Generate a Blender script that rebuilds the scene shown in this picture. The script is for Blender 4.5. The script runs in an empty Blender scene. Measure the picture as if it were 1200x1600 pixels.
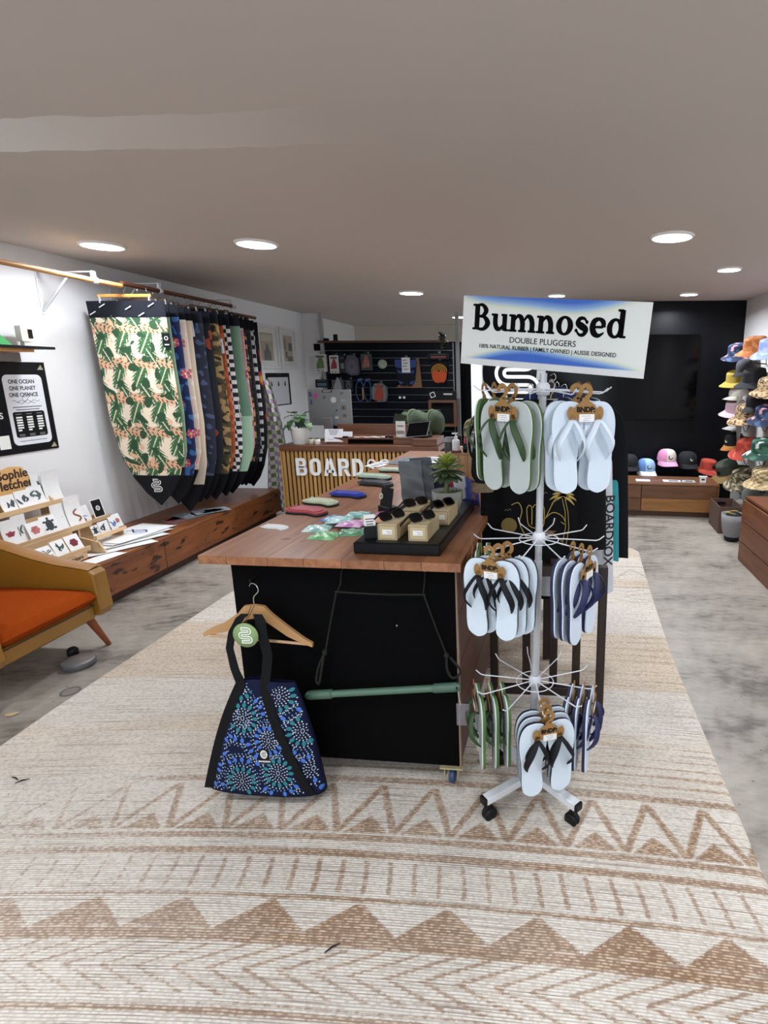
import bpy, math, random
import numpy as np
from mathutils import Matrix, Vector, Euler

# ------------------------------------------------------------------ camera, world, exposure
SC = bpy.context.scene
COL = SC.collection
cam_d = bpy.data.cameras.new('camera')
cam = bpy.data.objects.new('camera', cam_d)
COL.objects.link(cam)
SC.camera = cam
F, PX, PY, PITCH, YAW, EYE = 848.2, 805.8, 771.0, 0.21828, -0.0669, 1.5     # a cropped wide photograph: principal point off centre
cam_d.sensor_fit = 'VERTICAL'
cam_d.sensor_height = 24.0
cam_d.lens = 24.0 * F / 1600.0
cam_d.shift_x = (600.0 - PX) / 1600.0
cam_d.shift_y = -(800.0 - PY) / 1600.0
cam_d.clip_start = 0.02
cam.location = (0, 0, EYE)
cam.rotation_euler = (math.pi / 2 - PITCH, 0, -YAW)
SC.view_settings.view_transform = 'Standard'
SC.view_settings.look = 'None'
SC.view_settings.gamma = 1.0
SC.view_settings.use_curve_mapping = False
SC.view_settings.exposure = 0.0
world = bpy.data.worlds.new('world')
SC.world = world
world.use_nodes = True
world.node_tree.nodes['Background'].inputs[0].default_value = (0.80, 0.91, 1.0, 1)
world.node_tree.nodes['Background'].inputs[1].default_value = 2.2        # overcast daylight, coming in through the open shopfront behind the viewer
LAMP = 14.0           # glow of the downlight lenses
BEAM = 18.5           # watts each downlight throws into the room

# ------------------------------------------------------------------ helpers
R = random.Random(7)
NR = np.random.RandomState(3)
rad = math.radians

def lin(h):
    h = h.lstrip('#')
    out = []
    for i in (0, 2, 4):
        c = int(h[i:i + 2], 16) / 255.0
        out.append(c / 12.92 if c <= 0.04045 else ((c + 0.055) / 1.055) ** 2.4)
    return out

MATS = {}
def nodes_of(m):
    m.use_nodes = True
    nt = m.node_tree
    return nt, nt.nodes, nt.links, nt.nodes['Principled BSDF']

def P(name, hexc, rough=0.55, metal=0.0, vary=0.08, scale=30.0, bump=0.0, bscale=None, coat=0.0, trans=0.0, alpha=1.0, sheen=0.0, spec=None):
    """plain procedural material: a base colour broken up by noise, optional fine relief"""
    if name in MATS: return MATS[name]
    m = bpy.data.materials.new(name); MATS[name] = m
    nt, N, L, b = nodes_of(m)
    c = lin(hexc)
    b.inputs['Roughness'].default_value = rough
    b.inputs['Metallic'].default_value = metal
    b.inputs['Specular IOR Level'].default_value = spec if spec is not None else (0.5 if max(c) > 0.03 else 0.22)
    b.inputs['Coat Weight'].default_value = coat
    b.inputs['Transmission Weight'].default_value = trans
    b.inputs['Alpha'].default_value = alpha
    b.inputs['Sheen Weight'].default_value = sheen
    tc = N.new('ShaderNodeTexCoord')
    nz = N.new('ShaderNodeTexNoise'); nz.inputs['Scale'].default_value = scale; nz.inputs['Detail'].default_value = 4
    L.new(tc.outputs['Object'], nz.inputs['Vector'])
    mx = N.new('ShaderNodeMix'); mx.data_type = 'RGBA'
    mx.inputs[6].default_value = (*[v * (1 - vary) for v in c], 1)
    mx.inputs[7].default_value = (*[min(1, v * (1 + vary)) for v in c], 1)
    L.new(nz.outputs['Fac'], mx.inputs[0]); L.new(mx.outputs[2], b.inputs['Base Color'])
    if bump:
        n2 = N.new('ShaderNodeTexNoise'); n2.inputs['Scale'].default_value = bscale or scale * 4; n2.inputs['Detail'].default_value = 3
        L.new(tc.outputs['Object'], n2.inputs['Vector'])
        bp = N.new('ShaderNodeBump'); bp.inputs['Strength'].default_value = bump; bp.inputs['Distance'].default_value = 0.004
        L.new(n2.outputs['Fac'], bp.inputs['Height']); L.new(bp.outputs[0], b.inputs['Normal'])
    return m

def WOOD(name, dark, light, axis='Y', scale=3.0, rough=0.4, stretch=14.0, spread=0.35, knots=None):
    """wood grain running along one object axis, each piece with its own tone"""
    if name in MATS: return MATS[name]
    m = bpy.data.materials.new(name); MATS[name] = m
    nt, N, L, b = nodes_of(m)
    b.inputs['Roughness'].default_value = rough
    tc = N.new('ShaderNodeTexCoord'); oi = N.new('ShaderNodeObjectInfo')
    mp = N.new('ShaderNodeMapping')
    s = [stretch, stretch, stretch]; s['XYZ'.index(axis)] = 1.0
    mp.inputs['Scale'].default_value = s
    L.new(tc.outputs['Object'], mp.inputs['Vector'])
    ad = N.new('ShaderNodeVectorMath'); ad.operation = 'ADD'
    ml = N.new('ShaderNodeMath'); ml.operation = 'MULTIPLY'; ml.inputs[1].default_value = 37.0
    L.new(oi.outputs['Random'], ml.inputs[0]); L.new(mp.outputs[0], ad.inputs[0]); L.new(ml.outputs[0], ad.inputs[1])
    nz = N.new('ShaderNodeTexNoise'); nz.inputs['Scale'].default_value = scale; nz.inputs['Detail'].default_value = 6
    nz.inputs['Distortion'].default_value = 0.6
    L.new(ad.outputs[0], nz.inputs['Vector'])
    cr = N.new('ShaderNodeValToRGB')
    cr.color_ramp.elements[0].position = 0.5 - spread / 2; cr.color_ramp.elements[0].color = (*lin(dark), 1)
    cr.color_ramp.elements[1].position = 0.5 + spread / 2; cr.color_ramp.elements[1].color = (*lin(light), 1)
    L.new(nz.outputs['Fac'], cr.inputs[0])
    hv = N.new('ShaderNodeHueSaturation')
    mr = N.new('ShaderNodeMapRange'); mr.inputs[3].default_value = 0.82; mr.inputs[4].default_value = 1.15
    L.new(oi.outputs['Random'], mr.inputs[0]); L.new(mr.outputs[0], hv.inputs['Value'])
    L.new(cr.outputs[0], hv.inputs['Color'])
    out = hv.outputs[0]
    if knots:
        mp2 = N.new('ShaderNodeMapping'); s2 = [9.0, 9.0, 9.0]; s2['XYZ'.index(axis)] = 3.0
        mp2.inputs['Scale'].default_value = s2
        L.new(tc.outputs['Object'], mp2.inputs['Vector'])
        k = N.new('ShaderNodeTexNoise'); k.inputs['Scale'].default_value = 2.2; k.inputs['Detail'].default_value = 5
        L.new(mp2.outputs[0], k.inputs['Vector'])
        kr = N.new('ShaderNodeValToRGB')
        kr.color_ramp.elements[0].position = 0.575; kr.color_ramp.elements[0].color = (0, 0, 0, 1)
        kr.color_ramp.elements[1].position = 0.64; kr.color_ramp.elements[1].color = (1, 1, 1, 1)
        L.new(k.outputs['Fac'], kr.inputs[0])
        mx = N.new('ShaderNodeMix'); mx.data_type = 'RGBA'
        L.new(kr.outputs[0], mx.inputs[0]); L.new(out, mx.inputs[6]); mx.inputs[7].default_value = (*lin(knots), 1)
        out = mx.outputs[2]
    L.new(out, b.inputs['Base Color'])
    bp = N.new('ShaderNodeBump'); bp.inputs['Strength'].default_value = 0.15; bp.inputs['Distance'].default_value = 0.002
    L.new(nz.outputs['Fac'], bp.inputs['Height']); L.new(bp.outputs[0], b.inputs['Normal'])
    return m

def ATTR(name='printed_cloth', rough=0.8, bump=0.15, bscale=400.0):
    """cloth or paper whose print is stored as the surface's own colour"""
    if name in MATS: return MATS[name]
    m = bpy.data.materials.new(name); MATS[name] = m
    nt, N, L, b = nodes_of(m)
    b.inputs['Roughness'].default_value = rough
    a = N.new('ShaderNodeAttribute'); a.attribute_name = 'Col'
    L.new(a.outputs['Color'], b.inputs['Base Color'])
    tc = N.new('ShaderNodeTexCoord'); nz = N.new('ShaderNodeTexNoise'); nz.inputs['Scale'].default_value = bscale
    L.new(tc.outputs['Object'], nz.inputs['Vector'])
    bp = N.new('ShaderNodeBump'); bp.inputs['Strength'].default_value = bump; bp.inputs['Distance'].default_value = 0.002
    L.new(nz.outputs['Fac'], bp.inputs['Height']); L.new(bp.outputs[0], b.inputs['Normal'])
    return m

def EMIT(name, hexc, strength):
    if name in MATS: return MATS[name]
    m = bpy.data.materials.new(name); MATS[name] = m
    nt, N, L, b = nodes_of(m)
    b.inputs['Base Color'].default_value = (*lin(hexc), 1)
    b.inputs['Emission Color'].default_value = (*lin(hexc), 1)
    b.inputs['Emission Strength'].default_value = strength
    return m

class MB:
    """collects shapes into ONE mesh"""
    def __init__(s): s.v = []; s.f = []; s.m = []; s.sm = []
    def add(s, vs, fs, mi=0, smooth=False, M=None):
        o = len(s.v)
        if M is not None: vs = [tuple(M @ Vector(p)) for p in vs]
        s.v += [tuple(p) for p in vs]
        for f in fs:
            s.f.append([i + o for i in f]); s.m.append(mi); s.sm.append(smooth)
        return s
    def box(s, c, d, M=None, mi=0, bev=0.0):
        x, y, z = d[0] / 2, d[1] / 2, d[2] / 2
        if bev <= 0:
            vs = [(c[0] + a * x, c[1] + b_ * y, c[2] + e * z) for e in (-1, 1) for b_ in (-1, 1) for a in (-1, 1)]
            fs = [(0, 2, 3, 1), (4, 5, 7, 6), (0, 1, 5, 4), (2, 6, 7, 3), (0, 4, 6, 2), (1, 3, 7, 5)]
            return s.add(vs, fs, mi, False, M)
        b = min(bev, x, y, z) 
        poly = [(-x, -y + b), (-x + b, -y), (x - b, -y), (x, -y + b), (x, y - b), (x - b, y), (-x + b, y), (-x, y - b)]
        inn = [(-x + b, -y + b), (-x + b, -y + b), (x - b, -y + b), (x - b, -y + b), (x - b, y - b), (x - b, y - b), (-x + b, y - b), (-x + b, y - b)]
        inn = [(-x + b, -y + b * 1.6), (-x + b * 1.6, -y + b), (x - b * 1.6, -y + b), (x - b, -y + b * 1.6), (x - b, y - b * 1.6), (x - b * 1.6, y - b), (-x + b * 1.6, y - b), (-x + b, y - b * 1.6)]
        rows = [(inn, -z), (poly, -z + b), (poly, z - b), (inn, z)]
        vs = [(c[0] + p[0], c[1] + p[1], c[2] + zz) for pl, zz in rows for p in pl]
        fs = [tuple(range(7, -1, -1)), tuple(range(24, 32))]
        for r in range(3):
            for i in range(8):
                fs.append((r * 8 + i, r * 8 + (i + 1) % 8, r * 8 + 8 + (i + 1) % 8, r * 8 + 8 + i))
        return s.add(vs, fs, mi, False, M)
    def prism(s, poly, z0, z1, M=None, mi=0, smooth=False, side_mi=None):
        n = len(poly)
        ar = sum(poly[i][0] * poly[(i + 1) % n][1] - poly[(i + 1) % n][0] * poly[i][1] for i in range(n))
        if ar < 0: poly = poly[::-1]
        vs = [(p[0], p[1], z0) for p in poly] + [(p[0], p[1], z1) for p in poly]
        s.add(vs, [tuple(range(n - 1, -1, -1)), tuple(range(n, 2 * n))], mi, False, M)
        return s.add(vs, [(i, (i + 1) % n, n + (i + 1) % n, n + i) for i in range(n)], mi if side_mi is None else side_mi, smooth, M)
    def tube(s, pts, r, n=8, mi=0, closed=False, M=None, flat=None):
        pts = [Vector(p) for p in pts]; k = len(pts)
        rr = r if isinstance(r, (list, tuple)) else [r] * k
        vs = []; up = None
        for i, p in enumerate(pts):
            a = pts[(i - 1) % k] if (closed or i > 0) else p
            b = pts[(i + 1) % k] if (closed or i < k - 1) else p
            t = (b - a)
            t = t.normalized() if t.length > 1e-9 else Vector((0, 0, 1))
            if up is None:
                up = Vector((0, 0, 1)) if abs(t.z) < 0.9 else Vector((0, 1, 0))
            e = t.cross(up)
            if e.length < 1e-6: e = t.cross(Vector((1, 0, 0)))
            e.normalize(); g = e.cross(t).normalized(); up = g
            for j in range(n):
                a_ = 2 * math.pi * j / n
                fx, fy = (1, 1) if flat is None else flat
                vs.append(p + e * (math.cos(a_) * rr[i] * fx) + g * (math.sin(a_) * rr[i] * fy))
        fs = []
        for i in range(k if closed else k - 1):
            for j in range(n):
                i2 = (i + 1) % k
                fs.append((i * n + j, i2 * n + j, i2 * n + (j + 1) % n, i * n + (j + 1) % n))
        s.add(vs, fs, mi, n > 4, M)
        if not closed:
            s.add(vs, [tuple(range(n)), tuple(range(k * n - 1, (k - 1) * n - 1, -1))], mi, False, M)
        return s
    def lathe(s, prof, n=20, M=None, mi=0, caps=True, sx=1.0, sy=1.0):
        k = len(prof)
        vs = [(r * sx * math.cos(2 * math.pi * j / n), r * sy * math.sin(2 * math.pi * j / n), z) for r, z in prof for j in range(n)]
        fs = [(i * n + j, i * n + (j + 1) % n, (i + 1) * n + (j + 1) % n, (i + 1) * n + j) for i in range(k - 1) for j in range(n)]
        s.add(vs, fs, mi, True, M)
        if caps:
            s.add(vs, [tuple(range(n - 1, -1, -1)), tuple(range((k - 1) * n, k * n))], mi, False, M)
        return s
    def grid(s, fn, nu, nv, mi=0, wrap=False, M=None, smooth=True):
        vs = [fn(i / (nu if wrap else nu - 1), j / (nv - 1)) for j in range(nv) for i in range(nu)]
        fs = []
        for j in range(nv - 1):
            for i in range(nu if wrap else nu - 1):
                i2 = (i + 1) % nu
                fs.append((j * nu + i, j * nu + i2, (j + 1) * nu + i2, (j + 1) * nu + i))
        return s.add(vs, fs, mi, smooth, M)
    def ball(s, c, r, nu=14, nv=9, mi=0, M=None):
        r = (r, r, r) if not isinstance(r, (tuple, list)) else r
        def fn(u, v):
            a = 2 * math.pi * u; b = math.pi * (v * 0.998 + 0.001)
            return (c[0] + r[0] * math.cos(a) * math.sin(b), c[1] + r[1] * math.sin(a) * math.sin(b), c[2] - r[2] * math.cos(b))
        return s.grid(fn, nu, nv, mi, True, M)
    def mesh(s, name, mats):
        me = bpy.data.meshes.new(name)
        me.from_pydata(s.v, [], s.f)
        me.polygons.foreach_set('material_index', s.m)
        me.polygons.foreach_set('use_smooth', s.sm)
        for m in (mats if isinstance(mats, (list, tuple)) else [mats]): me.materials.append(m)
        me.update()
        return me
    def build(s, name, mats, parent=None, M=None):
        return link(name, s.mesh(name, mats), parent, M)

def link(name, data, parent=None, M=None):
    o = bpy.data.objects.new(name, data); COL.objects.link(o)
    if parent is not None: o.parent = parent
    if M is not None: o.matrix_local = M
    return o

def T(x=0, y=0, z=0, rx=0, ry=0, rz=0, s=1.0):
    return Matrix.Translation((x, y, z)) @ Euler((rad(rx), rad(ry), rad(rz)), 'XYZ').to_matrix().to_4x4() @ Matrix.Scale(s, 4)

def tag(o, label=None, cat=None, group=None, kind=None):
    if label: o['label'] = label
    if cat: o['category'] = cat
    if group: o['group'] = group
    if kind: o['kind'] = kind
    return o

def thing(name, label, cat, M=None, group=None):
    o = bpy.data.objects.new(name, None); COL.objects.link(o)
    o.empty_display_size = 0.05
    if M is not None: o.matrix_local = M
    return tag(o, label, cat, group)

def copy_tree(o, M=None, label=None, parent=None):
    c = o.copy(); COL.objects.link(c)
    if parent is not None: c.parent = parent
    if M is not None: c.matrix_local = M
    if label: c['label'] = label
    for ch in list(o.children): copy_tree(ch, parent=c)
    return c

def struct(name, mb, mats, M=None, label=None):
    return tag(mb.build(name, mats, None, M), label, None, None, 'structure')

def paint(o, fn):
    """store the print of a surface as a colour attribute; fn takes the vertex array (n,3), returns linear rgb (n,3)"""
    me = o.data; n = len(me.vertices)
    co = np.empty(n * 3, np.float32); me.vertices.foreach_get('co', co); co = co.reshape(n, 3)
    rgb = np.clip(fn(co), 0, 1)
    a = me.color_attributes.new('Col', 'FLOAT_COLOR', 'POINT')
    buf = np.ones((n, 4), np.float32); buf[:, :3] = rgb
    a.data.foreach_set('color', buf.ravel())
    return o

def text(body, size, mat, parent, M, bold=0.0, depth=0.0006, align='CENTER', name='lettering', xs=1.0, spacing=1.0):
    cu = bpy.data.curves.new('lettering', 'FONT')
    cu.body = body; cu.size = size; cu.align_x = align; cu.align_y = 'CENTER'; cu.offset = bold; cu.extrude = depth
    cu.resolution_u = 4; cu.space_character = spacing
    tmp = bpy.data.objects.new('tmp', cu); COL.objects.link(tmp)
    dg = bpy.context.evaluated_depsgraph_get()
    me = bpy.data.meshes.new_from_object(tmp.evaluated_get(dg))
    bpy.data.objects.remove(tmp); bpy.data.curves.remove(cu)
    me.materials.clear(); me.materials.append(mat); me.name = name
    if xs != 1.0: me.transform(Matrix.Diagonal((xs, 1, 1, 1)))
    return link(name, me, parent, M)

def ell(a, b, n=24, cx=0, cy=0, a0=0, a1=360):
    return [(cx + a * math.cos(rad(a0 + (a1 - a0) * i / n)), cy + b * math.sin(rad(a0 + (a1 - a0) * i / n))) for i in range(n if a1 - a0 == 360 else n + 1)]

def rrect(w, h, r, n=5, cx=0, cy=0):
    pts = []
    for sx, sy, a in ((1, 1, 0), (-1, 1, 90), (-1, -1, 180), (1, -1, 270)):
        for i in range(n + 1):
            t = rad(a + 90 * i / n)
            pts.append((cx + sx * (w / 2 - r) + r * math.cos(t), cy + sy * (h / 2 - r) + r * math.sin(t)))
    return pts

def spline(pts, n=8):
    """Catmull-Rom through points"""
    p = [Vector(q) for q in pts]; out = []
    for i in range(len(p) - 1):
        a, b, c, d = p[max(i - 1, 0)], p[i], p[i + 1], p[min(i + 2, len(p) - 1)]
        for k in range(n):
            t = k / n
            out.append(0.5 * ((2 * b) + (c - a) * t + (2 * a - 5 * b + 4 * c - d) * t * t + (3 * b - a - 3 * c + d) * t ** 3))
    out.append(p[-1]); return out

def ring(a_out, b_out, a_in, b_in, n=28, cx=0, cy=0, ix=0, iy=0):
    """flat ring between two ellipses, as quads (outer, inner)"""
    o = ell(a_out, b_out, n, cx, cy); i_ = ell(a_in, b_in, n, cx + ix, cy + iy)
    return o, i_

def add_ring(mb, o, i_, z0, z1, M=None, mi=0):
    n = len(o)
    vs = [(p[0], p[1], z1) for p in o] + [(p[0], p[1], z1) for p in i_] + [(p[0], p[1], z0) for p in o] + [(p[0], p[1], z0) for p in i_]
    fs = []
    for k in range(n):
        q = (k + 1) % n
        fs += [(k, q, n + q, n + k), (k, 2 * n + k, 2 * n + q, q), (n + k, n + q, 3 * n + q, 3 * n + k), (2 * n + k, 3 * n + k, 3 * n + q, 2 * n + q)]
    mb.add(vs, fs, mi, False, M)

def ribbon2d(mb, pts, w, z0, z1, M=None, mi=0):
    """flat stroke along a 2-D path, for printed lines and logos"""
    p = [Vector((q[0], q[1])) for q in pts]; k = len(p); L_, R_ = [], []
    ww = w if isinstance(w, (list, tuple)) else [w] * k
    for i in range(k):
        t = (p[min(i + 1, k - 1)] - p[max(i - 1, 0)])
        t = t.normalized() if t.length > 1e-9 else Vector((1, 0))
        nrm = Vector((-t.y, t.x)) * ww[i] / 2
        L_.append(p[i] + nrm); R_.append(p[i] - nrm)
    vs = [(q.x, q.y, z1) for q in L_] + [(q.x, q.y, z1) for q in R_] + [(q.x, q.y, z0) for q in L_] + [(q.x, q.y, z0) for q in R_]
    fs = []
    for i in range(k - 1):
        fs += [(i, k + i, k + i + 1, i + 1), (i, i + 1, 2 * k + i + 1, 2 * k + i), (k + i, 3 * k + i, 3 * k + i + 1, k + i + 1)]
    mb.add(vs, fs, mi, False, M)

def logo_path(s=1.0):
    """the looping mark of the board covers: a ribbon folded right, left, right"""
    pts = [(-0.30, 0.50), (0.16, 0.50)]
    pts += [(0.16 + 0.17 * math.cos(rad(a)), 0.33 + 0.17 * math.sin(rad(a))) for a in range(75, -91, -15)]
    pts += [(-0.2, 0.16)]
    pts += [(-0.22 + 0.165 * math.cos(rad(a)), -0.005 + 0.165 * math.sin(rad(a))) for a in range(105, 271, 15)]
    pts += [(0.20, -0.17)]
    pts += [(0.22 + 0.165 * math.cos(rad(a)), -0.335 + 0.165 * math.sin(rad(a))) for a in range(75, -91, -15)]
    pts += [(-0.30, -0.50)]
    return [(x * s, y * s) for x, y in pts]

def logo(parent, M, s, mat, w=0.25, bg=None, name='logo'):
    """white band with a darker core, so that it reads as a double outline"""
    mb = MB(); ribbon2d(mb, logo_path(s), 0.25 * s, 0, 0.0006)
    o = mb.build(name, mat, parent, M)
    core = [(x + (0.0), y) for x, y in logo_path(s)]
    core[0] = (core[0][0] + 0.07 * s, core[0][1]); core[-1] = (core[-1][0] + 0.07 * s, core[-1][1])
    mc = MB(); ribbon2d(mc, core, 0.10 * s, 0.0004, 0.0010)
    mc.build('logo_core', bg or P('black_ink', '0a0a0b', 0.6), o)
    return o

def noise2(x, y, s, seed=0.0):
    """smooth pseudo-random field from a few rotated sines"""
    v = 0
    for k, (a, b_, p) in enumerate(((1.0, 0.35, 0.3), (-0.6, 0.9, 1.7), (0.25, -1.1, 4.1), (1.3, 0.8, 2.2))):
        v = v + np.sin((x * a + y * b_) * s + p + seed * (k + 1.3) + 1.2 * np.sin((x * b_ - y * a) * s * 0.6 + seed))
    return v / 4.0
# ------------------------------------------------------------------ the room
CEIL = 2.3
XL, XR, YF, YB = -3.45, 2.17, -1.7, 9.6
YT = 6.6          # black television wall
YS = 7.56         # slatwall partition

def concrete():
    m = bpy.data.materials.new('polished_concrete'); MATS['polished_concrete'] = m
    nt, N, L, b = nodes_of(m)
    tc = N.new('ShaderNodeTexCoord')
    n1 = N.new('ShaderNodeTexNoise'); n1.inputs['Scale'].default_value = 1.6; n1.inputs['Detail'].default_value = 7; n1.inputs['Roughness'].default_value = 0.62
    n2 = N.new('ShaderNodeTexNoise'); n2.inputs['Scale'].default_value = 13; n2.inputs['Detail'].default_value = 6
    mp = N.new('ShaderNodeMapping'); mp.inputs['Scale'].default_value = (1.0, 1.9, 1)
    L.new(tc.outputs['Object'], mp.inputs['Vector']); L.new(mp.outputs[0], n1.inputs['Vector']); L.new(mp.outputs[0], n2.inputs['Vector'])
    ma = N.new('ShaderNodeMath'); ma.operation = 'MULTIPLY_ADD'; ma.inputs[1].default_value = 0.45
    L.new(n2.outputs['Fac'], ma.inputs[0]); L.new(n1.outputs['Fac'], ma.inputs[2])
    cr = N.new('ShaderNodeValToRGB'); e = cr.color_ramp.elements
    e[0].position = 0.52; e[0].color = (*lin('5d554d'), 1)
    e[1].position = 0.86; e[1].color = (*lin('a0988d'), 1)
    k = e.new(0.68); k.color = (*lin('8d857b'), 1)
    L.new(ma.outputs[0], cr.inputs[0])
    v = N.new('ShaderNodeTexNoise'); v.inputs['Scale'].default_value = 21; v.inputs['Detail'].default_value = 2
    L.new(mp.outputs[0], v.inputs['Vector'])
    sp = N.new('ShaderNodeValToRGB'); sp.color_ramp.elements[0].position = 0.70; sp.color_ramp.elements[1].position = 0.75
    L.new(v.outputs['Fac'], sp.inputs[0])
    mx = N.new('ShaderNodeMix'); mx.data_type = 'RGBA'; mx.inputs[7].default_value = (*lin('3f3a36'), 1)
    L.new(sp.outputs[0], mx.inputs[0]); L.new(cr.outputs[0], mx.inputs[6]); L.new(mx.outputs[2], b.inputs['Base Color'])
    b.inputs['Roughness'].default_value = 0.42
    bp = N.new('ShaderNodeBump'); bp.inputs['Strength'].default_value = 0.08
    L.new(n2.outputs['Fac'], bp.inputs['Height']); L.new(bp.outputs[0], b.inputs['Normal'])
    return m

def ceiling_mat():
    m = bpy.data.materials.new('ceiling_paint'); MATS['ceiling_paint'] = m
    nt, N, L, b = nodes_of(m)
    tc = N.new('ShaderNodeTexCoord'); sx = N.new('ShaderNodeSeparateXYZ')
    L.new(tc.outputs['Object'], sx.inputs[0])
    # a repainted strip of lighter paint, with a ragged end
    nz = N.new('ShaderNodeTexNoise'); nz.inputs['Scale'].default_value = 2.5; nz.inputs['Detail'].default_value = 5
    L.new(tc.outputs['Object'], nz.inputs['Vector'])
    def mth(op, a, bb=None):
        n = N.new('ShaderNodeMath'); n.operation = op
        for i, q in enumerate((a, bb)):
            if q is None: continue
            if isinstance(q, (int, float)): n.inputs[i].default_value = q
            else: L.new(q, n.inputs[i])
        return n.outputs[0]
    yy = mth('ADD', sx.outputs[1], mth('MULTIPLY', nz.outputs['Fac'], 0.14))
    dist = mth('ABSOLUTE', mth('SUBTRACT', yy, 2.06))
    band = mth('LESS_THAN', dist, 0.125)
    fade = N.new('ShaderNodeMapRange'); fade.inputs[1].default_value = -0.5; fade.inputs[2].default_value = -2.0
    fade.inputs[3].default_value = 0.0; fade.inputs[4].default_value = 1.0
    L.new(mth('ADD', sx.outputs[0], mth('MULTIPLY', nz.outputs['Fac'], 0.3)), fade.inputs[0])
    fac = mth('MULTIPLY', band, fade.outputs[0])
    mx = N.new('ShaderNodeMix'); mx.data_type = 'RGBA'
    mx.inputs[6].default_value = (*lin('c6bbb3'), 1); mx.inputs[7].default_value = (*lin('e6e1dc'), 1)
    L.new(fac, mx.inputs[0]); L.new(mx.outputs[2], b.inputs['Base Color'])
    rg = N.new('ShaderNodeMapRange'); rg.inputs[3].default_value = 0.75; rg.inputs[4].default_value = 0.4
    L.new(fac, rg.inputs[0]); L.new(rg.outputs[0], b.inputs['Roughness'])
    return m

M_wall = P('white_wall_paint', 'e6e5e6', 0.6, vary=0.03, scale=2.0, bump=0.12, bscale=160)
M_wallr = P('grey_white_wall_paint', 'dcdad8', 0.6, vary=0.03, scale=2.0, bump=0.1, bscale=160)
M_black = P('black_wall_paint', '05060c', 0.38, vary=0.1, scale=3.0, bump=0.05, bscale=120)
M_conc = concrete()
struct('floor', MB().box(((XL + XR) / 2, (YF + YB) / 2, -0.05), (XR - XL + 0.4, YB - YF + 0.4, 0.1)), M_conc, label='mottled grey concrete floor with dark stains')
struct('ceiling', MB().box(((XL + XR) / 2, (YF + YB) / 2, CEIL + 0.05), (XR - XL + 0.4, YB - YF + 0.4, 0.1)), ceiling_mat(), label='low off-white painted ceiling with a lighter repainted strip')
struct('wall_left', MB().box((XL - 0.05, (YF + YS) / 2, CEIL / 2), (0.1, YS - YF, CEIL)), M_wall, label='white textured wall behind the bench and hanging covers')
struct('wall_right', MB().box((XR + 0.05, (YF + YT) / 2, CEIL / 2), (0.1, YT - YF, CEIL)), M_wallr, label='white wall behind the hat pegs')
# the street side: an open shopfront between two piers and a lintel
struct('wall_front', MB().box(((XL - 2.3) / 2, YF - 0.05, CEIL / 2), (-2.3 - XL + 0.2, 0.1, CEIL)).box(((XR + 1.5) / 2, YF - 0.05, CEIL / 2), (XR - 1.5 + 0.2, 0.1, CEIL)).box((-0.4, YF - 0.05, 2.2), (3.9, 0.1, 0.2)), M_wall, label='wall around the open shopfront behind the viewer')
pd = bpy.data.lights.new('shopfront_portal', 'AREA'); pd.shape = 'RECTANGLE'; pd.size = 3.8; pd.size_y = 2.1
pd.cycles.is_portal = True
po = bpy.data.objects.new('shopfront_portal', pd); COL.objects.link(po); po.location = (-0.4, YF - 0.05, 1.05); po.rotation_euler = (rad(90), 0, 0)
struct('wall_back', MB().box(((XL + XR) / 2, YB + 0.05, CEIL / 2), (XR - XL + 0.4, 0.1, CEIL)), P('beige_wall_paint', 'dccfc2', 0.65, vary=0.03, scale=2.0), label='pale wall of the room beyond the slatwall')
struct('wall_television', MB().box(((-0.1 + XR) / 2, YT + 0.06, CEIL / 2), (XR + 0.1, 0.12, CEIL)), M_black, T(0, 0, 0), label='matt black wall behind the television')
struct('wall_side', MB().box((XL - 0.05, (YS + YB) / 2, CEIL / 2), (0.1, YB - YS, CEIL)), M_wallr)
struct('wall_nib', MB().box((-3.35, YS + 0.06, CEIL / 2), (0.3, 0.10, CEIL)), M_wall, label='narrow white wall end beside the slatwall')
struct('trim_1', MB().box((-3.17, YS - 0.02, CEIL / 2), (0.045, 0.05, CEIL)), P('grey_post_paint', 'a9a6a6', 0.5), label='slim grey post beside the slatwall left end')
struct('trim_2', MB().box((-1.32, YS + 0.12, CEIL / 2), (0.05, 0.05, CEIL)), P('grey_post_paint', 'a9a6a6', 0.5), label='slim grey post above the slatwall right end')
# white partition panel with the round logo, and the flat dark panel that fills the opening beside it
struct('wall_partition', MB().box((-0.53, YT + 0.06, 1.02), (0.90, 0.10, 2.04)), P('partition_white', 'eef0f4', 0.45, vary=0.02), label='white partition panel carrying a round black logo')
struct('wall_opening', MB().box((-1.2, YS + 0.5, 0.97), (0.66, 0.05, 1.94)), P('dark_opening_fill', '0a0b10', 0.8, bump=0.3, bscale=20), label='dark panel filling the opening right of the slatwall')

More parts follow.
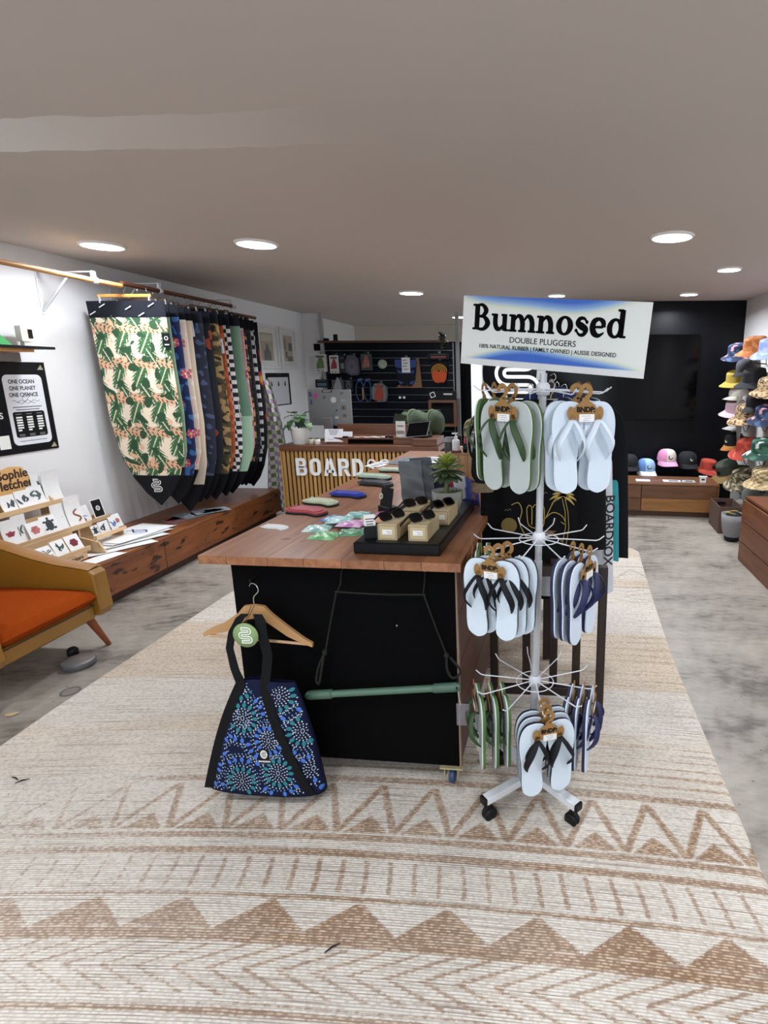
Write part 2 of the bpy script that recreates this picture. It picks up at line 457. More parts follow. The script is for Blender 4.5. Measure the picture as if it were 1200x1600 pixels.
# ------------------------------------------------------------------ downlights
M_lens = EMIT('lamp_lens', 'eef5ff', LAMP)
M_bez = P('lamp_bezel', 'f4f2ee', 0.4)
lights = [
    (-2.89, 3.55, 0.115, 'downlight at the far left, above the leaf print cover'),
    (-1.88, 3.57, 0.115, 'downlight above the left edge of the long counter'),
    (-1.45, 5.75, 0.115, 'downlight above the slatted front desk'),
    (-1.36, 8.20, 0.115, 'downlight in the room beyond, left of the big sign'),
    (0.03, 6.03, 0.085, 'small downlight just above the big sign'),
    (1.39, 6.03, 0.085, 'small downlight right above the black wall edge'),
    (1.37, 4.65, 0.085, 'downlight between the largest one and the hat wall'),
    (0.70, 3.56, 0.115, 'largest and brightest downlight, on the right of the ceiling'),
    (-2.6, 0.6, 0.115, 'downlight behind the viewer on the left'),
    (-0.9, 0.2, 0.115, 'downlight behind the viewer in the middle'),
    (0.9, 0.5, 0.115, 'downlight behind the viewer on the right'),
    (1.55, 2.1, 0.115, 'downlight to the right of the viewer'),
    (-2.4, -1.0, 0.115, 'downlight near the entrance on the left'),
    (0.9, -1.0, 0.115, 'downlight near the entrance on the right'),
]
for x, y, r, lab in lights:
    t = thing('downlight', 'round white recessed ' + lab, 'ceiling light', T(x, y, CEIL), 'recessed ceiling downlights')
    MB().lathe([(r * 0.99, -0.006), (r * 1.0, -0.014), (r * 1.09, -0.012), (r * 1.14, -0.004), (r * 1.14, 0.0)], 32, caps=False).build('bezel', M_bez, t)
    MB().add([(r * 0.99 * math.cos(a), r * 0.99 * math.sin(a), -0.012) for a in np.linspace(0, 2 * math.pi, 25)[:-1]], [tuple(range(23, -1, -1))]).build('diffuser', M_lens, t)
    ld = bpy.data.lights.new('lamp', 'AREA'); ld.shape = 'DISK'; ld.size = r * 1.9; ld.energy = BEAM * (0.8 if y < 1.0 or x < -2.5 else 1.0 if y < 5 else 1.35); ld.color = (0.88, 0.93, 1.0); ld.spread = rad(162)
    lo = link('lamp', ld, t, T(0, 0, -0.016))
# ------------------------------------------------------------------ rug
def rug_mat():
    m = bpy.data.materials.new('woven_rug'); MATS['woven_rug'] = m
    nt, N, L, b = nodes_of(m)
    tc = N.new('ShaderNodeTexCoord'); at = N.new('ShaderNodeAttribute'); at.attribute_name = 'Col'
    sp = N.new('ShaderNodeSeparateColor'); L.new(at.outputs['Color'], sp.inputs[0])      # R brown, G row coordinate, B tan blush
    # bend the weave with the rows: y' = row coordinate
    sx = N.new('ShaderNodeSeparateXYZ'); L.new(tc.outputs['Object'], sx.inputs[0])
    cb = N.new('ShaderNodeCombineXYZ'); L.new(sx.outputs[0], cb.inputs[0])
    ro = N.new('ShaderNodeMath'); ro.operation = 'MULTIPLY'; ro.inputs[1].default_value = 5.0
    L.new(sp.outputs[1], ro.inputs[0]); L.new(ro.outputs[0], cb.inputs[1])
    wob = N.new('ShaderNodeTexNoise'); wob.inputs['Scale'].default_value = 9.0; L.new(cb.outputs[0], wob.inputs['Vector'])
    wv = N.new('ShaderNodeVectorMath'); wv.operation = 'MULTIPLY_ADD'; wv.inputs[1].default_value = (0.004, 0.005, 0)
    L.new(wob.outputs['Color'], wv.inputs[0]); L.new(cb.outputs[0], wv.inputs[2])
    # weave: rows of 7 mm, each row broken into stitches of uneven length
    def mth(op, p_, q_=None, r_=None):
        n_ = N.new('ShaderNodeMath'); n_.operation = op
        for i_, v_ in enumerate((p_, q_, r_)):
            if v_ is None: continue
            if isinstance(v_, (int, float)): n_.inputs[i_].default_value = v_
            else: L.new(v_, n_.inputs[i_])
        return n_.outputs[0]
    ws = N.new('ShaderNodeSeparateXYZ'); L.new(wv.outputs[0], ws.inputs[0])
    row = mth('DIVIDE', ws.outputs[1], 0.0074)
    prof = mth('SINE', mth('MULTIPLY', mth('FRACT', row), math.pi))
    sv = N.new('ShaderNodeCombineXYZ'); L.new(mth('MULTIPLY', ws.outputs[0], 62.0), sv.inputs[0]); L.new(mth('MULTIPLY', mth('FLOOR', row), 3.7), sv.inputs[1])
    sn = N.new('ShaderNodeTexNoise'); sn.inputs['Scale'].default_value = 1.0; sn.inputs['Detail'].default_value = 1.0; L.new(sv.outputs[0], sn.inputs['Vector'])
    sm = N.new('ShaderNodeMapRange'); sm.inputs[1].default_value = 0.36; sm.inputs[2].default_value = 0.58; sm.inputs[3].default_value = 0.30; sm.inputs[4].default_value = 1.0
    L.new(sn.outputs['Fac'], sm.inputs[0])
    stitch = mth('MULTIPLY', mth('POWER', prof, 0.6), sm.outputs[0])
    def ramp(src, stops):
        cr = N.new('ShaderNodeValToRGB'); e = cr.color_ramp.elements
        while len(e) < len(stops): e.new(0.5)
        for k, (p_, c) in enumerate(stops): e[k].position = p_; e[k].color = (*lin(c), 1)
        L.new(src, cr.inputs[0]); return cr.outputs[0]
    white = ramp(stitch, [(0.0, 'b9ad9e'), (0.5, 'd2c9be'), (1.0, 'e1dad1')])
    brown = ramp(stitch, [(0.0, '765640'), (0.45, '8d694a'), (0.8, 'b09070'), (1.0, 'cdb69a')])
    fluff = N.new('ShaderNodeTexNoise'); fluff.inputs['Scale'].default_value = 90; fluff.inputs['Detail'].default_value = 3
    L.new(tc.outputs['Object'], fluff.inputs['Vector'])
    # brown mask made ragged at stitch size
    rg = N.new('ShaderNodeMath'); rg.operation = 'MULTIPLY_ADD'; rg.inputs[1].default_value = 0.75; 
    ng = N.new('ShaderNodeMath'); ng.operation = 'SUBTRACT'; ng.inputs[1].default_value = 0.5
    L.new(fluff.outputs['Fac'], ng.inputs[0]); L.new(ng.outputs[0], rg.inputs[0]); L.new(sp.outputs[0], rg.inputs[2])
    st = N.new('ShaderNodeMapRange'); st.inputs[1].default_value = 0.33; st.inputs[2].default_value = 0.62
    L.new(rg.outputs[0], st.inputs[0])
    lo = N.new('ShaderNodeMath'); lo.operation = 'MINIMUM'; L.new(st.outputs[0], lo.inputs[0])
    l2 = N.new('ShaderNodeMath'); l2.operation = 'MULTIPLY_ADD'; l2.inputs[1].default_value = 0.75; l2.inputs[2].default_value = 0.16
    L.new(sp.outputs[0], l2.inputs[0]); L.new(l2.outputs[0], lo.inputs[1])
    m1 = N.new('ShaderNodeMix'); m1.data_type = 'RGBA'; L.new(lo.outputs[0], m1.inputs[0]); L.new(white, m1.inputs[6]); L.new(brown, m1.inputs[7])
    m2 = N.new('ShaderNodeMix'); m2.data_type = 'RGBA'; L.new(sp.outputs[2], m2.inputs[0]); L.new(m1.outputs[2], m2.inputs[6])
    tan = ramp(stitch, [(0.0, 'a98a6a'), (0.5, 'c9b192'), (1.0, 'd8c6ad')]); L.new(tan, m2.inputs[7])
    # thin dark weft threads lying along the rows
    mp = N.new('ShaderNodeMapping'); mp.inputs['Scale'].default_value = (2.4, 250, 1); L.new(cb.outputs[0], mp.inputs['Vector'])
    th = N.new('ShaderNodeTexNoise'); th.inputs['Scale'].default_value = 1.0; th.inputs['Detail'].default_value = 3; L.new(mp.outputs[0], th.inputs['Vector'])
    tr = N.new('ShaderNodeMapRange'); tr.inputs[1].default_value = 0.56; tr.inputs[2].default_value = 0.66; tr.inputs[4].default_value = 0.7
    L.new(th.outputs['Fac'], tr.inputs[0])
    m3 = N.new('ShaderNodeMix'); m3.data_type = 'RGBA'; L.new(tr.outputs[0], m3.inputs[0]); L.new(m2.outputs[2], m3.inputs[6]); m3.inputs[7].default_value = (*lin('7a5f4c'), 1)
    # wear and grime in large soft patches
    gr = N.new('ShaderNodeTexNoise'); gr.inputs['Scale'].default_value = 1.7; gr.inputs['Detail'].default_value = 5; L.new(tc.outputs['Object'], gr.inputs['Vector'])
    gm = N.new('ShaderNodeMapRange'); gm.inputs[1].default_value = 0.35; gm.inputs[2].default_value = 0.7; gm.inputs[3].default_value = 0.88; gm.inputs[4].default_value = 1.04
    L.new(gr.outputs['Fac'], gm.inputs[0])
    hs = N.new('ShaderNodeHueSaturation'); L.new(gm.outputs[0], hs.inputs['Value']); L.new(m3.outputs[2], hs.inputs['Color'])
    L.new(hs.outputs[0], b.inputs['Base Color'])
    b.inputs['Roughness'].default_value = 0.95
    ht = N.new('ShaderNodeMath'); ht.operation = 'MULTIPLY_ADD'; ht.inputs[1].default_value = 0.5
    L.new(fluff.outputs['Fac'], ht.inputs[0]); L.new(mth('SUBTRACT', 1.0, stitch), ht.inputs[2]); 
    inv = N.new('ShaderNodeMath'); inv.operation = 'SUBTRACT'; inv.inputs[0].default_value = 1.0; L.new(ht.outputs[0], inv.inputs[1])
    bp = N.new('ShaderNodeBump'); bp.inputs['Strength'].default_value = 0.5; bp.inputs['Distance'].default_value = 0.004
    L.new(inv.outputs[0], bp.inputs['Height']); L.new(bp.outputs[0], b.inputs['Normal'])
    return m

RX0, RX1, RY0, RY1 = -2.24, 0.70, 0.25, 4.62
def rug_right(y): return 0.665 + 0.035 * np.clip((y - 2.6) / 1.9, 0, 1) ** 1.3 * 2.6
def rug_row(x, y): return y + 0.040 * (x + 0.45) ** 2 * np.clip((3.4 - y) / 1.6, 0, 1)
def rug_cols(co):
    x, y = co[:, 0].astype(float), co[:, 1].astype(float)
    r = rug_row(x, y)
    m = np.zeros_like(r); t = np.zeros_like(r)
    def band(a, b, k=1.0, s=0.006): 
        return k * np.clip((r - a) / s + 0.5, 0, 1) * np.clip((b - r) / s + 0.5, 0, 1)
    tri = lambda v, p, ph=0.0: np.abs(((v - ph) / p) % 1.0 - 0.5) * 2.0         # 0..1..0
    def zig(a, b, p, ph, k=1.0, small=True):
        ins = band(a, b); u = (r - a) / (b - a); z = tri(x, p, ph)
        line = np.clip(1.35 - np.abs(u - z) / 0.17, 0, 1)
        if small: line = np.maximum(line, np.clip(1.0 + (0.42 * (z) - 0.12 - u) / 0.08, 0, 1) * (u < 0.42))
        return ins * line * k
    def chev(a, b, p, ph, k=0.8, n=9.0):
        ins = band(a, b); u = (r - a) / (b - a)
        v = (x - ph) / p - np.abs(u - 0.5) * 3.6
        return ins * k * np.clip(1.5 - np.abs((v % 1.0) - 0.5) * 2 / 0.30, 0, 1)
    def triangles(a, b, p, ph, k=1.0):
        ins = band(a, b); u = (r - a) / (b - a); z = tri(x, p, ph)
        return ins * k * np.clip(0.5 + ((1 - z) * 1.06 - u) / 0.05, 0, 1)
    L_ = []
    # the foreground half
    L_ += [band(0.25, 0.40, 0.4), chev(0.42, 0.62, 0.1, 0), band(0.64, 0.70), triangles(0.70, 0.80, 0.25, 0), band(0.82, 0.84), band(0.87, 0.885)]
    L_ += [band(0.945, 0.962, 0.9), band(0.968, 0.975, 0.7), chev(0.985, 1.112, 0.093, 0.02, 0.85)]
    L_ += [band(1.113, 1.150), triangles(1.150, 1.238, 0.255, -0.404 + 0.1275 * 2 )]
    L_ += [band(1.241, 1.256, 0.9)]
    bars = np.clip(1.35 - np.abs(((x + 0.03 * np.sin(r * 9)) / 0.075) % 1.0 - 0.5) * 2 / 0.28, 0, 1)
    L_ += [band(1.266, 1.378) * bars * 0.8]
    L_ += [band(1.384, 1.412, 0.95), band(1.444, 1.470, 0.9), zig(1.478, 1.690, 0.19, -0.60, 1.0)]
    L_ += [band(1.700, 1.733, 0.8), band(1.775, 1.79, 0.75), band(1.825, 1.84, 0.8), band(1.872, 1.884, 0.7), band(1.92, 1.93, 0.6), band(1.985, 2.0, 0.55)]
    L_ += [band(1.36, 1.37, 0.3), band(1.55, 1.60, 0.15)]
    # the far half
    for a in (2.42, 2.47, 2.53, 2.66, 2.72, 2.79, 2.86, 2.93): L_.append(band(a, a + 0.018, 0.62, 0.012))
    L_ += [chev(3.38, 3.64, 0.2, 0.0, 0.55), band(3.665, 3.69, 0.6), band(3.72, 3.80, 0.4), zig(3.85, 4.04, 0.26, 0.1, 0.55, False), band(4.08, 4.10, 0.6), band(4.16, 4.18, 0.6), band(4.24, 4.26, 0.5), band(4.36, 4.38, 0.5)]
    for a in L_: m = np.maximum(m, a)
    tri2 = np.clip(0.5 + (1 - tri(x, 1.25, -0.75)) * 1.2 - (r - 2.0) / 0.12, 0, 1)
    t = np.maximum(t, band(1.99, 2.125) * tri2 * 0.55)
    t = np.maximum(t, band(2.39, 2.97, 0.6, 0.02)); t = np.maximum(t, band(3.69, 3.83, 0.5, 0.02)); t = np.maximum(t, band(4.30, 4.65, 0.6, 0.03))
    t = np.maximum(t, band(1.74, 2.0, 0.18))
    # the pattern is fainter towards the left
    fade = 0.42 + 0.58 * np.clip((x + 1.75) / 0.95, 0, 1)
    cloud = np.sin(x * 7.1 + 1.3 * np.sin(y * 5)) * np.sin(y * 6.3 + 1.1 * np.sin(x * 4.2)) * 0.5 + 0.5
    m = m * fade * (0.72 + 0.28 * cloud)
    return np.stack([m, r / 5.0, t * (0.7 + 0.3 * cloud)], 1)

def rug():
    nu, nv = 420, 620
    y = np.linspace(RY0, RY1, nv)[:, None] * np.ones((1, nu)); u = np.linspace(0, 1, nu)[None, :] * np.ones((nv, 1))
    left = RX0 + 0.012 * np.sin(y * 2.1); right = rug_right(y)
    cr = np.clip((y - (RY1 - 0.16)) / 0.16, 0, 1); inset = 0.13 * (1 - np.sqrt(np.clip(1 - cr ** 2, 0, 1)))
    x = left + inset + (right - inset - left - inset) * u
    z = 0.010 + 0.0025 * np.sin(x * 3.1 + y * 2.3) * np.sin(y * 4.1 - x) 
    edge = np.minimum(np.minimum(u, 1 - u) * 2.9, np.minimum(y - RY0, RY1 - y)) / 0.02
    z = np.where(edge < 1, 0.001 + (z - 0.001) * np.sqrt(np.clip(edge, 0, 1)), z)
    vs = np.stack([x, y, z], 2).reshape(-1, 3)
    i = np.arange(nv - 1)[:, None] * nu + np.arange(nu - 1)[None, :]
    fs = np.stack([i, i + 1, i + 1 + nu, i + nu], 2).reshape(-1, 4)
    me = bpy.data.meshes.new('woven_rug')
    me.from_pydata(vs.tolist(), [], fs.tolist()); me.materials.append(rug_mat())
    me.polygons.foreach_set('use_smooth', [True] * len(me.polygons))
    o = link('woven_rug', me); paint(o, rug_cols)
    tag(o, 'large cream flatweave rug with brown zigzags, triangles and chevrons', 'rug')
rug()

# ------------------------------------------------------------------ long counter
M_top = WOOD('walnut_staves', '7d4a30', 'a9744f', 'Y', 2.2, 0.33, 16, 0.5)
M_side = WOOD('red_brown_boards', '36160f', '5a281b', 'Y', 2.0, 0.45, 14, 0.5)
M_panel = P('black_laminate', '030304', 0.8, vary=0.2, scale=60, spec=0.08)
M_ply = P('raw_plywood_edge', '8c7462', 0.7)
CT = thing('display_counter', 'long walnut-topped display counter with a black end panel', 'counter', T(-1.187, 1.665, 0, rz=-1.5))
W_, LN, TH, ZT = 0.90, 2.53, 0.03, 0.90
rows_ = [0.0, 0.10, 0.245, 0.37, 0.50, 0.645, 0.77, 0.90]
for k in range(7):
    x0, x1 = rows_[k], rows_[k + 1]
    cuts = [0.0] + sorted(R.uniform(0.5, 2.1) for _ in range(1 if k % 2 else 2)) + [LN]
    for q in range(len(cuts) - 1):
        a, b_ = cuts[q], cuts[q + 1]
        MB().box(((x0 + x1) / 2, (a + b_) / 2, ZT - TH / 2), (x1 - x0 - 0.0012, b_ - a - 0.001, TH - R.uniform(0, 0.0006)), bev=0.0004).build('top_stave', M_top, CT)
fx0, fx1, fy = 0.068, 0.865, 0.07
M_knot = P('dark_knot', '3d241a', 0.5)
for pts, w in (([(0.185, 0.20), (0.205, 0.207), (0.225, 0.205)], [0.004, 0.016, 0.003]), ([(0.215, 0.255), (0.232, 0.33), (0.228, 0.40), (0.245, 0.45)], [0.001, 0.004, 0.0025, 0.001]), ([(0.275, 0.175), (0.285, 0.195)], [0.004, 0.002]), ([(0.62, 0.9), (0.63, 0.95), (0.625, 1.0)], [0.001, 0.008, 0.001])):
    m = MB(); ribbon2d(m, pts, w, ZT - 0.001, ZT + 0.0003); m.build('wood_knot', M_knot, CT)
MB().box(((fx0 + fx1) / 2, fy + 0.009, 0.48), (fx1 - fx0, 0.018, 0.78)).build('end_panel', M_panel, CT)
MB().box((fx1 + 0.003, fy + 0.009, 0.48), (0.006, 0.0185, 0.78)).build('panel_edge', M_ply, CT)
MB().box(((fx0 + fx1) / 2, LN - 0.08, 0.48), (fx1 - fx0, 0.018, 0.78)).build('back_panel', M_panel, CT)
for side, xx in ((-1, fx0 + 0.008), (1, fx1 - 0.006)):
    for k in range(4):
        z0 = 0.09 + k * 0.195
        MB().box((xx, (fy + 0.02 + LN - 0.09) / 2, z0 + 0.0965), (0.016, LN - 0.12 - fy, 0.192), bev=0.002).build('side_board', M_side, CT)
M_screw = P('steel_screw', 'b9b7b2', 0.35, 1.0)
for x, z in ((0.475, 0.846), (0.763, 0.846), (0.655, 0.64)):
    MB().lathe([(0.0035, -0.0), (0.0035, 0.003), (0.001, 0.004)], 10, T(x, fy, z, rx=90)).build('screw', M_screw, CT)
M_cast = P('cream_caster_plate', 'b9ab86', 0.5, 0.3); M_cw = P('blue_caster_wheel', '2c3f66', 0.45)
for x in (fx0 + 0.06, fx1 - 0.03):
    for y in (fy + 0.016, LN - 0.15):
        c = MB().box((x, y, 0.086), (0.085, 0.06, 0.006)).box((x - 0.026, y, 0.062), (0.003, 0.04, 0.05)).box((x + 0.022, y, 0.062), (0.003, 0.04, 0.05)).build('caster', M_cast, CT)
        MB().lathe([(0.006, -0.011), (0.024, -0.011), (0.027, -0.007), (0.027, 0.007), (0.024, 0.011), (0.006, 0.011)], 20, T(x, y, 0.039, ry=90)).build('wheel', M_cw, c)

# cord sling with the green bar, hung from two screws of the end panel
M_cord = P('dark_braided_cord', '23241f', 0.85, bump=0.5, bscale=500)
M_bar = P('sage_green_tube', '4d6b58', 0.4); M_bar2 = P('sage_green_sleeve', '466151', 0.5)
YP = 1.70
t = thing('hanging_bar', 'dark cord sling with a sage green bar, on the black counter end', 'rope bar', T(-0.58, YP, 0.0))
def X(v): return v + 0.58
MB().tube([(X(-0.707), 0.0, 0.846), (X(-0.712), -0.004, 0.80), (X(-0.725), -0.006, 0.770)], 0.0025, 6).tube([(X(-0.419), 0, 0.846), (X(-0.423), -0.004, 0.8), (X(-0.427), -0.006, 0.771)], 0.0025, 6).tube(spline([(X(-0.733), -0.008, 0.771), (X(-0.58), -0.008, 0.766), (X(-0.42), -0.008, 0.769)], 6), 0.0032, 6).tube([(X(-0.727), -0.008, 0.770), (X(-0.755), -0.01, 0.66), (X(-0.782), -0.012, 0.543)], 0.0032, 6).tube([(X(-0.425), -0.008, 0.770), (X(-0.39), -0.01, 0.66), (X(-0.352), -0.012, 0.55)], 0.0032, 6).build('cord', M_cord, t)
mb = MB().tube(spline([(X(-0.782), -0.012, 0.545), (X(-0.805), -0.014, 0.50), (X(-0.822), -0.014, 0.44), (X(-0.812), -0.016, 0.425), (X(-0.795), -0.02, 0.49), (X(-0.784), -0.02, 0.54)], 6), 0.0045, 7)
mb.ball((X(-0.783), -0.014, 0.545), (0.009, 0.009, 0.012)); mb.build('cord_loop', M_cord, t)
mb = MB().tube(spline([(X(-0.352), -0.012, 0.55), (X(-0.352), -0.014, 0.50), (X(-0.335), -0.014, 0.465), (X(-0.313), -0.016, 0.475), (X(-0.306), -0.018, 0.50), (X(-0.34), -0.016, 0.545)], 6), 0.0045, 7)
mb.ball((X(-0.352), -0.014, 0.55), (0.009, 0.009, 0.012)); mb.tube([(X(-0.313), -0.016, 0.475), (X(-0.313), -0.02, 0.445)], 0.0035, 6); mb.build('cord_loop', M_cord, t)
b0, b1 = Vector((X(-0.845), -0.03, 0.386)), Vector((X(-0.316), -0.03, 0.440))
d = b1 - b0
MB().tube([b0 + d * 0.06, b0 + d * 0.94], 0.0125, 16).build('green_bar', M_bar, t)
for a, e in ((0.0, 0.16), (0.84, 1.0)):
    s_ = MB().tube([b0 + d * a, b0 + d * (a + 0.012), b0 + d * (e - 0.005), b0 + d * e], [0.0135, 0.0165, 0.0165, 0.0135], 16).build('bar_sleeve', M_bar2, t)
    q = b0 + d * (0.0 if a == 0 else 1.0)
    MB().lathe([(0.005, -0.008), (0.0135, -0.008), (0.0135, 0.008), (0.005, 0.008)], 16, T(q.x, q.y, q.z, rx=90), caps=False).build('end_eye', M_bar2, s_)
tg = MB().box((X(-0.297), -0.032, 0.335), (0.044, 0.0012, 0.085)).build('hang_tag', P('smoky_clear_plastic', '8f8a90', 0.3, alpha=0.45), t)
MB().tube([(X(-0.313), -0.034, 0.43), (X(-0.303), -0.034, 0.373)], 0.001, 5).build('tag_loop', P('white_thread', 'd8d8d4', 0.6), tg)

# wooden hanger hooked on the panel, carrying the tote bag
M_hw = P('pale_beech', 'b58a5b', 0.42, vary=0.12, scale=14); M_st = P('chrome_wire', 'c8c8c6', 0.2, 1.0)
YH = 1.655
t = thing('wooden_hanger', 'pale wooden coat hanger with a green tag, hooked on the counter end', 'hanger', T(-1.0, YH, 0.0, rz=0))
HX = lambda v: v + 1.0
MB().tube(spline([(0.0, 0, 0.725), (0.0, 0, 0.758), (0.018, 0, 0.780), (0.014, 0, 0.802), (-0.006, 0.008, 0.806), (-0.022, 0.02, 0.792), (-0.024, 0.028, 0.784)], 6), 0.0022, 7).build('hook', M_st, t)
MB().tube([(-0.012, 0.06, 0.808), (-0.012, 0.015, 0.808), (-0.012, 0.008, 0.815)], 0.004, 8).build('wall_peg', P('black_peg', '0c0c0d', 0.4), t)
arm = []
for s_ in (-1, 1):
    e = Vector((-0.192, 0.0, 0.618)) if s_ < 0 else Vector((0.192, 0.0, 0.592))
    top = [(s_ * 0.0, 0, 0.733), (s_ * 0.035, 0, 0.728), (s_ * 0.06, 0, 0.700)]
    mid = [(e.x * 0.62, 0, 0.66 if s_ < 0 else 0.650), (e.x * 0.86, 0, e.z + 0.022), (e.x, 0, e.z + 0.006)]
    low = [(e.x, 0, e.z - 0.008), (e.x * 0.84, 0, e.z + 0.002), (e.x * 0.55, 0, 0.632 if s_ < 0 else 0.622), (s_ * 0.03, 0, 0.678), (0, 0, 0.685)]
    poly = [(p[0], p[2]) for p in top + mid + low]
    MB().prism(poly, -0.006, 0.006, T(rx=90)).build('arm', M_hw, t)
MB().tube([(-0.170, 0, 0.613), (0.17, 0, 0.592)], 0.0052, 10).build('trouser_bar', P('pale_pink_dowel', 'c29a77', 0.45), t)
tg = MB().lathe([(0.001, -0.001), (0.043, -0.001), (0.043, 0.001), (0.001, 0.001)], 32, T(0.0, -0.070, 0.655, rx=90), caps=False).build('round_tag', P('sage_card', '8aa06b', 0.6), t)
logo(tg, T(0.0, -0.0715, 0.655, rx=90), 0.046, P('white_print', 'f0f0ea', 0.6), bg=P('sage_card', '8aa06b', 0.6))
MB().tube([(-0.004, -0.012, 0.735), (-0.002, -0.068, 0.692)], 0.001, 5).tube([(0.006, -0.012, 0.735), (0.002, -0.068, 0.692)], 0.001, 5).build('tag_string', P('brown_string', '3b1d16', 0.8), t)

# dot-print tote
def tote():
    t = thing('tote_bag', 'navy dot-print tote bag with black straps hanging from the wooden hanger', 'bag', T(-1.0, 1.615, 0.0))
    M_cl = P('navy_canvas', '0a1030', 0.8, vary=0.15, scale=120, bump=0.3, bscale=600)
    M_sb = P('black_webbing', '0a0b0e', 0.8, bump=0.35, bscale=500)
    def half(z):            # left/right edge of the bag body at height z
        v = (z - 0.06) / 0.41
        return -0.212 + 0.150 * v - 0.012 * math.sin(v * 3.1), 0.218 - 0.080 * v + 0.012 * math.sin(v * 3.1)
    def surf(u, v):
        z = 0.062 + 0.41 * v; l, r = half(z); a = 2 * math.pi * u
        dep = (0.042 * (1 - v) ** 0.7 + 0.010)
        x = (l + r) / 2 + (r - l) / 2 * math.copysign(abs(math.cos(a)) ** 0.75, math.cos(a))
        y = -dep * math.copysign(abs(math.sin(a)) ** 0.75, math.sin(a)) * -1
        fold = 0.006 * math.sin(x * 38 + 2) * v
        return (x, y * 1.0 + fold - 0.005, z + 0.010 * math.sin((x - l) / (r - l) * math.pi) * v - 0.022 * (x - l) / (r - l) * (1 - v) * 0.3)
    mb = MB().grid(surf, 64, 30, wrap=True)
    n = len(mb.v)
    bottom = list(range(63, -1, -1)); mb.f.append(bottom); mb.m.append(0); mb.sm.append(False)
    body = mb.build('bag_body', M_cl, t)
    def front(x, z):         # front surface depth
        v = (z - 0.062) / 0.41; l, r = half(z); c = (x - (l + r) / 2) / ((r - l) / 2); c = max(-0.999, min(0.999, c))
        sn = (1 - min(1, abs(c) ** (1 / 0.75)) ** 2) ** 0.5
        dep = (0.042 * (1 - v) ** 0.7 + 0.010)
        return -dep * abs(sn) ** 0.75 + 0.006 * math.sin(x * 38 + 2) * v - 0.005
    cols = ['b9c2cc', '3f6cc4', '1f7680', '6f93bd']
    dm = [P('dot_ink_' + n_, c, 0.7) for n_, c in zip(('cream', 'blue', 'teal', 'sky'), cols)]
    dots = MB(); placed = []
    def dot(x, z, r, mi, stretch=1.15, ang=0.0):
        v = (z - 0.062) / 0.41
        if v < 0.02 or v > 0.985: return
        l, r_ = half(z)
        if x < l + 0.036 or x > r_ - 0.006 or abs(x - (0.124 - 0.085 * v + 0.055 * (1 - v) ** 2)) < 0.019: return
        for (qx, qz, qr) in placed:
            if (qx - x) ** 2 + (qz - z) ** 2 < (qr + r) ** 2 * 0.8: return
        placed.append((x, z, r))
        pts = []
        for k in range(8):
            a = k * math.pi / 4
            dx, dz = r * stretch * math.cos(a), r / stretch * math.sin(a)
            X_, Z_ = x + dx * math.cos(ang) - dz * math.sin(ang), z + dx * math.sin(ang) + dz * math.cos(ang)
            pts.append((X_, front(X_, Z_) - 0.0012, Z_))
        dots.add(pts, [tuple(range(8))], mi)
    centres = [(-0.045, 0.345, 2), (-0.05, 0.462, 2), (0.072, 0.150, 2), (-0.06, 0.112, 2), (-0.185, 0.165, 1), (0.045, 0.27, 1), (0.16, 0.30, 2), (0.19, 0.16, 1), (-0.15, 0.33, 1), (0.09, 0.43, 2)]
    for cx, cz, mi in centres:
        for k in range(12): dot(cx + 0.0055 * math.cos(k * rad(30)), cz + 0.008 * math.sin(k * rad(30)), 0.0016, 0)
    for ringi, (rr, sz, n, mm) in enumerate([(0.015, 0.0023, 9, 0), (0.0235, 0.0025, 14, 0), (0.032, 0.0027, 18, 0), (0.044, 0.0082, 13, None), (0.056, 0.0027, 28, 0), (0.0645, 0.0027, 32, 3), (0.0775, 0.0082, 20, 1), (0.090, 0.0027, 44, 0), (0.098, 0.0027, 48, 3)]):
        for cx, cz, mi in centres:
            for k in range(n):
                a = 2 * math.pi * (k + 0.3 * ringi) / n
                dot(cx + rr * math.cos(a), cz + rr * math.sin(a) * 1.05, sz, mi if mm is None else mm, 1.2, a)
    dd = dots.build('dot_print', dm, body); dd['kind'] = 'stuff'
    # two webbing straps running up the body and round the hanger
    def strap(path, w, name='strap'):
        m = MB(); vs = []
        for (x, y, z, wx) in path: vs += [(x - wx / 2, y, z), (x + wx / 2, y, z), (x + wx / 2, y + 0.002, z), (x - wx / 2, y + 0.002, z)]
        k = len(path); fs = []
        for i in range(k - 1):
            for j in range(4): fs.append((i * 4 + j, i * 4 + (j + 1) % 4, i * 4 + 4 + (j + 1) % 4, i * 4 + 4 + j))
        m.add(vs, fs); return m.build(name, M_sb, t)
    lp = []
    for z in np.linspace(0.066, 0.468, 14):
        l, r = half(z); lp.append((l + 0.016, front(l + 0.022, z) - 0.003, z, 0.036))
    lp += [(-0.060, -0.018, 0.52, 0.030), (-0.068, -0.02, 0.60, 0.026), (-0.052, -0.02, 0.66, 0.026), (-0.022, -0.014, 0.708, 0.03), (-0.012, 0.0, 0.716, 0.03)]
    lp = [(x if z > 0.47 else x, y, z, w) for x, y, z, w in lp]
    strap(lp, 0.03)
    rp = []
    for z in np.linspace(0.064, 0.466, 14):
        v = (z - 0.062) / 0.41; x = 0.124 - 0.085 * v; rp.append((x + 0.055 * (1 - v) ** 2, front(min(x + 0.055 * (1 - v) ** 2, half(z)[1] - 0.02), z) - 0.003, z, 0.034))
    rp += [(0.052, -0.02, 0.52, 0.033), (0.062, -0.02, 0.58, 0.034), (0.052, -0.022, 0.655, 0.036), (0.046, -0.014, 0.70, 0.036), (0.030, 0.0, 0.716, 0.03)]
    strap(rp, 0.03)
    lb = MB().box((0.028, front(0.028, 0.215) - 0.004, 0.212), (0.036, 0.002, 0.056)).build('label_patch', P('black_label', '101114', 0.6), t)
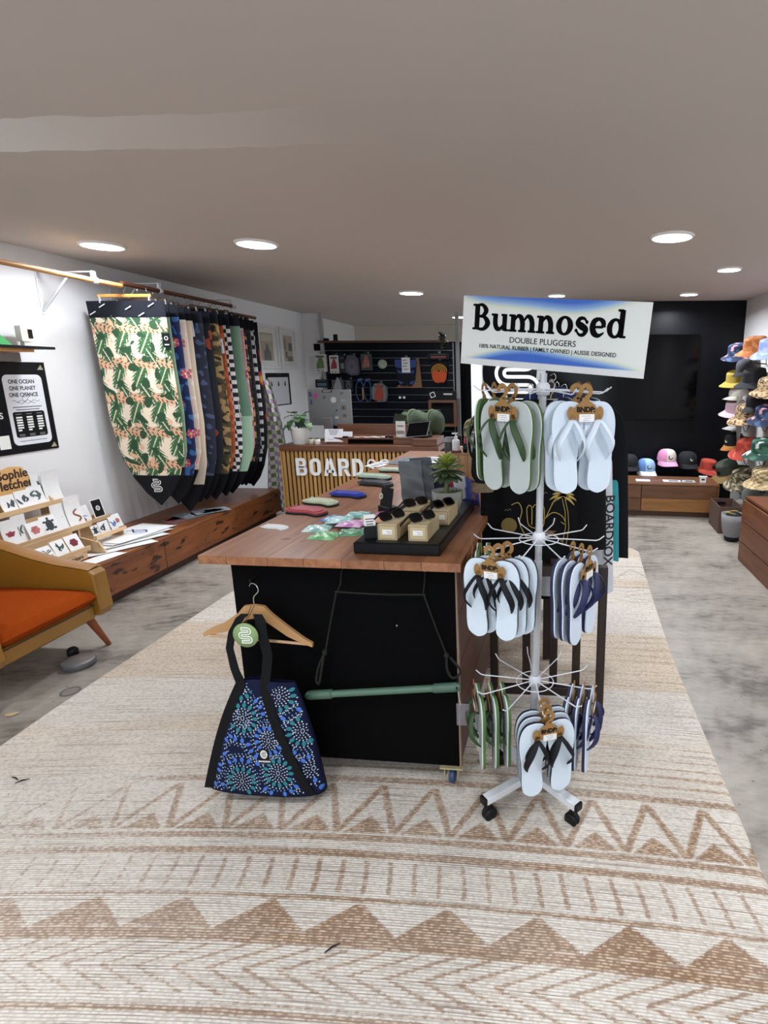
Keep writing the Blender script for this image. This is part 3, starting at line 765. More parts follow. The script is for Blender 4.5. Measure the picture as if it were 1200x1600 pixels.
    y_ = front(0.028, 0.215) - 0.0055
    add = MB(); o_, i_ = ring(0.0125, 0.0165, 0.0, 0.0); add.prism(ell(0.0125, 0.0165), 0, 0.0004); add.build('badge', P('white_print', 'f0f0ea', 0.6), lb, T(0.028, y_, 0.221, rx=90))
    logo(lb, T(0.028, y_ - 0.0006, 0.221, rx=90), 0.018, P('black_ink', '0a0a0b', 0.6), bg=P('white_print', 'f0f0ea', 0.6))
    text('BOARDSOX', 0.0078, P('white_print', 'f0f0ea', 0.6), lb, T(0.028, y_, 0.193, rx=90), 0.0002)
tote()
# ------------------------------------------------------------------ thong rack
M_rack = P('white_powder_coat', 'dcdee2', 0.35, vary=0.03)
M_gpole = P('grey_white_tube', 'c3c4c8', 0.32, 0.15, vary=0.04)
RPX, RPY = -0.055, 1.70
t = thing('revolving_rack', 'white revolving sandal rack on four caster feet', 'display rack', T(RPX, RPY, 0, rx=0.6, ry=1.0))
MB().tube([(0, 0, 0.10), (0, 0, 0.9)], 0.0135, 18).build('lower_pole', M_gpole, t)
MB().tube([(0, 0, 0.9), (0, 0, 1.50)], 0.0115, 18).build('upper_pole', M_gpole, t)
TIER = [(1.452, 'top'), (0.978, 'mid'), (0.462, 'low')]
SP = {}
for z, nm in TIER:
    hub = MB().lathe([(0.0145, -0.018), (0.021, -0.016), (0.021, 0.012), (0.0145, 0.02)], 20, T(0, 0, z)).build('hub', M_rack, t)
    pts = [(0.064 * math.cos(a), 0.064 * math.sin(a), z - 0.004) for a in np.linspace(0, 2 * math.pi, 33)[:-1]]
    MB().tube(pts, 0.0016, 6, closed=True).build('ring', M_rack, hub)
    for k in range(10):
        a = rad(k * 36 + {'top': 8, 'mid': 4, 'low': -8}[nm])
        c, s_ = math.cos(a), math.sin(a)
        MB().tube([(0.018 * c, 0.018 * s_, z), (0.185 * c, 0.185 * s_, z - 0.006), (0.196 * c, 0.196 * s_, z - 0.003), (0.212 * c, 0.212 * s_, z + 0.010)], 0.0021, 7).build('spoke', M_rack, hub)
M_blkpl = P('black_plastic', '121214', 0.45)
for ang in (222, 318, 130, 48):
    c, s_ = math.cos(rad(ang)), math.sin(rad(ang))
    Mx = T(0, 0, 0, rz=ang)
    leg = MB().box((0.105, 0, 0.087), (0.21, 0.032, 0.026), Mx, bev=0.002).build('leg', M_rack, t)
    MB().box((0.214, 0, 0.087), (0.012, 0.034, 0.028), Mx, bev=0.003).build('end_cap', M_blkpl, leg)
    MB().box((0.196, 0, 0.060), (0.016, 0.018, 0.03), Mx).lathe([(0.006, -0.016), (0.021, -0.016), (0.0245, -0.011), (0.0245, -0.003), (0.018, -0.002), (0.018, 0.002), (0.0245, 0.003), (0.0245, 0.011), (0.021, 0.016), (0.006, 0.016)], 18, Mx @ T(0.19, 0.0, 0.0255, rx=90)).build('caster', M_blkpl, leg)
MB().box((0, 0, 0.095), (0.06, 0.06, 0.03)).build('foot_boss', M_rack, t)

# the sign on top
def sign_cols(co):
    x, y = co[:, 0] / 0.297, co[:, 1] / 0.105
    wob = 0.05 * np.sin(x * 5.0)
    top = np.clip((y - 0.52 - 0.42 * np.abs(x + 0.05) ** 2.2 + wob) / 0.42, 0, 1)
    bot = np.clip((-y - 0.34 - 0.45 * np.abs(x + 0.05) ** 2.2 - wob) / 0.30, 0, 1) * (y > -0.80)
    b = np.maximum(top, bot)
    white, cream, sky, blue = [np.array(lin(h)) for h in ('d9dad6', 'd2d5bf', '86a9d0', '2a5cb8')]
    def lerp(a, c, k): return a + (c - a) * np.clip(k, 0, 1)[:, None]
    col = lerp(np.ones((len(x), 1)) * white, cream, b / 0.22)
    col = lerp(col, sky, (b - 0.2) / 0.35); col = lerp(col, blue, (b - 0.5) / 0.45)
    col[y < -0.80] = lin('d5d5d4')
    return col
SG = thing('shop_sign', 'white and blue sign board reading Bumnosed above the sandal rack', 'sign', T(-0.012, 1.715, 1.612) @ T(rz=-18.5) @ T(ry=4.6) @ T(rx=90))
mb = MB()
mb.grid(lambda u, v: (-0.297 + 0.594 * u, -0.105 + 0.21 * v, 0.0025), 150, 60, smooth=False)
mb.grid(lambda u, v: (0.297 - 0.594 * u, -0.105 + 0.21 * v, -0.0025), 2, 2, smooth=False)
for a, b_ in (((-0.297, -0.105), (0.297, -0.105)), ((0.297, -0.105), (0.297, 0.105)), ((0.297, 0.105), (-0.297, 0.105)), ((-0.297, 0.105), (-0.297, -0.105))):
    mb.add([(a[0], a[1], -0.0025), (b_[0], b_[1], -0.0025), (b_[0], b_[1], 0.0025), (a[0], a[1], 0.0025)], [(0, 1, 2, 3)])
o = mb.build('board', ATTR('printed_board', 0.5, 0.0), SG); paint(o, sign_cols)
MB().box((-0.019, -0.112, -0.006), (0.026, 0.05, 0.010), bev=0.001).build('socket', M_rack, SG)
M_ink = P('sign_black_ink', '0a0909', 0.7, spec=0.05)
def cooper(word, mb, M):
    """heavy rounded serif letters drawn as tapering strokes"""
    x = 0.0
    def st(pts, w): 
        sm = spline([(p[0], p[1], 0) for p in pts], 5) if len(pts) > 2 else [Vector((p[0], p[1], 0)) for p in pts]
        k = len(sm)
        ws = [np.interp(i / (k - 1), np.linspace(0, 1, len(w)), w) for i in range(k)]
        ribbon2d(mb, [(x + p.x, p.y) for p in sm], ws, 0, 0.02, M)
    def dotb(px, py, r, sx=1.0): mb.prism([(x + px + r * sx * math.cos(a), py + r * math.sin(a)) for a in np.linspace(0, 2 * math.pi, 14)[:-1]], 0, 0.02, M)
    def serif(x0, x1, y): 
        st([(x0, y), (x1, y)], [0.13, 0.13]); dotb(x0, y, 0.066); dotb(x1, y, 0.066)
    for ch in word:
        if ch == 'B':
            st([(0.30, 0.04), (0.30, 1.42)], [0.36, 0.36]); serif(0.03, 0.5, 0.065); serif(0.03, 0.5, 1.395)
            st([(0.35, 1.40), (0.68, 1.40), (0.93, 1.10), (0.70, 0.80), (0.38, 0.77)], [0.12, 0.20, 0.36, 0.2, 0.11])
            st([(0.38, 0.77), (0.80, 0.75), (1.08, 0.40), (0.80, 0.07), (0.35, 0.06)], [0.11, 0.22, 0.40, 0.22, 0.13]); x += 1.40
        elif ch == 'u':
            st([(0.24, 0.95), (0.24, 0.42), (0.38, 0.14), (0.62, 0.14), (0.82, 0.38)], [0.33, 0.34, 0.30, 0.2, 0.1]); st([(0.90, 0.95), (0.90, 0.03)], [0.33, 0.33])
            serif(0.0, 0.30, 0.90); serif(0.70, 0.95, 0.90); serif(0.90, 1.14, 0.065); x += 1.24
        elif ch in 'nm':
            st([(0.26, 0.95), (0.26, 0.03)], [0.33, 0.33]); serif(0.02, 0.3, 0.90); serif(0.02, 0.48, 0.065)
            for q in range(2 if ch == 'm' else 1):
                o_ = 0.66 * q
                st([(0.34 + o_, 0.60), (0.56 + o_, 0.88), (0.80 + o_, 0.80), (0.92 + o_, 0.50), (0.92 + o_, 0.03)], [0.08, 0.2, 0.32, 0.34, 0.33])
                serif(0.70 + o_, 1.14 + o_, 0.065)
            x += 1.26 + (0.66 if ch == 'm' else 0)
        elif ch == 'o':
            o_, i_ = ring(0.56, 0.53, 0.20, 0.38, 28, x + 0.58, 0.49); add_ring(mb, o_, i_, 0, 0.02, M); x += 1.20
        elif ch == 's':
            st([(0.80, 0.72), (0.62, 0.92), (0.34, 0.90), (0.24, 0.66), (0.50, 0.50), (0.76, 0.34), (0.64, 0.08), (0.36, 0.06), (0.14, 0.30)], [0.10, 0.16, 0.22, 0.34, 0.40, 0.34, 0.22, 0.16, 0.10])
            dotb(0.80, 0.74, 0.10); dotb(0.15, 0.27, 0.10); x += 0.98
        elif ch == 'e':
            st([(0.30, 0.50), (0.86, 0.52)], [0.13, 0.15])
            st([(0.88, 0.50), (0.84, 0.78), (0.58, 0.93), (0.28, 0.80), (0.20, 0.48), (0.32, 0.18), (0.62, 0.06), (0.94, 0.24)], [0.26, 0.30, 0.18, 0.32, 0.38, 0.36, 0.22, 0.06]); x += 1.06
        elif ch == 'd':
            o_, i_ = ring(0.50, 0.53, 0.19, 0.37, 26, x + 0.53, 0.49, 0.03); add_ring(mb, o_, i_, 0, 0.02, M)
            st([(0.92, 0.03), (0.92, 1.45)], [0.33, 0.33]); serif(0.68, 0.95, 1.42); serif(0.90, 1.18, 0.065); x += 1.2
    return x
mb = MB(); wd = cooper('Bumnosed', MB(), None)
sc_ = 0.490 / wd
cooper('Bumnosed', mb, T(-0.260, 0.0035, 0.0026) @ Matrix.Diagonal((sc_, 0.0535, 0.03, 1)))
mb.build('lettering', M_ink, SG)
text('DOUBLE PLUGGERS', 0.0245, M_ink, SG, T(-0.022, -0.022, 0.0030), 0.0, xs=1.0)
text('100% NATURAL RUBBER | FAMILY OWNED | AUSSIE DESIGNED', 0.0172, M_ink, SG, T(-0.012, -0.0455, 0.0030), 0.0001, xs=0.93)

# thongs on cardboard hangers
M_card = P('kraft_card', '936c3b', 0.7, vary=0.12, scale=60); M_paper = P('white_label_paper', 'e9e6e4', 0.7, vary=0.02)
def foot(k=1.0):
    """outline of a sole, toe up; a gentle curve for a left or right foot"""
    ctrl = [(0.000, 0.138), (0.027, 0.132), (0.043, 0.112), (0.0485, 0.080), (0.045, 0.040), (0.038, 0.000), (0.036, -0.045), (0.037, -0.090), (0.030, -0.122), (0.000, -0.138),
            (-0.030, -0.122), (-0.036, -0.090), (-0.034, -0.045), (-0.038, 0.000), (-0.046, 0.045), (-0.047, 0.085), (-0.040, 0.115), (-0.024, 0.133)]
    p = [Vector((a * k + 0.006 * k * math.cos((b - 0.02) * 14), b, 0)) for a, b in ctrl]
    return [(v.x, v.y) for v in spline(p + [p[0]], 3)[:-1]]
SOLE = {}
def sandal_meshes(key, bed, mid, edge, strap):
    if key in SOLE: return SOLE[key]
    mats = {k: P('rubber_' + h, h, 0.6, vary=0.04, scale=200, bump=0.12, bscale=900) for k, h in (('bed', bed), ('mid', mid), ('edge', edge), ('strap', strap))}
    res = {}
    for side in (-1, 1):
        pl = foot(side)
        s_ = MB().prism(pl, -0.0145, -0.0035, mi=0, smooth=True)
        s_.prism([(a * 1.004, b * 1.003) for a, b in pl], -0.0038, -0.0015, mi=1, smooth=True)
        bedm = MB().prism([(a * 0.997, b * 0.998) for a, b in pl], -0.0016, 0.0005)
        cx = -0.004 * side
        st = MB()
        for q in (-1, 1):
            pth = spline([(cx, 0.078, 0.0), (cx + q * 0.004, 0.083, 0.020), (cx + q * 0.020, 0.058, 0.034), (cx + q * 0.038, 0.020, 0.034), (cx + q * 0.0375, -0.010, 0.020), (cx + q * 0.0275, -0.036, 0.001)], 5)
            k = len(pth); w = [np.interp(i / (k - 1), [0, 0.15, 0.5, 0.8, 1], [0.0035, 0.0085, 0.0115, 0.0100, 0.0045]) for i in range(k)]
            st.tube(pth, w, 8, flat=(1.0, 0.28))
        logo_ = MB()
        qd = 1 if side > 0 else -1
        res[side] = (s_.mesh('sole', [mats['edge'], mats['mid']]), bedm.mesh('footbed', mats['bed']), st.mesh('strap', mats['strap']))
    SOLE[key] = res
    return res
HANG = None
def hanger_mesh():
    global HANG
    if HANG: return HANG
    mb = MB()
    body = [(-0.034, -0.026), (0.034, -0.026), (0.036, 0.000), (0.028, 0.016), (0.012, 0.026), (0.010, 0.036), (-0.010, 0.036), (-0.012, 0.026), (-0.028, 0.016), (-0.036, 0.000)]
    mb.prism(body, 0, 0.0012)
    for s_ in (-1, 1): mb.prism(ell(0.011, 0.020, 16, s_ * 0.044, -0.008), 0, 0.0012); mb.prism([(s_ * 0.03, -0.028), (s_ * 0.05, -0.024), (s_ * 0.045, -0.010), (s_ * 0.03, -0.014)], 0, 0.0012)
    hk = spline([(0.0, 0.034, 0), (0.012, 0.046, 0), (0.013, 0.062, 0), (0.0, 0.072, 0), (-0.013, 0.064, 0), (-0.012, 0.052, 0)], 5)
    ribbon2d(mb, [(p.x, p.y) for p in hk], 0.0125, 0, 0.0012)
    HANG = mb.mesh('card_hanger', M_card); return HANG
WORD = None
def pair(label, key, cols, x, y, z, yaw, tilt=0.0, front=True, group=None):
    """a pair of thongs on a kraft hanger; origin at the hook, facing local -y"""
    global WORD
    t = thing('sandal_pair', label, 'sandals', T(x, y, z, rz=yaw) @ T(ry=tilt, s=0.945), group or 'rubber sandals on the rack')
    res = sandal_meshes(key, *cols)
    for side in (-1, 1):
        s_ = link('sandal', res[side][0], t, T(side * 0.0475, -0.004, -0.172, rx=90) @ T(rz=side * 2.5 ) )
        link('footbed', res[side][1], s_); link('strap', res[side][2], s_)
    h = link('card_hanger', hanger_mesh(), t, T(0, -0.016, -0.060, rx=90))
    if front:
        if WORD is None:
            w = text('BNDP:', 0.021, P('hanger_black_ink', '17130f', 0.6), h, T(0.001, 0.002, 0.0016), 0.0010, xs=0.95); WORD = w.data
        else: link('lettering', WORD, h, T(0.001, 0.002, 0.0016))
        MB().box((0.004, -0.022, 0.002), (0.046, 0.022, 0.0008)).build('price_label', M_paper, h)
        mb = MB()
        for r_ in range(3): mb.box((0.002 + (r_ % 2) * 0.004, -0.016 - r_ * 0.006, 0.0025), (0.026 - r_ * 0.004, 0.0012, 0.0002))
        mb.build('label_print', P('grey_print', '8f8b8a', 0.7), h)
    return t
GREEN = ('gr', ('b3bab8', 'e4e8e0', '4a6a38', '2f4726'))
WHITE = ('wh', ('cfdae6', 'd5dfe9', 'b9c4cf', 'd3dde8'))
WBLK = ('wb', ('d0dbe6', 'd5dfe9', '1a2030', '14151a'))
NAVY = ('nv', ('cdd8e6', 'dfe5ee', '121b42', '141a48'))
GDK = ('wd', ('ccd7e2', 'cfd8e0', '59626b', 'c7d2dd'))
def spoke_pos(z, ang, r): return (RPX + z * math.tan(rad(1.0)) + r * math.cos(rad(ang)), RPY - z * math.tan(rad(0.6)) + r * math.sin(rad(ang)), z)
def hang(tier, ang, rs, kind, labels, yaw_add=0.0, front_first=True):
    z = {'top': 1.456, 'mid': 0.978, 'low': 0.462}[tier]
    for i, (r, lab) in enumerate(zip(rs, labels)):
        x, y, zz = spoke_pos(z, ang, r)
        pair(lab, kind[0], kind[1], x, y, zz, ang + 90 + yaw_add, front=(i == 0))
# top tier
hang('top', 308, (0.190, 0.150), WHITE, ('all-white rubber sandals at the front of the top tier', 'white rubber sandals hanging behind the all-white front pair'), yaw_add=-24)
hang('top', 236, (0.180, 0.135), GREEN, ('grey sandals with green straps at the front of the top tier', 'green-edged sandals tucked right behind the front green-strapped pair'))
hang('top', 160, (0.185, 0.150), GREEN, ('green sandals at the outer left of the top tier, mostly hidden', 'green sandals at the inner left of the top tier, mostly hidden'))
hang('top', 40, (0.17, 0.13), NAVY, ('navy sandals at the back right of the top tier', 'navy sandals nearest the pole at the back of the top tier'))
# middle tier
hang('mid', 222, (0.190, 0.155, 0.120), WBLK, ('white sandals with black straps at the front of the middle tier', 'white sandals second in line behind the middle tier black-strapped pair', 'white sandals third in line behind the middle tier black-strapped pair'), yaw_add=32)
hang('mid', 322, (0.180, 0.150, 0.118), NAVY, ('white and navy sandals foremost on the right of the middle tier', 'navy-edged sandals second from the outside on the middle tier', 'navy-edged sandals nearest the pole on the middle tier'), yaw_add=8)
hang('mid', 184, (0.20, 0.17), GREEN, ('green sandals at the outer left of the middle tier beside the counter', 'green sandals at the inner left of the middle tier beside the counter'))
# low tier
hang('low', 284, (0.185, 0.150, 0.118), WBLK, ('white sandals with black straps at the front of the lowest tier', 'white sandals second in line behind the lowest black-strapped pair', 'white sandals third in line behind the lowest black-strapped pair'), yaw_add=6)
hang('low', 190, (0.195, 0.150, 0.110), GREEN, ('outermost green-edged sandals on the lowest tier', 'middle of the three green-edged sandals on the lowest tier', 'innermost green-edged sandals on the lowest tier'), yaw_add=6)
hang('low', 352, (0.190, 0.155, 0.120), NAVY, ('outermost navy sandals on the right of the lowest tier', 'middle of the three navy sandals on the lowest tier', 'innermost navy sandals on the lowest tier'), yaw_add=-4)
# ------------------------------------------------------------------ things on the counter
ZC = 0.9003
def fin(label, cols, x, y, rz, s=1.0, base=True):
    t = thing('surf_fin', label, 'surf fin', T(x, y, ZC, rz=rz, s=s), 'fins laid out on the counter')
    out = [(v.x, v.y) for v in spline([(-0.085, -0.028, 0), (-0.088, 0.010, 0), (-0.080, 0.046, 0), (-0.040, 0.052, 0), (0.015, 0.050, 0), (0.060, 0.034, 0), (0.084, 0.006, 0), (0.082, -0.030, 0), (0.066, -0.048, 0), (0.045, -0.042, 0), (0.010, -0.030, 0), (-0.040, -0.034, 0)], 5)]
    z0 = 0.0
    if base:
        bm = MB().prism([(a * 1.06 + 0.004, b * 1.08 - 0.008) for a, b in out], 0, 0.007, smooth=True); bm.build('black_base', P('matt_black_rubber', '18191b', 0.6), t); z0 = 0.0065
    c = P('fin_' + cols, cols, 0.38, vary=0.06, coat=0.2)
    m = MB(); m.prism(out, z0, z0 + 0.007, smooth=True); m.prism([(a * 0.86 - 0.004, b * 0.80 + 0.002) for a, b in out], z0 + 0.007, z0 + 0.0115, smooth=True)
    bl = m.build('blade', c, t)
    for k in range(4):
        MB().box((-0.092, -0.022 + k * 0.021, z0 + 0.007), (0.020, 0.012, 0.009), bev=0.002).build('tab', c, bl)
    return t
fin('small white fin lying flat nearest the counter front edge', 'e4e4e2', -1.085, 2.005, -8, 0.60, False)
fin('coral red fin on a black base, at the counter left edge', 'b64650', -1.062, 2.245, -10, 1.02)
fin('cream fin on a black base behind the coral red one', 'c9d0b4', -1.070, 2.415, -14, 0.95)
fin('bright blue fin on a black base in the middle of the row', '2b3cae', -1.003, 2.585, -8, 0.98)
fin('charcoal fin on a black base in the middle of the row', '3a3d42', -0.953, 2.865, -12, 1.06)
fin('pale mint fin right behind the charcoal one', 'b4c9b4', -1.020, 3.05, -12, 1.10, True)
fin('pale mint fin farthest along the counter', 'bccab4', -0.965, 3.27, -6, 1.08, True)

def pack(label, cols, x, y, z, rz, w=0.105, h=0.085, th=0.011):
    """small tie-dyed pouch, a pillow with its own blotched colours"""
    a, b_ = [np.array(lin(c)) for c in cols]
    ph = R.uniform(0, 9)
    m = MB().grid(lambda u, v: ((u - 0.5) * w * (1 - 0.06 * math.sin(v * 3.1)), (v - 0.5) * h, th * (max(0, math.sin(u * math.pi) * math.sin(v * math.pi)) ** 0.16) + 0.002 * math.sin(u * 17 + ph) * math.sin(v * 13)), 22, 18)
    m.grid(lambda u, v: ((0.5 - u) * w * (1 - 0.06 * math.sin(v * 3.1)), (v - 0.5) * h, 0.0), 2, 18)
    o = m.build('dyed_pouch', ATTR('glossy_pouch', 0.35, 0.1, 200), None, T(x, y, z, rz=rz))
    paint(o, lambda co: a + (b_ - a) * np.clip(0.5 + 0.8 * np.sin(co[:, 0:1] * 90 + ph + 2 * np.sin(co[:, 1:2] * 70)) * np.sin(co[:, 1:2] * 80 + ph), 0, 1))
    tag(o, label, 'pouch', 'tie-dyed pouches on the counter')
for a in [('teal and white dyed pouch at the left of the pile', ('7fb8ae', 'd5e6e0'), -0.915, 2.00, ZC, 5),
          ('green dyed pouch at the front of the pile', ('4f9a5c', '9ccf9a'), -0.845, 1.905, ZC, -8),
          ('dark green dyed pouch right of the light green one', ('3f7a56', '78ad84'), -0.760, 1.955, ZC, 10),
          ('pink and lilac dyed pouch in the middle of the pile', ('c07ab4', 'e3bcd9'), -0.790, 2.035, ZC + 0.012, -6),
          ('blue and violet dyed pouch at the back left of the pile', ('5d6fae', '9db0d8'), -0.900, 2.145, ZC, -12),
          ('peach dyed pouch right of the pink one', ('dfa57c', 'f0cfae'), -0.735, 2.125, ZC + 0.006, 8),
          ('aqua dyed pouch at the back of the pile', ('6bbcb4', 'bfe3dd'), -0.830, 2.215, ZC, 4),
          ('magenta dyed pouch at the back right of the pile', ('b0679e', 'dba8cf'), -0.710, 2.220, ZC, -6),
          ('pale aqua dyed pouch between teal and blue ones', ('8cc9c4', 'd6ecec'), -0.855, 2.075, ZC + 0.016, 14)]:
    pack(*a)

# black plinth tray and what stands on it
t = thing('display_tray', 'low matt black display tray at the counter front corner', 'tray', T(-0.505, 2.03, 0.9005, rz=-2.2))
MB().box((0, 0, 0.020), (0.300, 0.64, 0.040), bev=0.003).build('tray_block', P('satin_black_board', '0b0b0c', 0.35), t)
MB().box((0, 0, 0.0408), (0.286, 0.626, 0.0012)).build('tray_top', P('satin_black_sheet', '101011', 0.28), t)
ZTR = 0.9425
M_kraft = P('kraft_box_board', 'bda983', 0.7, vary=0.05, scale=40); M_kl = P('box_outline_ink', '4d402c', 0.7)
def glasses_box(label, x, y, rz, L_=0.165):
    t = thing('glasses_box', label, 'box', T(x, y, ZTR, rz=rz), 'kraft boxes on the tray')
    w, h = 0.066, 0.056
    b = MB().box((0, L_ / 2, h / 2), (w, L_, h), bev=0.0008).build('carton', M_kraft, t)
    m = MB()
    for a in ((-w / 2 + 0.004, 0, 0.0012, h - 0.01), (w / 2 - 0.004, 0, 0.0012, h - 0.01)): m.box((a[0], -0.0003, h / 2), (a[2], 0.0006, a[3]))
    for zz in (0.005, h - 0.005): m.box((0, -0.0003, zz), (w - 0.008, 0.0006, 0.0012))
    m.build('printed_border', M_kl, b)
    MB().box((0.0, -0.0006, h * 0.52), (0.034, 0.001, 0.017)).build('label', M_paper, b)
    m = MB().box((0.006, -0.0013, h * 0.55), (0.018, 0.0004, 0.0016)).box((0.008, -0.0013, h * 0.45), (0.014, 0.0004, 0.0016)); m.build('label_print', P('grey_print', '8f8b8a', 0.7), b)
def sunglasses(label, x, y, z, rz, tint='0c0c0d', rx=0):
    t = thing('sunglasses', label, 'sunglasses', T(x, y, z, rz=rz, s=0.82) @ T(rx=rx), 'sunglasses on the boxes')
    fr = P('frame_' + tint, tint, 0.25, spec=0.35)
    f = MB()
    for s_ in (-1, 1):
        o_ = rrect(0.060, 0.046, 0.017, 5, s_ * 0.034, 0); i_ = rrect(0.047, 0.034, 0.013, 5, s_ * 0.034, 0)
        add_ring(f, o_, i_, 0, 0.0045, T(rx=78))
    f.box((0, -0.001, 0.008), (0.02, 0.005, 0.007))
    f.build('frame', fr, t)
    l = MB()
    for s_ in (-1, 1): l.prism(rrect(0.048, 0.035, 0.013, 5, s_ * 0.034, 0), 0.0012, 0.003, T(rx=78))
    l.build('lenses', P('dark_lens', '050506', 0.12, spec=0.3), t)
    for s_ in (-1, 1):
        MB().tube(spline([(s_ * 0.064, 0.0, 0.012), (s_ * 0.066, 0.06, 0.010), (s_ * 0.060, 0.115, 0.002), (s_ * 0.056, 0.135, -0.014)], 4), 0.0036, 6, flat=(0.6, 1.3)).build('temple', fr, t)
B_ = [(-0.555, 1.742, -2, 'front left kraft box with a white label on the black tray'), (-0.448, 1.736, -2, 'front right kraft box with a white label on the black tray'),
      (-0.525, 1.945, -2, 'back left kraft box on the black tray'), (-0.415, 1.945, -2, 'back right kraft box on the black tray')]
for x, y, rz, lab in B_: glasses_box(lab, x, y, rz)
G_ = [('black sunglasses lying across the front left kraft box', -0.555, 1.80, 24, '0d0d0e'), ('black sunglasses lying across the front right kraft box', -0.445, 1.79, 20, '111112'),
      ('dark tortoise sunglasses on the back left kraft box', -0.52, 2.00, 18, '20140f'), ('dark tortoise sunglasses on the back right kraft box', -0.41, 1.99, 24, '241812')]
for lab, x, y, rz, c in G_: sunglasses(lab, x, y, ZTR + 0.056 + 0.018, rz + 32, c, -38)
t = thing('card_box', 'small black box of white cards at the tray front left corner', 'card holder', T(-0.622, 1.765, ZTR, rz=20))
MB().box((0, 0, 0.022), (0.042, 0.032, 0.044), bev=0.001).build('holder', P('satin_black_board', '0b0b0c', 0.35), t)
MB().box((0, 0.004, 0.06), (0.038, 0.010, 0.044)).build('cards', M_paper, t)
m = MB()
for k in range(3): m.box((0.0, -0.0014, 0.068 - k * 0.009), (0.03 - k * 0.004, 0.0004, 0.003))
m.build('card_print', P('dark_print', '2a2a2c', 0.7), t)
t = thing('card_stand', 'black folded card stand with a white round mark beside the pouches', 'card stand', T(-0.725, 2.26, ZC, rz=-38))
MB().prism([(-0.001, 0), (0.001, 0), (0.022, 0.112), (0.020, 0.112)], -0.042, 0.042, T(rx=90) @ T(ry=90)).build('front_card', P('black_card', '131316', 0.5), t, T())
MB().box((0, 0.018, 0.015), (0.086, 0.05, 0.03), bev=0.002).build('foot', P('black_card', '131316', 0.5), t)
add = MB(); o_, i_ = ring(0.013, 0.013, 0.0095, 0.0095, 24); add_ring(add, o_, i_, 0, 0.0005); add.build('round_mark', P('white_print', 'f0f0ea', 0.6), t, T(0, -0.0155, 0.080, rx=80))
logo(t, T(0, -0.0155, 0.080, rx=80), 0.011, P('white_print', 'f0f0ea', 0.6), bg=P('black_card', '131316', 0.5))
# clear little stand with a card between the boxes
t = thing('card_stand', 'clear upright card holder between the back kraft boxes', 'card stand', T(-0.468, 2.12, ZTR, rz=12))
MB().box((0, 0, 0.04), (0.005, 0.05, 0.08)).build('clear_sheet', P('clear_acrylic', 'dfe4e8', 0.08, alpha=0.35), t)
MB().box((0, 0, 0.003), (0.03, 0.05, 0.006)).build('foot', P('clear_acrylic', 'dfe4e8', 0.08, alpha=0.35), t)

# grey garment packs leaning in a row
def garment_pack(label, x, y, z, rz, lean, w, h, th, col):
    c = np.array(lin(col)); ph = R.uniform(0, 9)
    m = MB()
    def f(u, v, s_): return ((u - 0.5) * w * (1 - 0.05 * math.sin(v * 9 + ph) * 0.5), s_ * th / 2 * max(0.02, math.sin(u * math.pi) * math.sin(v * math.pi)) ** 0.35 + 0.004 * math.sin(v * 21 + u * 6 + ph), v * h)
    m.grid(lambda u, v: f(u, v, -1), 20, 26); m.grid(lambda u, v: f(1 - u, v, 1), 20, 26)
    o = m.build('folded_garment', ATTR('crumpled_cotton', 0.85, 0.5, 120), None, T(x, y, z, rz=rz) @ T(rx=lean))
    paint(o, lambda co: c * (0.92 + 0.16 * noise2(co[:, 0], co[:, 2], 70.0, 2.0)[:, None]))
    tag(o, label, 'garment', 'garments leaning on the counter')
garment_pack('crumpled mid grey garment pack leaning beside the pot plant, foremost', -0.635, 2.42, ZC + 0.003, 28, -18, 0.105, 0.205, 0.028, '74777b')
garment_pack('darker grey garment pack leaning behind the foremost one', -0.597, 2.47, ZC + 0.003, 28, -16, 0.105, 0.212, 0.028, '5d6166')
garment_pack('navy folded garment pack at the back of the grey packs', -0.545, 2.53, ZC + 0.003, 28, -14, 0.105, 0.175, 0.026, '2a3040')

# succulent in a grey pot
t = thing('potted_succulent', 'rosette succulent in a round grey concrete pot on the tray', 'plant', T(-0.425, 2.15, ZTR))
MB().lathe([(0.036, 0.0), (0.050, 0.012), (0.061, 0.045), (0.064, 0.088), (0.0605, 0.089), (0.058, 0.070), (0.001, 0.068)], 36, caps=True).build('pot', P('grey_concrete_pot', '84867f', 0.75, vary=0.06, scale=40, bump=0.2), t)
MB().lathe([(0.001, 0.076), (0.058, 0.072)], 24, caps=False).build('soil', P('gravel_soil', '5d5348', 0.95, vary=0.4, scale=220, bump=1.0), t)
MB().tube(spline([(-0.005, 0, 0.07), (-0.002, 0, 0.11), (0.002, 0.0, 0.175)], 4), [0.009] * 9, 8).build('stem', P('succulent_stem', '6b7440', 0.7), t)
leafm = [P('succulent_leaf_dark', '39472a', 0.5, vary=0.2, scale=50), P('succulent_leaf_mid', '6b7a34', 0.5, vary=0.2, scale=50), P('succulent_leaf_bright', '93a03c', 0.5, vary=0.15, scale=50)]
def fleshy(L_, w):
    def f(u, v):
        a = 2 * math.pi * u; k = math.sin(min(1, v * 1.02 + 0.02) * math.pi) ** 0.6 * (0.35 + 0.65 * v) * (1 if v < 0.75 else (1 - v) / 0.25 * 0.98 + 0.02)
        k = np.interp(v, [0, 0.3, 0.7, 0.9, 1], [0.35, 0.6, 1.0, 0.7, 0.02])
        return (w * k * math.cos(a), w * 0.28 * k * math.sin(a) + 0.15 * L_ * v * v, L_ * v)
    return MB().grid(f, 8, 8, wrap=True)
LM = [fleshy(0.075, 0.014).mesh('rosette_leaf', m_) for m_ in leafm]
n = 0
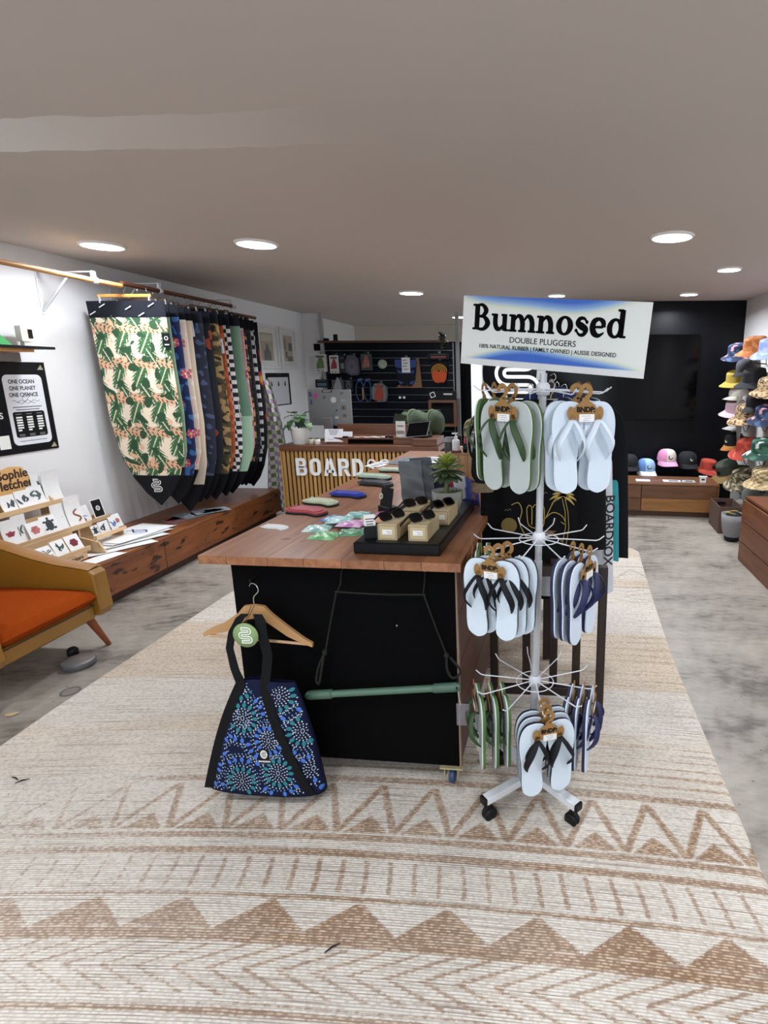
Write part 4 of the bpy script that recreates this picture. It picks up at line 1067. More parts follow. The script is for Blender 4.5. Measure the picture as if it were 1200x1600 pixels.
for ringi, (cnt, el, mi, sc) in enumerate([(11, 112, 0, 1.0), (11, 92, 0, 1.05), (10, 72, 1, 1.0), (9, 52, 1, 0.9), (7, 32, 2, 0.8), (4, 12, 2, 0.7)]):
    for k in range(cnt):
        o = link('leaf', LM[mi], t, T(0.002, 0, 0.165 + 0.008 * (5 - ringi) * 0 + ringi * 0.006, rz=k * 360 / cnt + ringi * 17) @ T(rx=-el) @ Matrix.Scale(sc, 4))
for k in range(9): link('small_leaf', LM[0], t, T(0.034, 0.0, 0.076, rz=k * 40) @ T(rx=-58) @ Matrix.Scale(0.42, 4))
# printed things behind the pot
t = tag(MB().box((0, 0, 0.045), (0.10, 0.04, 0.09), bev=0.002).build('gift_box', P('magenta_card', 'a2205e', 0.5), None, T(-0.52, 2.62, ZC)), 'small magenta box behind the pot plant', 'box')
o = MB().grid(lambda u, v: ((u - 0.5) * 0.12, 0.02 * math.sin(u * 3.1) - 0.03 * v, v * 0.155 * (1 - 0.25 * u)), 20, 24).grid(lambda u, v: ((0.5 - u) * 0.12, 0.004 + 0.02 * math.sin(u * 3.1) - 0.03 * v, v * 0.155 * (0.75 + 0.25 * u)), 20, 24).build('printed_pouch', ATTR('glossy_pouch', 0.35, 0.1, 200), None, T(-0.385, 2.42, ZC, rz=-14))
def pouch_cols(co):
    c = np.ones((len(co), 3)) * np.array(lin('e6e6e8')); x, z = co[:, 0], co[:, 2]
    c[x > -0.02 + 0.12 * z] = lin('4a5fae'); c[(x > 0.01) & (np.sin(x * 160) * np.sin(z * 110) > 0.2)] = lin('a8706a'); c[z < 0.028] = lin('22386e')
    return c
paint(o, pouch_cols); tag(o, 'white and blue printed pouch standing right of the succulent', 'pouch')
# slatted wooden crate with desk things on top
M_pine = WOOD('pale_pine', 'b98f62', 'dcb88a', 'X', 4.0, 0.55, 10, 0.5)
M_pinez = WOOD('pale_pine_upright', 'b98f62', 'd9b587', 'Z', 4.0, 0.55, 10, 0.5)
t = thing('wooden_crate', 'pale slatted wooden crate at the far end of the counter', 'crate', T(-0.482, 2.90, ZC, rz=-2))
for k in range(3): MB().box((-0.056 + k * 0.0555, 0, 0.082), (0.053, 0.012, 0.164), bev=0.0015).build('slat', M_pinez, t)
for k in range(3): MB().box((-0.056 + k * 0.0555, 0.288, 0.082), (0.053, 0.012, 0.164), bev=0.0015).build('slat', M_pinez, t)
for k in range(4): MB().box((0, 0.03 + k * 0.076, 0.170), (0.168, 0.072, 0.010), bev=0.001).build('top_slat', M_pine, t)
for s_ in (-1, 1): MB().box((s_ * 0.079, 0.144, 0.082), (0.010, 0.276, 0.16)).build('side_panel', M_pinez, t)
ZK = ZC + 0.1755
t = thing('pump_bottle', 'white hand-pump bottle on a small wooden stand', 'bottle', T(-0.522, 2.92, ZK))
MB().box((0, 0, 0.006), (0.05, 0.04, 0.012), bev=0.001).build('stand', P('red_brown_wood', '6d3a26', 0.5), t)
MB().lathe([(0.019, 0.012), (0.021, 0.018), (0.021, 0.062), (0.017, 0.070), (0.008, 0.074), (0.008, 0.082)], 20).build('flask', P('white_plastic', 'eceef0', 0.3), t)
MB().lathe([(0.010, 0.080), (0.010, 0.088), (0.004, 0.089), (0.004, 0.104)], 14).box((-0.006, 0, 0.104), (0.032, 0.009, 0.008), bev=0.002).build('pump', P('white_plastic', 'eceef0', 0.3), t)
t = thing('small_bottle', 'small black bottle with a red cap on the crate', 'bottle', T(-0.470, 2.93, ZK))
MB().lathe([(0.015, 0), (0.0165, 0.004), (0.0165, 0.04), (0.010, 0.048)], 16).build('flask', P('black_glass', '0b0b0c', 0.2), t)
MB().lathe([(0.0105, 0.046), (0.0105, 0.066), (0.004, 0.070), (0.003, 0.090)], 14).build('cap', P('red_cap', '9a1c2c', 0.35), t)
t = thing('leaflet_holder', 'clear leaflet holder with grey leaflets on the crate', 'leaflet holder', T(-0.425, 2.93, ZK))
MB().box((0, 0.012, 0.055), (0.072, 0.003, 0.11)).box((0, -0.012, 0.035), (0.072, 0.003, 0.07)).box((0, 0, 0.002), (0.072, 0.03, 0.004)).build('acrylic', P('clear_acrylic', 'dfe4e8', 0.08, alpha=0.35), t)
MB().box((0, 0.004, 0.06), (0.064, 0.008, 0.11)).build('leaflets', P('grey_leaflet', 'b9b3b6', 0.6), t)
m = MB().box((-0.004, -0.0008, 0.10), (0.036, 0.0006, 0.006)).box((-0.008, -0.0008, 0.088), (0.026, 0.0006, 0.004)); m.build('leaflet_print', P('dark_print', '2a2a2c', 0.7), t)
t = thing('canister', 'dark grey canister with a pale lid left of the pump bottle', 'canister', T(-0.595, 3.12, ZC))
MB().lathe([(0.028, 0), (0.03, 0.004), (0.03, 0.205), (0.028, 0.21)], 20).build('tin', P('charcoal_tin', '3c3c40', 0.45), t)
MB().lathe([(0.031, 0.0), (0.031, 0.020), (0.026, 0.026)], 20, T(0, 0, 0.21)).build('lid', P('smoky_lid', '8f9296', 0.2), t)
MB().lathe([(0.0305, 0.03), (0.0305, 0.07)], 20, caps=False).build('band', P('dusty_pink_band', '8d6f6c', 0.6), t)
o = tag(MB().box((0, 0, 0.11), (0.022, 0.05, 0.22), bev=0.002).build('card_rack', P('black_card', '131316', 0.5), None, T(-0.575, 3.35, ZC)), 'tall slim black stand behind the canister', 'stand')
for k, (x, y, w, l, rz, c, lab) in enumerate([(-1.155, 3.53, 0.11, 0.20, -12, 'dcdcda', 'white printed sheet at the far left of the counter'), (-1.02, 3.68, 0.15, 0.30, -10, '5d6268', 'dark grey booklet beside the white sheet'), (-0.945, 3.66, 0.13, 0.30, -14, '8d9196', 'light grey booklet on top of the dark one'), (-0.86, 3.72, 0.15, 0.26, -18, 'd3d8e0', 'pale leaflet at the far end near the crate'), (-0.74, 3.70, 0.12, 0.24, -6, 'dfe3ea', 'white leaflet closest to the crate')]):
    t = thing('leaflet', lab, 'leaflet', T(x, y, ZC + 0.001 * k, rz=rz), 'printed sheets on the counter')
    MB().box((0, 0, 0.0015), (w, l, 0.003)).build('sheet', P('paper_' + c, c, 0.6), t)
    m = MB()
    for q in range(3): m.box((0, -l * 0.3 + q * l * 0.26, 0.0033), (w * 0.55, l * 0.10, 0.0005))
    m.build('print', P('blue_grey_print', '39445a' if k != 1 else '8a8f96', 0.6), t)
# ------------------------------------------------------------------ left wall: bench
M_bench = WOOD('bench_veneer', '6a3a22', '96592f', 'Y', 2.0, 0.42, 9, 0.6, knots='2c1710')
M_btop = WOOD('bench_top', '744328', 'a06338', 'Y', 2.4, 0.36, 12, 0.55)
M_plinth = P('dark_plinth', '3a2118', 0.5)
BX, BY0, BY1, BZ = -2.87, 2.74, 5.43, 0.31
t = thing('storage_bench', 'long low timber storage bench along the left wall', 'bench', T(0, 0, 0))
MB().box(((XL + BX) / 2 + 0.004, (BY0 + BY1) / 2, BZ - 0.011), (BX - XL - 0.008 + 0.0, BY1 - BY0, 0.022), bev=0.002).build('bench_top', M_btop, t)
MB().box(((XL + BX) / 2 - 0.02, (BY0 + BY1) / 2, 0.035), (BX - XL - 0.06, BY1 - BY0 - 0.03, 0.07)).build('plinth', M_plinth, t)
MB().box(((XL + BX) / 2 - 0.01, (BY0 + BY1) / 2, 0.178), (BX - XL - 0.04, BY1 - BY0 - 0.01, 0.215)).build('carcass', P('bench_carcass', '5b3220', 0.5), t)
ys = [2.74, 3.68, 4.62, 5.43]
for a, b_ in zip(ys[:-1], ys[1:]):
    MB().box((BX - 0.008, (a + b_) / 2, 0.178), (0.018, b_ - a - 0.005, 0.214), bev=0.0015).build('front_panel', M_bench, t)
MB().box(((XL + BX) / 2, BY1 - 0.004, 0.178), (BX - XL - 0.03, 0.016, 0.214), bev=0.0015).build('end_panel', M_bench, t)

# ------------------------------------------------------------------ hanging rail
M_rod = WOOD('pine_rod', 'b07a45', 'd9a468', 'Y', 3.0, 0.45, 10, 0.5); M_rod2 = WOOD('brown_rod', '5c3626', '7d4c36', 'Y', 3.0, 0.45, 10, 0.5)
RX, RZ = -3.05, 2.10
for (y0, y1, z, m_, lab) in ((1.2, 3.86, RZ, M_rod, 'pale pine hanging rod along the left wall'), (3.87, 5.26, RZ + 0.02, M_rod2, 'brown timber hanging rod carrying the printed covers'), (4.6, 5.62, RZ - 0.05, M_rod2, 'lower brown rod at the far end of the covers')):
    tag(MB().tube([(RX - (0.0 if z > 2.06 else 0.0), y0, z), (RX, y1, z)], 0.016, 16).build('hanging_rod', m_), lab, 'rod')
M_brk = P('white_enamel', 'e6e6ea', 0.35)
for k, (y, z, lab) in enumerate(((3.63, RZ, 'white steel rod bracket left of the leaf print cover'), (4.25, RZ + 0.02, 'white steel rod bracket above the leaf print cover'), (5.22, RZ + 0.02, 'white steel rod bracket at the far end of the rod'))):
    t = thing('rod_bracket', lab, 'bracket', T(XL, y, z), 'white rod brackets')
    MB().box((0.004, 0, -0.06), (0.006, 0.028, 0.30), bev=0.001).build('back_plate', M_brk, t)
    MB().box((0.20, 0, 0.055), (0.40, 0.022, 0.006)).box((0.40, 0, 0.036), (0.012, 0.030, 0.044)).build('arm', M_brk, t)
    MB().tube([(0.008, 0, -0.19), (0.24, 0, 0.05)], 0.011, 8, flat=(1, 0.6)).build('brace', M_brk, t)
    MB().lathe([(0.0205, -0.02), (0.0225, -0.018), (0.0225, 0.018), (0.0205, 0.02)], 16, T(0.40, 0, 0.0, rx=90), caps=False).build('cup', M_brk, t)
    for zz in (0.06, -0.19): MB().lathe([(0.006, 0), (0.006, 0.003), (0.003, 0.004)], 10, T(0.007, 0, zz, ry=90)).build('screw', M_screw, t)

# ------------------------------------------------------------------ board covers
def H(h): return np.array(lin(h))
def pick(masks, base):
    c = np.ones((len(masks[0][0]), 3)) * H(base)
    for m, h in masks: c[m] = H(h)
    return c
def leaf_print(x, z):
    c = np.ones((len(x), 3)) * H('eddcc4')
    py_, px_ = 0.25, 0.165
    for layer in range(3):
        oy, ox = ((0, 0), (0.125, 0.08), (0.06, 0.045))[layer]
        jz = np.floor((z + oy) / py_); u = ((x + ox + 0.1 * jz) / px_) % 1.0 - 0.5; v = ((z + oy) / py_) % 1.0 - 0.5
        th = (0.5, -0.45, 1.3)[layer]
        X_ = (u * px_ * math.cos(th) + v * py_ * math.sin(th)); Y_ = (-u * px_ * math.sin(th) + v * py_ * math.cos(th))
        hl, hw = (0.125, 0.13, 0.10)[layer], (0.052, 0.056, 0.042)[layer]
        s_ = Y_ / hl
        body = (np.abs(s_) < 1) & (np.abs(X_) < hw * np.sqrt(np.clip(1 - s_ ** 2, 0, 1)) * (0.75 + 0.25 * np.sin((s_ + np.abs(X_) / hw) * 19)))
        peach = body & (layer == 2) & (np.abs(((s_ * 3 + np.abs(X_) * 22)) % 1 - 0.5) > 0.16)
        c[body] = H(('1f4527', '2e5c33', '2a4a2a')[layer])
        rib = body & (np.abs((((s_ * 5 - np.abs(X_) * 40)) % 1) - 0.5) < (0.16, 0.12, 0.0)[layer]) & (np.abs(X_) > 0.004)
        c[rib] = H('4d7a4a')
        c[body & (np.abs(X_) < 0.0035)] = H('e8dcc6')
        c[peach] = H('e0a884')
    n1 = noise2(x, z, 42.0, 2.0)
    c[(n1 > 0.34)] = H('24492a')
    c[(n1 < -0.62)] = H('eab794')
    return c
def camo(x, z, pal=('5b4a30', 'a98b5c', '23241c', '3f4027')):
    n = noise2(x * 1.0, z * 1.9, 30.0, 1.0); n2 = noise2(x, z * 1.7, 44.0, 5.0)
    return pick([(n > 0.05, pal[1]), (n2 > 0.25, pal[2]), ((n < -0.35), pal[3])], pal[0])
def checker(x, z, a='14151a', b_='e4e4e6', s=0.036):
    return pick([((np.floor(x / s) + np.floor(z / s)) % 2 > 0, b_)], a)
def hibiscus(x, z, base='1c2756', fl='cf4560', lf='3e6fa8'):
    c = np.ones((len(x), 3)) * H(base)
    n = noise2(x, z, 55.0, 3.0); c[n > 0.28] = H(lf)
    u = ((x + 0.05 * np.floor(z / 0.23)) / 0.12) % 1.0 - 0.5; v = (z / 0.23) % 1.0 - 0.5
    r = np.hypot(u * 0.12, v * 0.23); a = np.arctan2(v * 0.23, u * 0.12)
    f = r < 0.036 * (0.75 + 0.3 * np.abs(np.sin(a * 2.5))); c[f] = H(fl); c[f & (np.abs(np.sin(a * 2.5 + 0.6)) < 0.3)] = H('f2c6cc'); c[r < 0.008] = H('f3e3b0')
    return c
def plain(h, k=0.10):
    return lambda x, z: H(h) * (1 + k * noise2(x, z, 25.0, 7.0))[:, None]
def two_tone(x, z): return np.where((z > 1.12)[:, None], H('6f8f78'), H('a9c9ae')) * (1 + 0.05 * noise2(x, z, 14.0, 4.0))[:, None]
def speckle(base, ink, th=0.35, s=90.0): return lambda x, z: pick([(noise2(x, z, s, 6.0) > th, ink)], base)
def flame(x, z): return pick([(noise2(x * 1.6, z * 0.6, 24.0, 2.0) > 0.30, 'c2402a'), (noise2(x * 1.6, z * 0.6, 24.0, 2.0) > 0.52, 'e8a03c')], '121319')
def pinkflor(x, z): return hibiscus(x, z, 'e6a9b4', 'c2305e', 'f1d2d6')
def creamflor(x, z): return hibiscus(x, z, 'e6d2bf', 'd06a70', 'efe4d6')

def cover(label, y, xl, xr, ztop, ztip, fn, yaw=0.0, band=0.085, nose=0.16, res=1.0, tagged=False, shape=0.0, bandfn=None, bulge=0.022):
    """a stretch board cover: dark waistband, printed body, black pointed nose; a flattened tube with depth"""
    xc = (xl + xr) / 2; hw = (xr - xl) / 2
    t = thing('board_cover', label, 'board cover', T(xc, y, 0, rz=yaw), 'printed board covers on the rod')
    Lh = ztop - ztip
    def width(z):
        v = (ztop - z) / Lh
        return hw * np.interp(v, [0, 0.05, 0.30, 0.55, 0.75, 0.86, 0.94, 1.0], [1.0, 0.99, 0.95 + shape * 0.05, 0.92 + shape, 0.80 + shape, 0.60, 0.34, 0.012])
    def off(z):
        v = (ztop - z) / Lh; return 0.05 * v * hw / 0.28
    def seg(z1, z0, nu, nv, name, mat, inset=0.0, b0=1.0):
        def f(u, v):
            z = z1 + (z0 - z1) * v; w = width(z) - inset; a = 2 * math.pi * u
            vv = (ztop - z) / Lh
            dep = (bulge * (0.30 + 0.9 * math.sin(min(1, vv * 1.02) * math.pi) ** 0.8) * min(1, w / (hw * 0.5)) + 0.004) - inset * 0.5
            x = w * math.cos(a); yy = dep * math.sin(a) + 0.008 * math.sin(x * 19 + y * 7 + z * 2) * (1 - 0.4 * vv)
            return (x + off(z), yy, z)
        return MB().grid(f, nu, nv, wrap=True).build(name, mat, t)
    seg(ztop, ztop - band, 48, 8, 'waistband', P('black_navy_cloth', '14161f', 0.8, vary=0.2, scale=80), -0.001)
    zn = ztip + nose
    nu, nv = int(150 * res), int(230 * res)
    b = seg(ztop - band, zn, nu, nv, 'printed_body', ATTR('printed_cloth'))
    paint(b, lambda co: fn(co[:, 0].astype(float) + 0.2 * (co[:, 1] > 0), co[:, 2].astype(float)))
    seg(zn + 0.012, ztip, 48, 16, 'nose_patch', P('black_nose_cloth', '101117', 0.75, vary=0.2, scale=60), -0.0015)
    for sx in (-0.62, 0.62):
        MB().box((sx * hw, 0, ztop + 0.01), (0.012, 0.016, 0.05), bev=0.002).build('clip', P('clear_clip', 'b8bcc0', 0.2, alpha=0.8), t)
    MB().box((0, 0, ztop + 0.035), (hw * 1.35, 0.012, 0.022), bev=0.003).build('hanger_bar', P('hanger_beech', 'd08f45', 0.45) if res > 2 else P('hanger_dark', '3a2a20', 0.5), t)
    MB().tube(spline([(0, 0, ztop + 0.04), (0, 0, ztop + 0.07), (0.016, 0, ztop + 0.09), (0.008, 0, ztop + 0.115), (-0.012, 0, ztop + 0.105)], 4), 0.002, 6).build('hook', M_st, t)
    return t, width, off
c1, w1, o1 = cover('leaf print board cover in green and peach, frontmost on the rod', 3.90, -3.36, -2.775, 2.005, 0.50, leaf_print, 2.0, 0.115, 0.225, 2.2, shape=0.02)
logo(c1, T(0.052, -0.0235, 0.66, rx=90), 0.082, P('white_print', 'f0f0ea', 0.6))
for k, (x, z) in enumerate(((-0.235, 1.92), (-0.16, 1.97), (-0.08, 1.91), (0.03, 1.955), (0.12, 1.91), (0.2, 1.975))): MB().box((0, 0, 0), (0.05, 0.001, 0.006), T(x, -0.021, z, ry=-28)).build('band_mark', P('white_print', 'f0f0ea', 0.6), c1)
tg = MB().box((0.285, -0.03, 1.73), (0.055, 0.002, 0.10)).build('swing_tag', P('black_card', '131316', 0.5), c1)
m = MB(); o_, i_ = ring(0.014, 0.014, 0.010, 0.010, 20); add_ring(m, o_, i_, 0, 0.0006, T(0.285, -0.0313, 1.745, rx=90)); m.box((0.285, -0.0314, 1.70), (0.034, 0.0006, 0.008)); m.build('tag_print', P('white_print', 'f0f0ea', 0.6), tg)
CV = [  # y, right edge x, half width, top, tip, print, label
    (4.00, -2.815, 0.24, 1.99, 0.55, plain('8fae8c'), 'pale sage board cover directly behind the leaf print one'),
    (4.08, -2.805, 0.24, 2.00, 0.47, hibiscus, 'navy board cover with red hibiscus flowers'),
    (4.17, -2.825, 0.24, 1.99, 0.50, creamflor, 'cream board cover with small red flowers'),
    (4.26, -2.835, 0.25, 1.99, 0.36, plain('d9c9b4', 0.06), 'plain beige board cover with a long black nose'),
    (4.34, -2.800, 0.25, 1.98, 0.42, speckle('23283a', '4a5878', 0.3, 60), 'slate blue leafy board cover'),
    (4.43, -2.800, 0.25, 1.99, 0.42, speckle('161922', 'a0442c', 0.5, 22), 'near-black board cover with orange streaks'),
    (4.52, -2.775, 0.25, 1.99, 0.40, camo, 'brown camouflage board cover in front of the rust one'),
    (4.59, -2.785, 0.25, 1.98, 0.44, speckle('9c4a26', 'c46a3a', 0.2, 50), 'rust orange board cover'),
    (4.67, -2.775, 0.25, 1.99, 0.40, checker, 'black and white checkerboard cover left of the mint one'),
    (4.78, -2.735, 0.30, 1.99, 0.40, two_tone, 'large mint green board cover with a darker top'),
    (4.90, -2.845, 0.24, 1.99, 0.40, speckle('1a1c22', '8d8f98', 0.45, 60), 'black board cover with a pale scattered print'),
    (4.98, -2.830, 0.24, 1.99, 0.44, pinkflor, 'pink floral board cover'),
    (5.06, -2.845, 0.24, 1.98, 0.42, lambda x, z: camo(x, z, ('2b2c22', 'c9a26a', '15161a', '4c3a24')), 'tan and black camouflage board cover right of the pink one'),
    (5.14, -2.855, 0.24, 1.99, 0.40, speckle('23242c', '3c3e4a', 0.3, 120), 'charcoal speckled board cover'),
    (5.22, -2.865, 0.24, 1.99, 0.40, lambda x, z: checker(x, z, '131418', 'dededf', 0.042), 'black and white checkerboard cover near the far end of the rod'),
    (5.30, -2.865, 0.25, 1.98, 0.36, flame, 'black board cover with red flames, last on the rod'),
]
for k, (y, xr, hw, zt, ztip, fn, lab) in enumerate(CV):
    big = 'mint green' in lab
    cover(lab, y, xr - 2 * hw, xr, zt, ztip, fn, 2.0 + (k % 3 - 1) * 2, 0.09, 0.22 if not big else 0.20, 1.0 if not big else 0.9, shape=0.06 if big else 0.03)
for (x, y, z, lab) in ((-2.79, 4.58, 1.72, 'grey'), (-2.85, 4.94, 1.70, 'white'), (-2.87, 5.09, 1.68, 'white'), (-2.86, 4.32, 1.84, 'white')):
    o = MB().box((0, 0, 0), (0.05, 0.003, 0.12)).build('swing_tag', P('tag_' + lab, 'c9ccd0' if lab == 'grey' else 'e2e2e2', 0.5), None, T(x, y - 0.035, z, ry=-4))
    m = MB(); o_, i_ = ring(0.014, 0.014, 0.009, 0.009, 18); add_ring(m, o_, i_, 0, 0.0006, T(0, -0.0016, 0.02, rx=90)); m.build('tag_print', P('dark_print', '2a2a2c', 0.7), o)
    tag(o, {4.58: 'silver grey swing tag on the rust cover', 4.94: 'white swing tag on the pink floral cover', 5.09: 'white swing tag on the charcoal speckled cover', 4.32: 'small white swing tag on the slate blue cover'}[y], 'tag')
# checked cloth hanging beyond the covers
def towel():
    m = MB().grid(lambda u, v: (-3.02 + (0.10 + 0.24 * v) * u + 0.03 * math.sin(v * 5), 5.50 + 0.035 * math.sin(u * 15 + v * 3) + 0.0, 1.40 - 1.36 * v + 0.05 * u * (1 - v)), 90, 180)
    m.grid(lambda u, v: (-3.02 + (0.10 + 0.24 * v) * (1 - u) + 0.03 * math.sin(v * 5), 5.512 + 0.035 * math.sin((1 - u) * 15 + v * 3), 1.40 - 1.36 * v + 0.05 * (1 - u) * (1 - v)), 90, 180)
    o = m.build('checked_towel', ATTR('terry_cloth', 0.95, 0.4, 500))
    def fn(co):
        z = co[:, 2]; v = (1.40 - z) / 1.36; x = (co[:, 0] + 3.02 - 0.03 * np.sin(v * 5)) / (0.10 + 0.24 * v) * 0.40
        i, j = np.floor(x / 0.046), np.floor(z / 0.046); ch = (i + j) % 2 > 0
        c = np.ones((len(co), 3)) * H('d9d6cc'); c[ch & (j % 2 > 0)] = H('6d7f58'); c[ch & (j % 2 < 1)] = H('a892b0')
        return c
    paint(o, fn); tag(o, 'green, mauve and white checked towel hanging between covers and desk', 'towel')
towel()
# ------------------------------------------------------------------ left wall: poster, shelf, sticker stands, papers, armchair
def WLm(y, z, x=XL): return Matrix(((0, 0, 1, x), (1, 0, 0, y), (0, 1, 0, z), (0, 0, 0, 1)))      # local x -> +Y, y -> up, z -> into the room
M_wp = P('white_print', 'f0f0ea', 0.6); M_dp = P('dark_print', '2a2a2c', 0.7)
t = thing('wall_poster', 'black wall poster with a white rounded panel reading ONE OCEAN ONE PLANET ONE CHANCE', 'poster', WLm(3.05, 1.28, XL + 0.002))
MB().box((0, 0, 0.002), (1.02, 0.58, 0.004)).build('sheet', P('black_poster', '0d0f16', 0.42), t)
pn = MB().prism(rrect(0.27, 0.45, 0.035, 6, 0.335, -0.015), 0.004, 0.0048).build('white_panel', P('poster_white', 'e3e4ea', 0.5), t)
for k, s_ in enumerate(('ONE OCEAN', 'ONE PLANET', 'ONE CHANCE')): text(s_, 0.036, M_dp, pn, T(0.325, 0.165 - k * 0.042, 0.0050), 0.0007, xs=0.85)
m = MB()
ribbon2d(m, [(0.24 + 0.004 * k, 0.042 + 0.006 * math.sin(k * 0.55)) for k in range(48)], 0.0022, 0.0048, 0.0054)
ribbon2d(m, [(0.27 + 0.004 * k, 0.030 + 0.005 * math.sin(k * 0.6)) for k in range(32)], 0.0022, 0.0048, 0.0054)
m.build('wave_drawing', M_dp, pn)
m = MB(); o_ = rrect(0.034, 0.06, 0.012, 4); i_ = rrect(0.029, 0.055, 0.010, 4)
add_ring(m, o_, i_, 0.0048, 0.0054, T(0.335, 0.068, 0, rz=-38)); ribbon2d(m, [(0.322, 0.066), (0.347, 0.073)], 0.002, 0.0048, 0.0054); m.build('bottle_drawing', M_dp, pn)
m = MB()
for k in range(2): m.box((0.335, 0.004 - k * 0.017, 0.0051), (0.20 - k * 0.04, 0.006, 0.0005))
m.box((0.335, -0.215, 0.0051), (0.19, 0.004, 0.0005)); m.build('small_print', P('grey_print2', '6a6a70', 0.7), pn)
bb = MB().prism(rrect(0.22, 0.165, 0.014, 4, 0.335, -0.108), 0.0048, 0.0054).build('black_table', P('black_poster', '0d0f16', 0.42), pn)
for c_ in range(3):
    for r_ in range(6):
        MB().box((0.263 + c_ * 0.072 - (0.0 if r_ < 5 else 0.008), -0.062 - r_ * 0.0165, 0.0057), (0.042 if r_ < 5 else 0.024, 0.010, 0.0005)).build('bar', M_wp, bb)
    for z_ in (-0.041, -0.172, -0.181): MB().box((0.263 + c_ * 0.072, z_, 0.0057), (0.038, 0.004, 0.0005)).build('fine_print', P('grey_print', '8f8b8a', 0.7), bb)
text('S', 0.055, M_wp, t, T(0.150, -0.045, 0.0045), 0.001)
MB().box((0.14, -0.21, 0.0045), (0.07, 0.085, 0.001)).build('white_box_print', M_wp, t)
for x, y in ((0.475, 0.255), (0.475, -0.262)): MB().prism([(x - 0.022, y - 0.014), (x + 0.022, y - 0.014), (x + 0.006, y + 0.018)], 0.004, 0.0046).build('corner_mark', P('gold_mark', 'a79f84', 0.4), t)

t = thing('wall_shelf', 'floating wall shelf with a black top over pale pine', 'shelf', T(0, 0, 0))
MB().box((XL + 0.125, 2.55, 1.655), (0.25, 1.72, 0.016), bev=0.001).build('black_board', P('black_shelf', '1a1b1d', 0.4), t)
MB().box((XL + 0.11, 2.46, 1.637), (0.22, 1.66, 0.020)).build('pine_board', M_rod, t)
MB().box((XL + 0.03, 2.44, 1.598), (0.06, 1.82, 0.055)).build('support', P('grey_support', '8d8a8b', 0.6), t)
t = thing('wall_sensor', 'small white box with a dark window standing on the wall shelf', 'sensor', WLm(3.385, 1.745, XL + 0.10))
MB().prism(rrect(0.082, 0.098, 0.006, 3), -0.04, 0.0).box((0, -0.066, -0.02), (0.05, 0.03, 0.03)).build('case', P('cream_plastic', 'e8e4da', 0.45), t)
MB().box((0.020, 0.0, 0.001), (0.030, 0.056, 0.003)).build('window', P('black_window', '0b0b10', 0.15), t)
t = thing('folded_card', 'bright green tented card on the wall shelf', 'card', WLm(3.12, 1.664, XL + 0.16))
MB().prism([(-0.09, 0), (0.10, 0), (-0.02, 0.10), (-0.05, 0.10)], -0.002, 0.0).prism([(-0.09, 0), (0.10, 0), (-0.02, 0.10), (-0.05, 0.10)], -0.060, -0.058).build('card_face', P('bright_green_card', '58c070', 0.5), t)

# tiered sticker stand
M_ply = WOOD('birch_ply', 'c79f72', 'e6c9a0', 'Y', 3.0, 0.5, 6, 0.6); MATS['birch_ply_plain'] = M_ply
t = thing('sticker_stand', 'three-tier birch plywood stand of art stickers with a Sophie Fletcher nameboard', 'display stand', T(0, 0, 0))
tiers = [(-3.30, 2.76, 3.37, 0.660), (-3.17, 2.76, 3.40, 0.490), (-3.04, 2.76, 3.22, 0.375)]
for (x, y0, y1, z) in tiers:
    MB().box((x - 0.03, (y0 + y1) / 2, z - 0.006), (0.09, y1 - y0, 0.010)).build('shelf', M_ply, t)
    MB().box((x + 0.016, (y0 + y1) / 2, z + 0.004), (0.008, y1 - y0, 0.032), bev=0.001).build('lip', M_ply, t)
    MB().box((x - 0.085, (y0 + y1) / 2, z + 0.055), (0.006, y1 - y0 - 0.02, 0.13)).build('back_board', M_ply, t)
for yy in (2.80, 3.30):
    MB().prism([(-3.40, 0.315), (-2.99, 0.315), (-3.03, 0.39), (-3.16, 0.42), (-3.16, 0.50), (-3.29, 0.55), (-3.29, 0.67), (-3.38, 0.76), (-3.40, 0.76)], -0.006, 0.006, Matrix(((1, 0, 0, 0), (0, 0, 1, yy), (0, 1, 0, 0), (0, 0, 0, 1)))).build('side_cheek', M_ply, t)
nb = MB().prism([(v.x, v.y) for v in spline([(-0.28, -0.06, 0), (-0.27, 0.03, 0), (-0.2, 0.075, 0), (-0.1, 0.10, 0), (0.0, 0.085, 0), (0.08, 0.10, 0), (0.155, 0.085, 0), (0.165, 0.05, 0), (0.20, 0.02, 0), (0.20, -0.025, 0), (0.155, -0.045, 0), (0.15, -0.10, 0), (-0.05, -0.105, 0)], 4)], 0, 0.006).build('nameboard', P('honey_ply', 'dfae70', 0.5, vary=0.06, scale=10), t, WLm(3.03, 0.83, -3.365))
text('Sophie', 0.078, P('brown_burnt_ink', '3a2318', 0.7), nb, T(0.085, 0.050, 0.0065), 0.0022, xs=0.95)
text('Fletcher', 0.078, P('brown_burnt_ink', '3a2318', 0.7), nb, T(0.085, -0.014, 0.0065), 0.0022, xs=0.95)
for k in range(8): MB().box((0.02 + k * 0.013, -0.076, 0.0063), (0.009, 0.010, 0.0006)).build('small_print', P('faded_ink', '9a7748', 0.7), nb)
sl = MB().box((-3.018, 3.04, 0.341), (0.006, 0.28, 0.040)).build('front_slip', M_ply, t)
text('drawn stickers', 0.034, P('brown_burnt_ink', '3a2318', 0.7), sl, WLm(3.045, 0.341, -3.0145), 0.001)
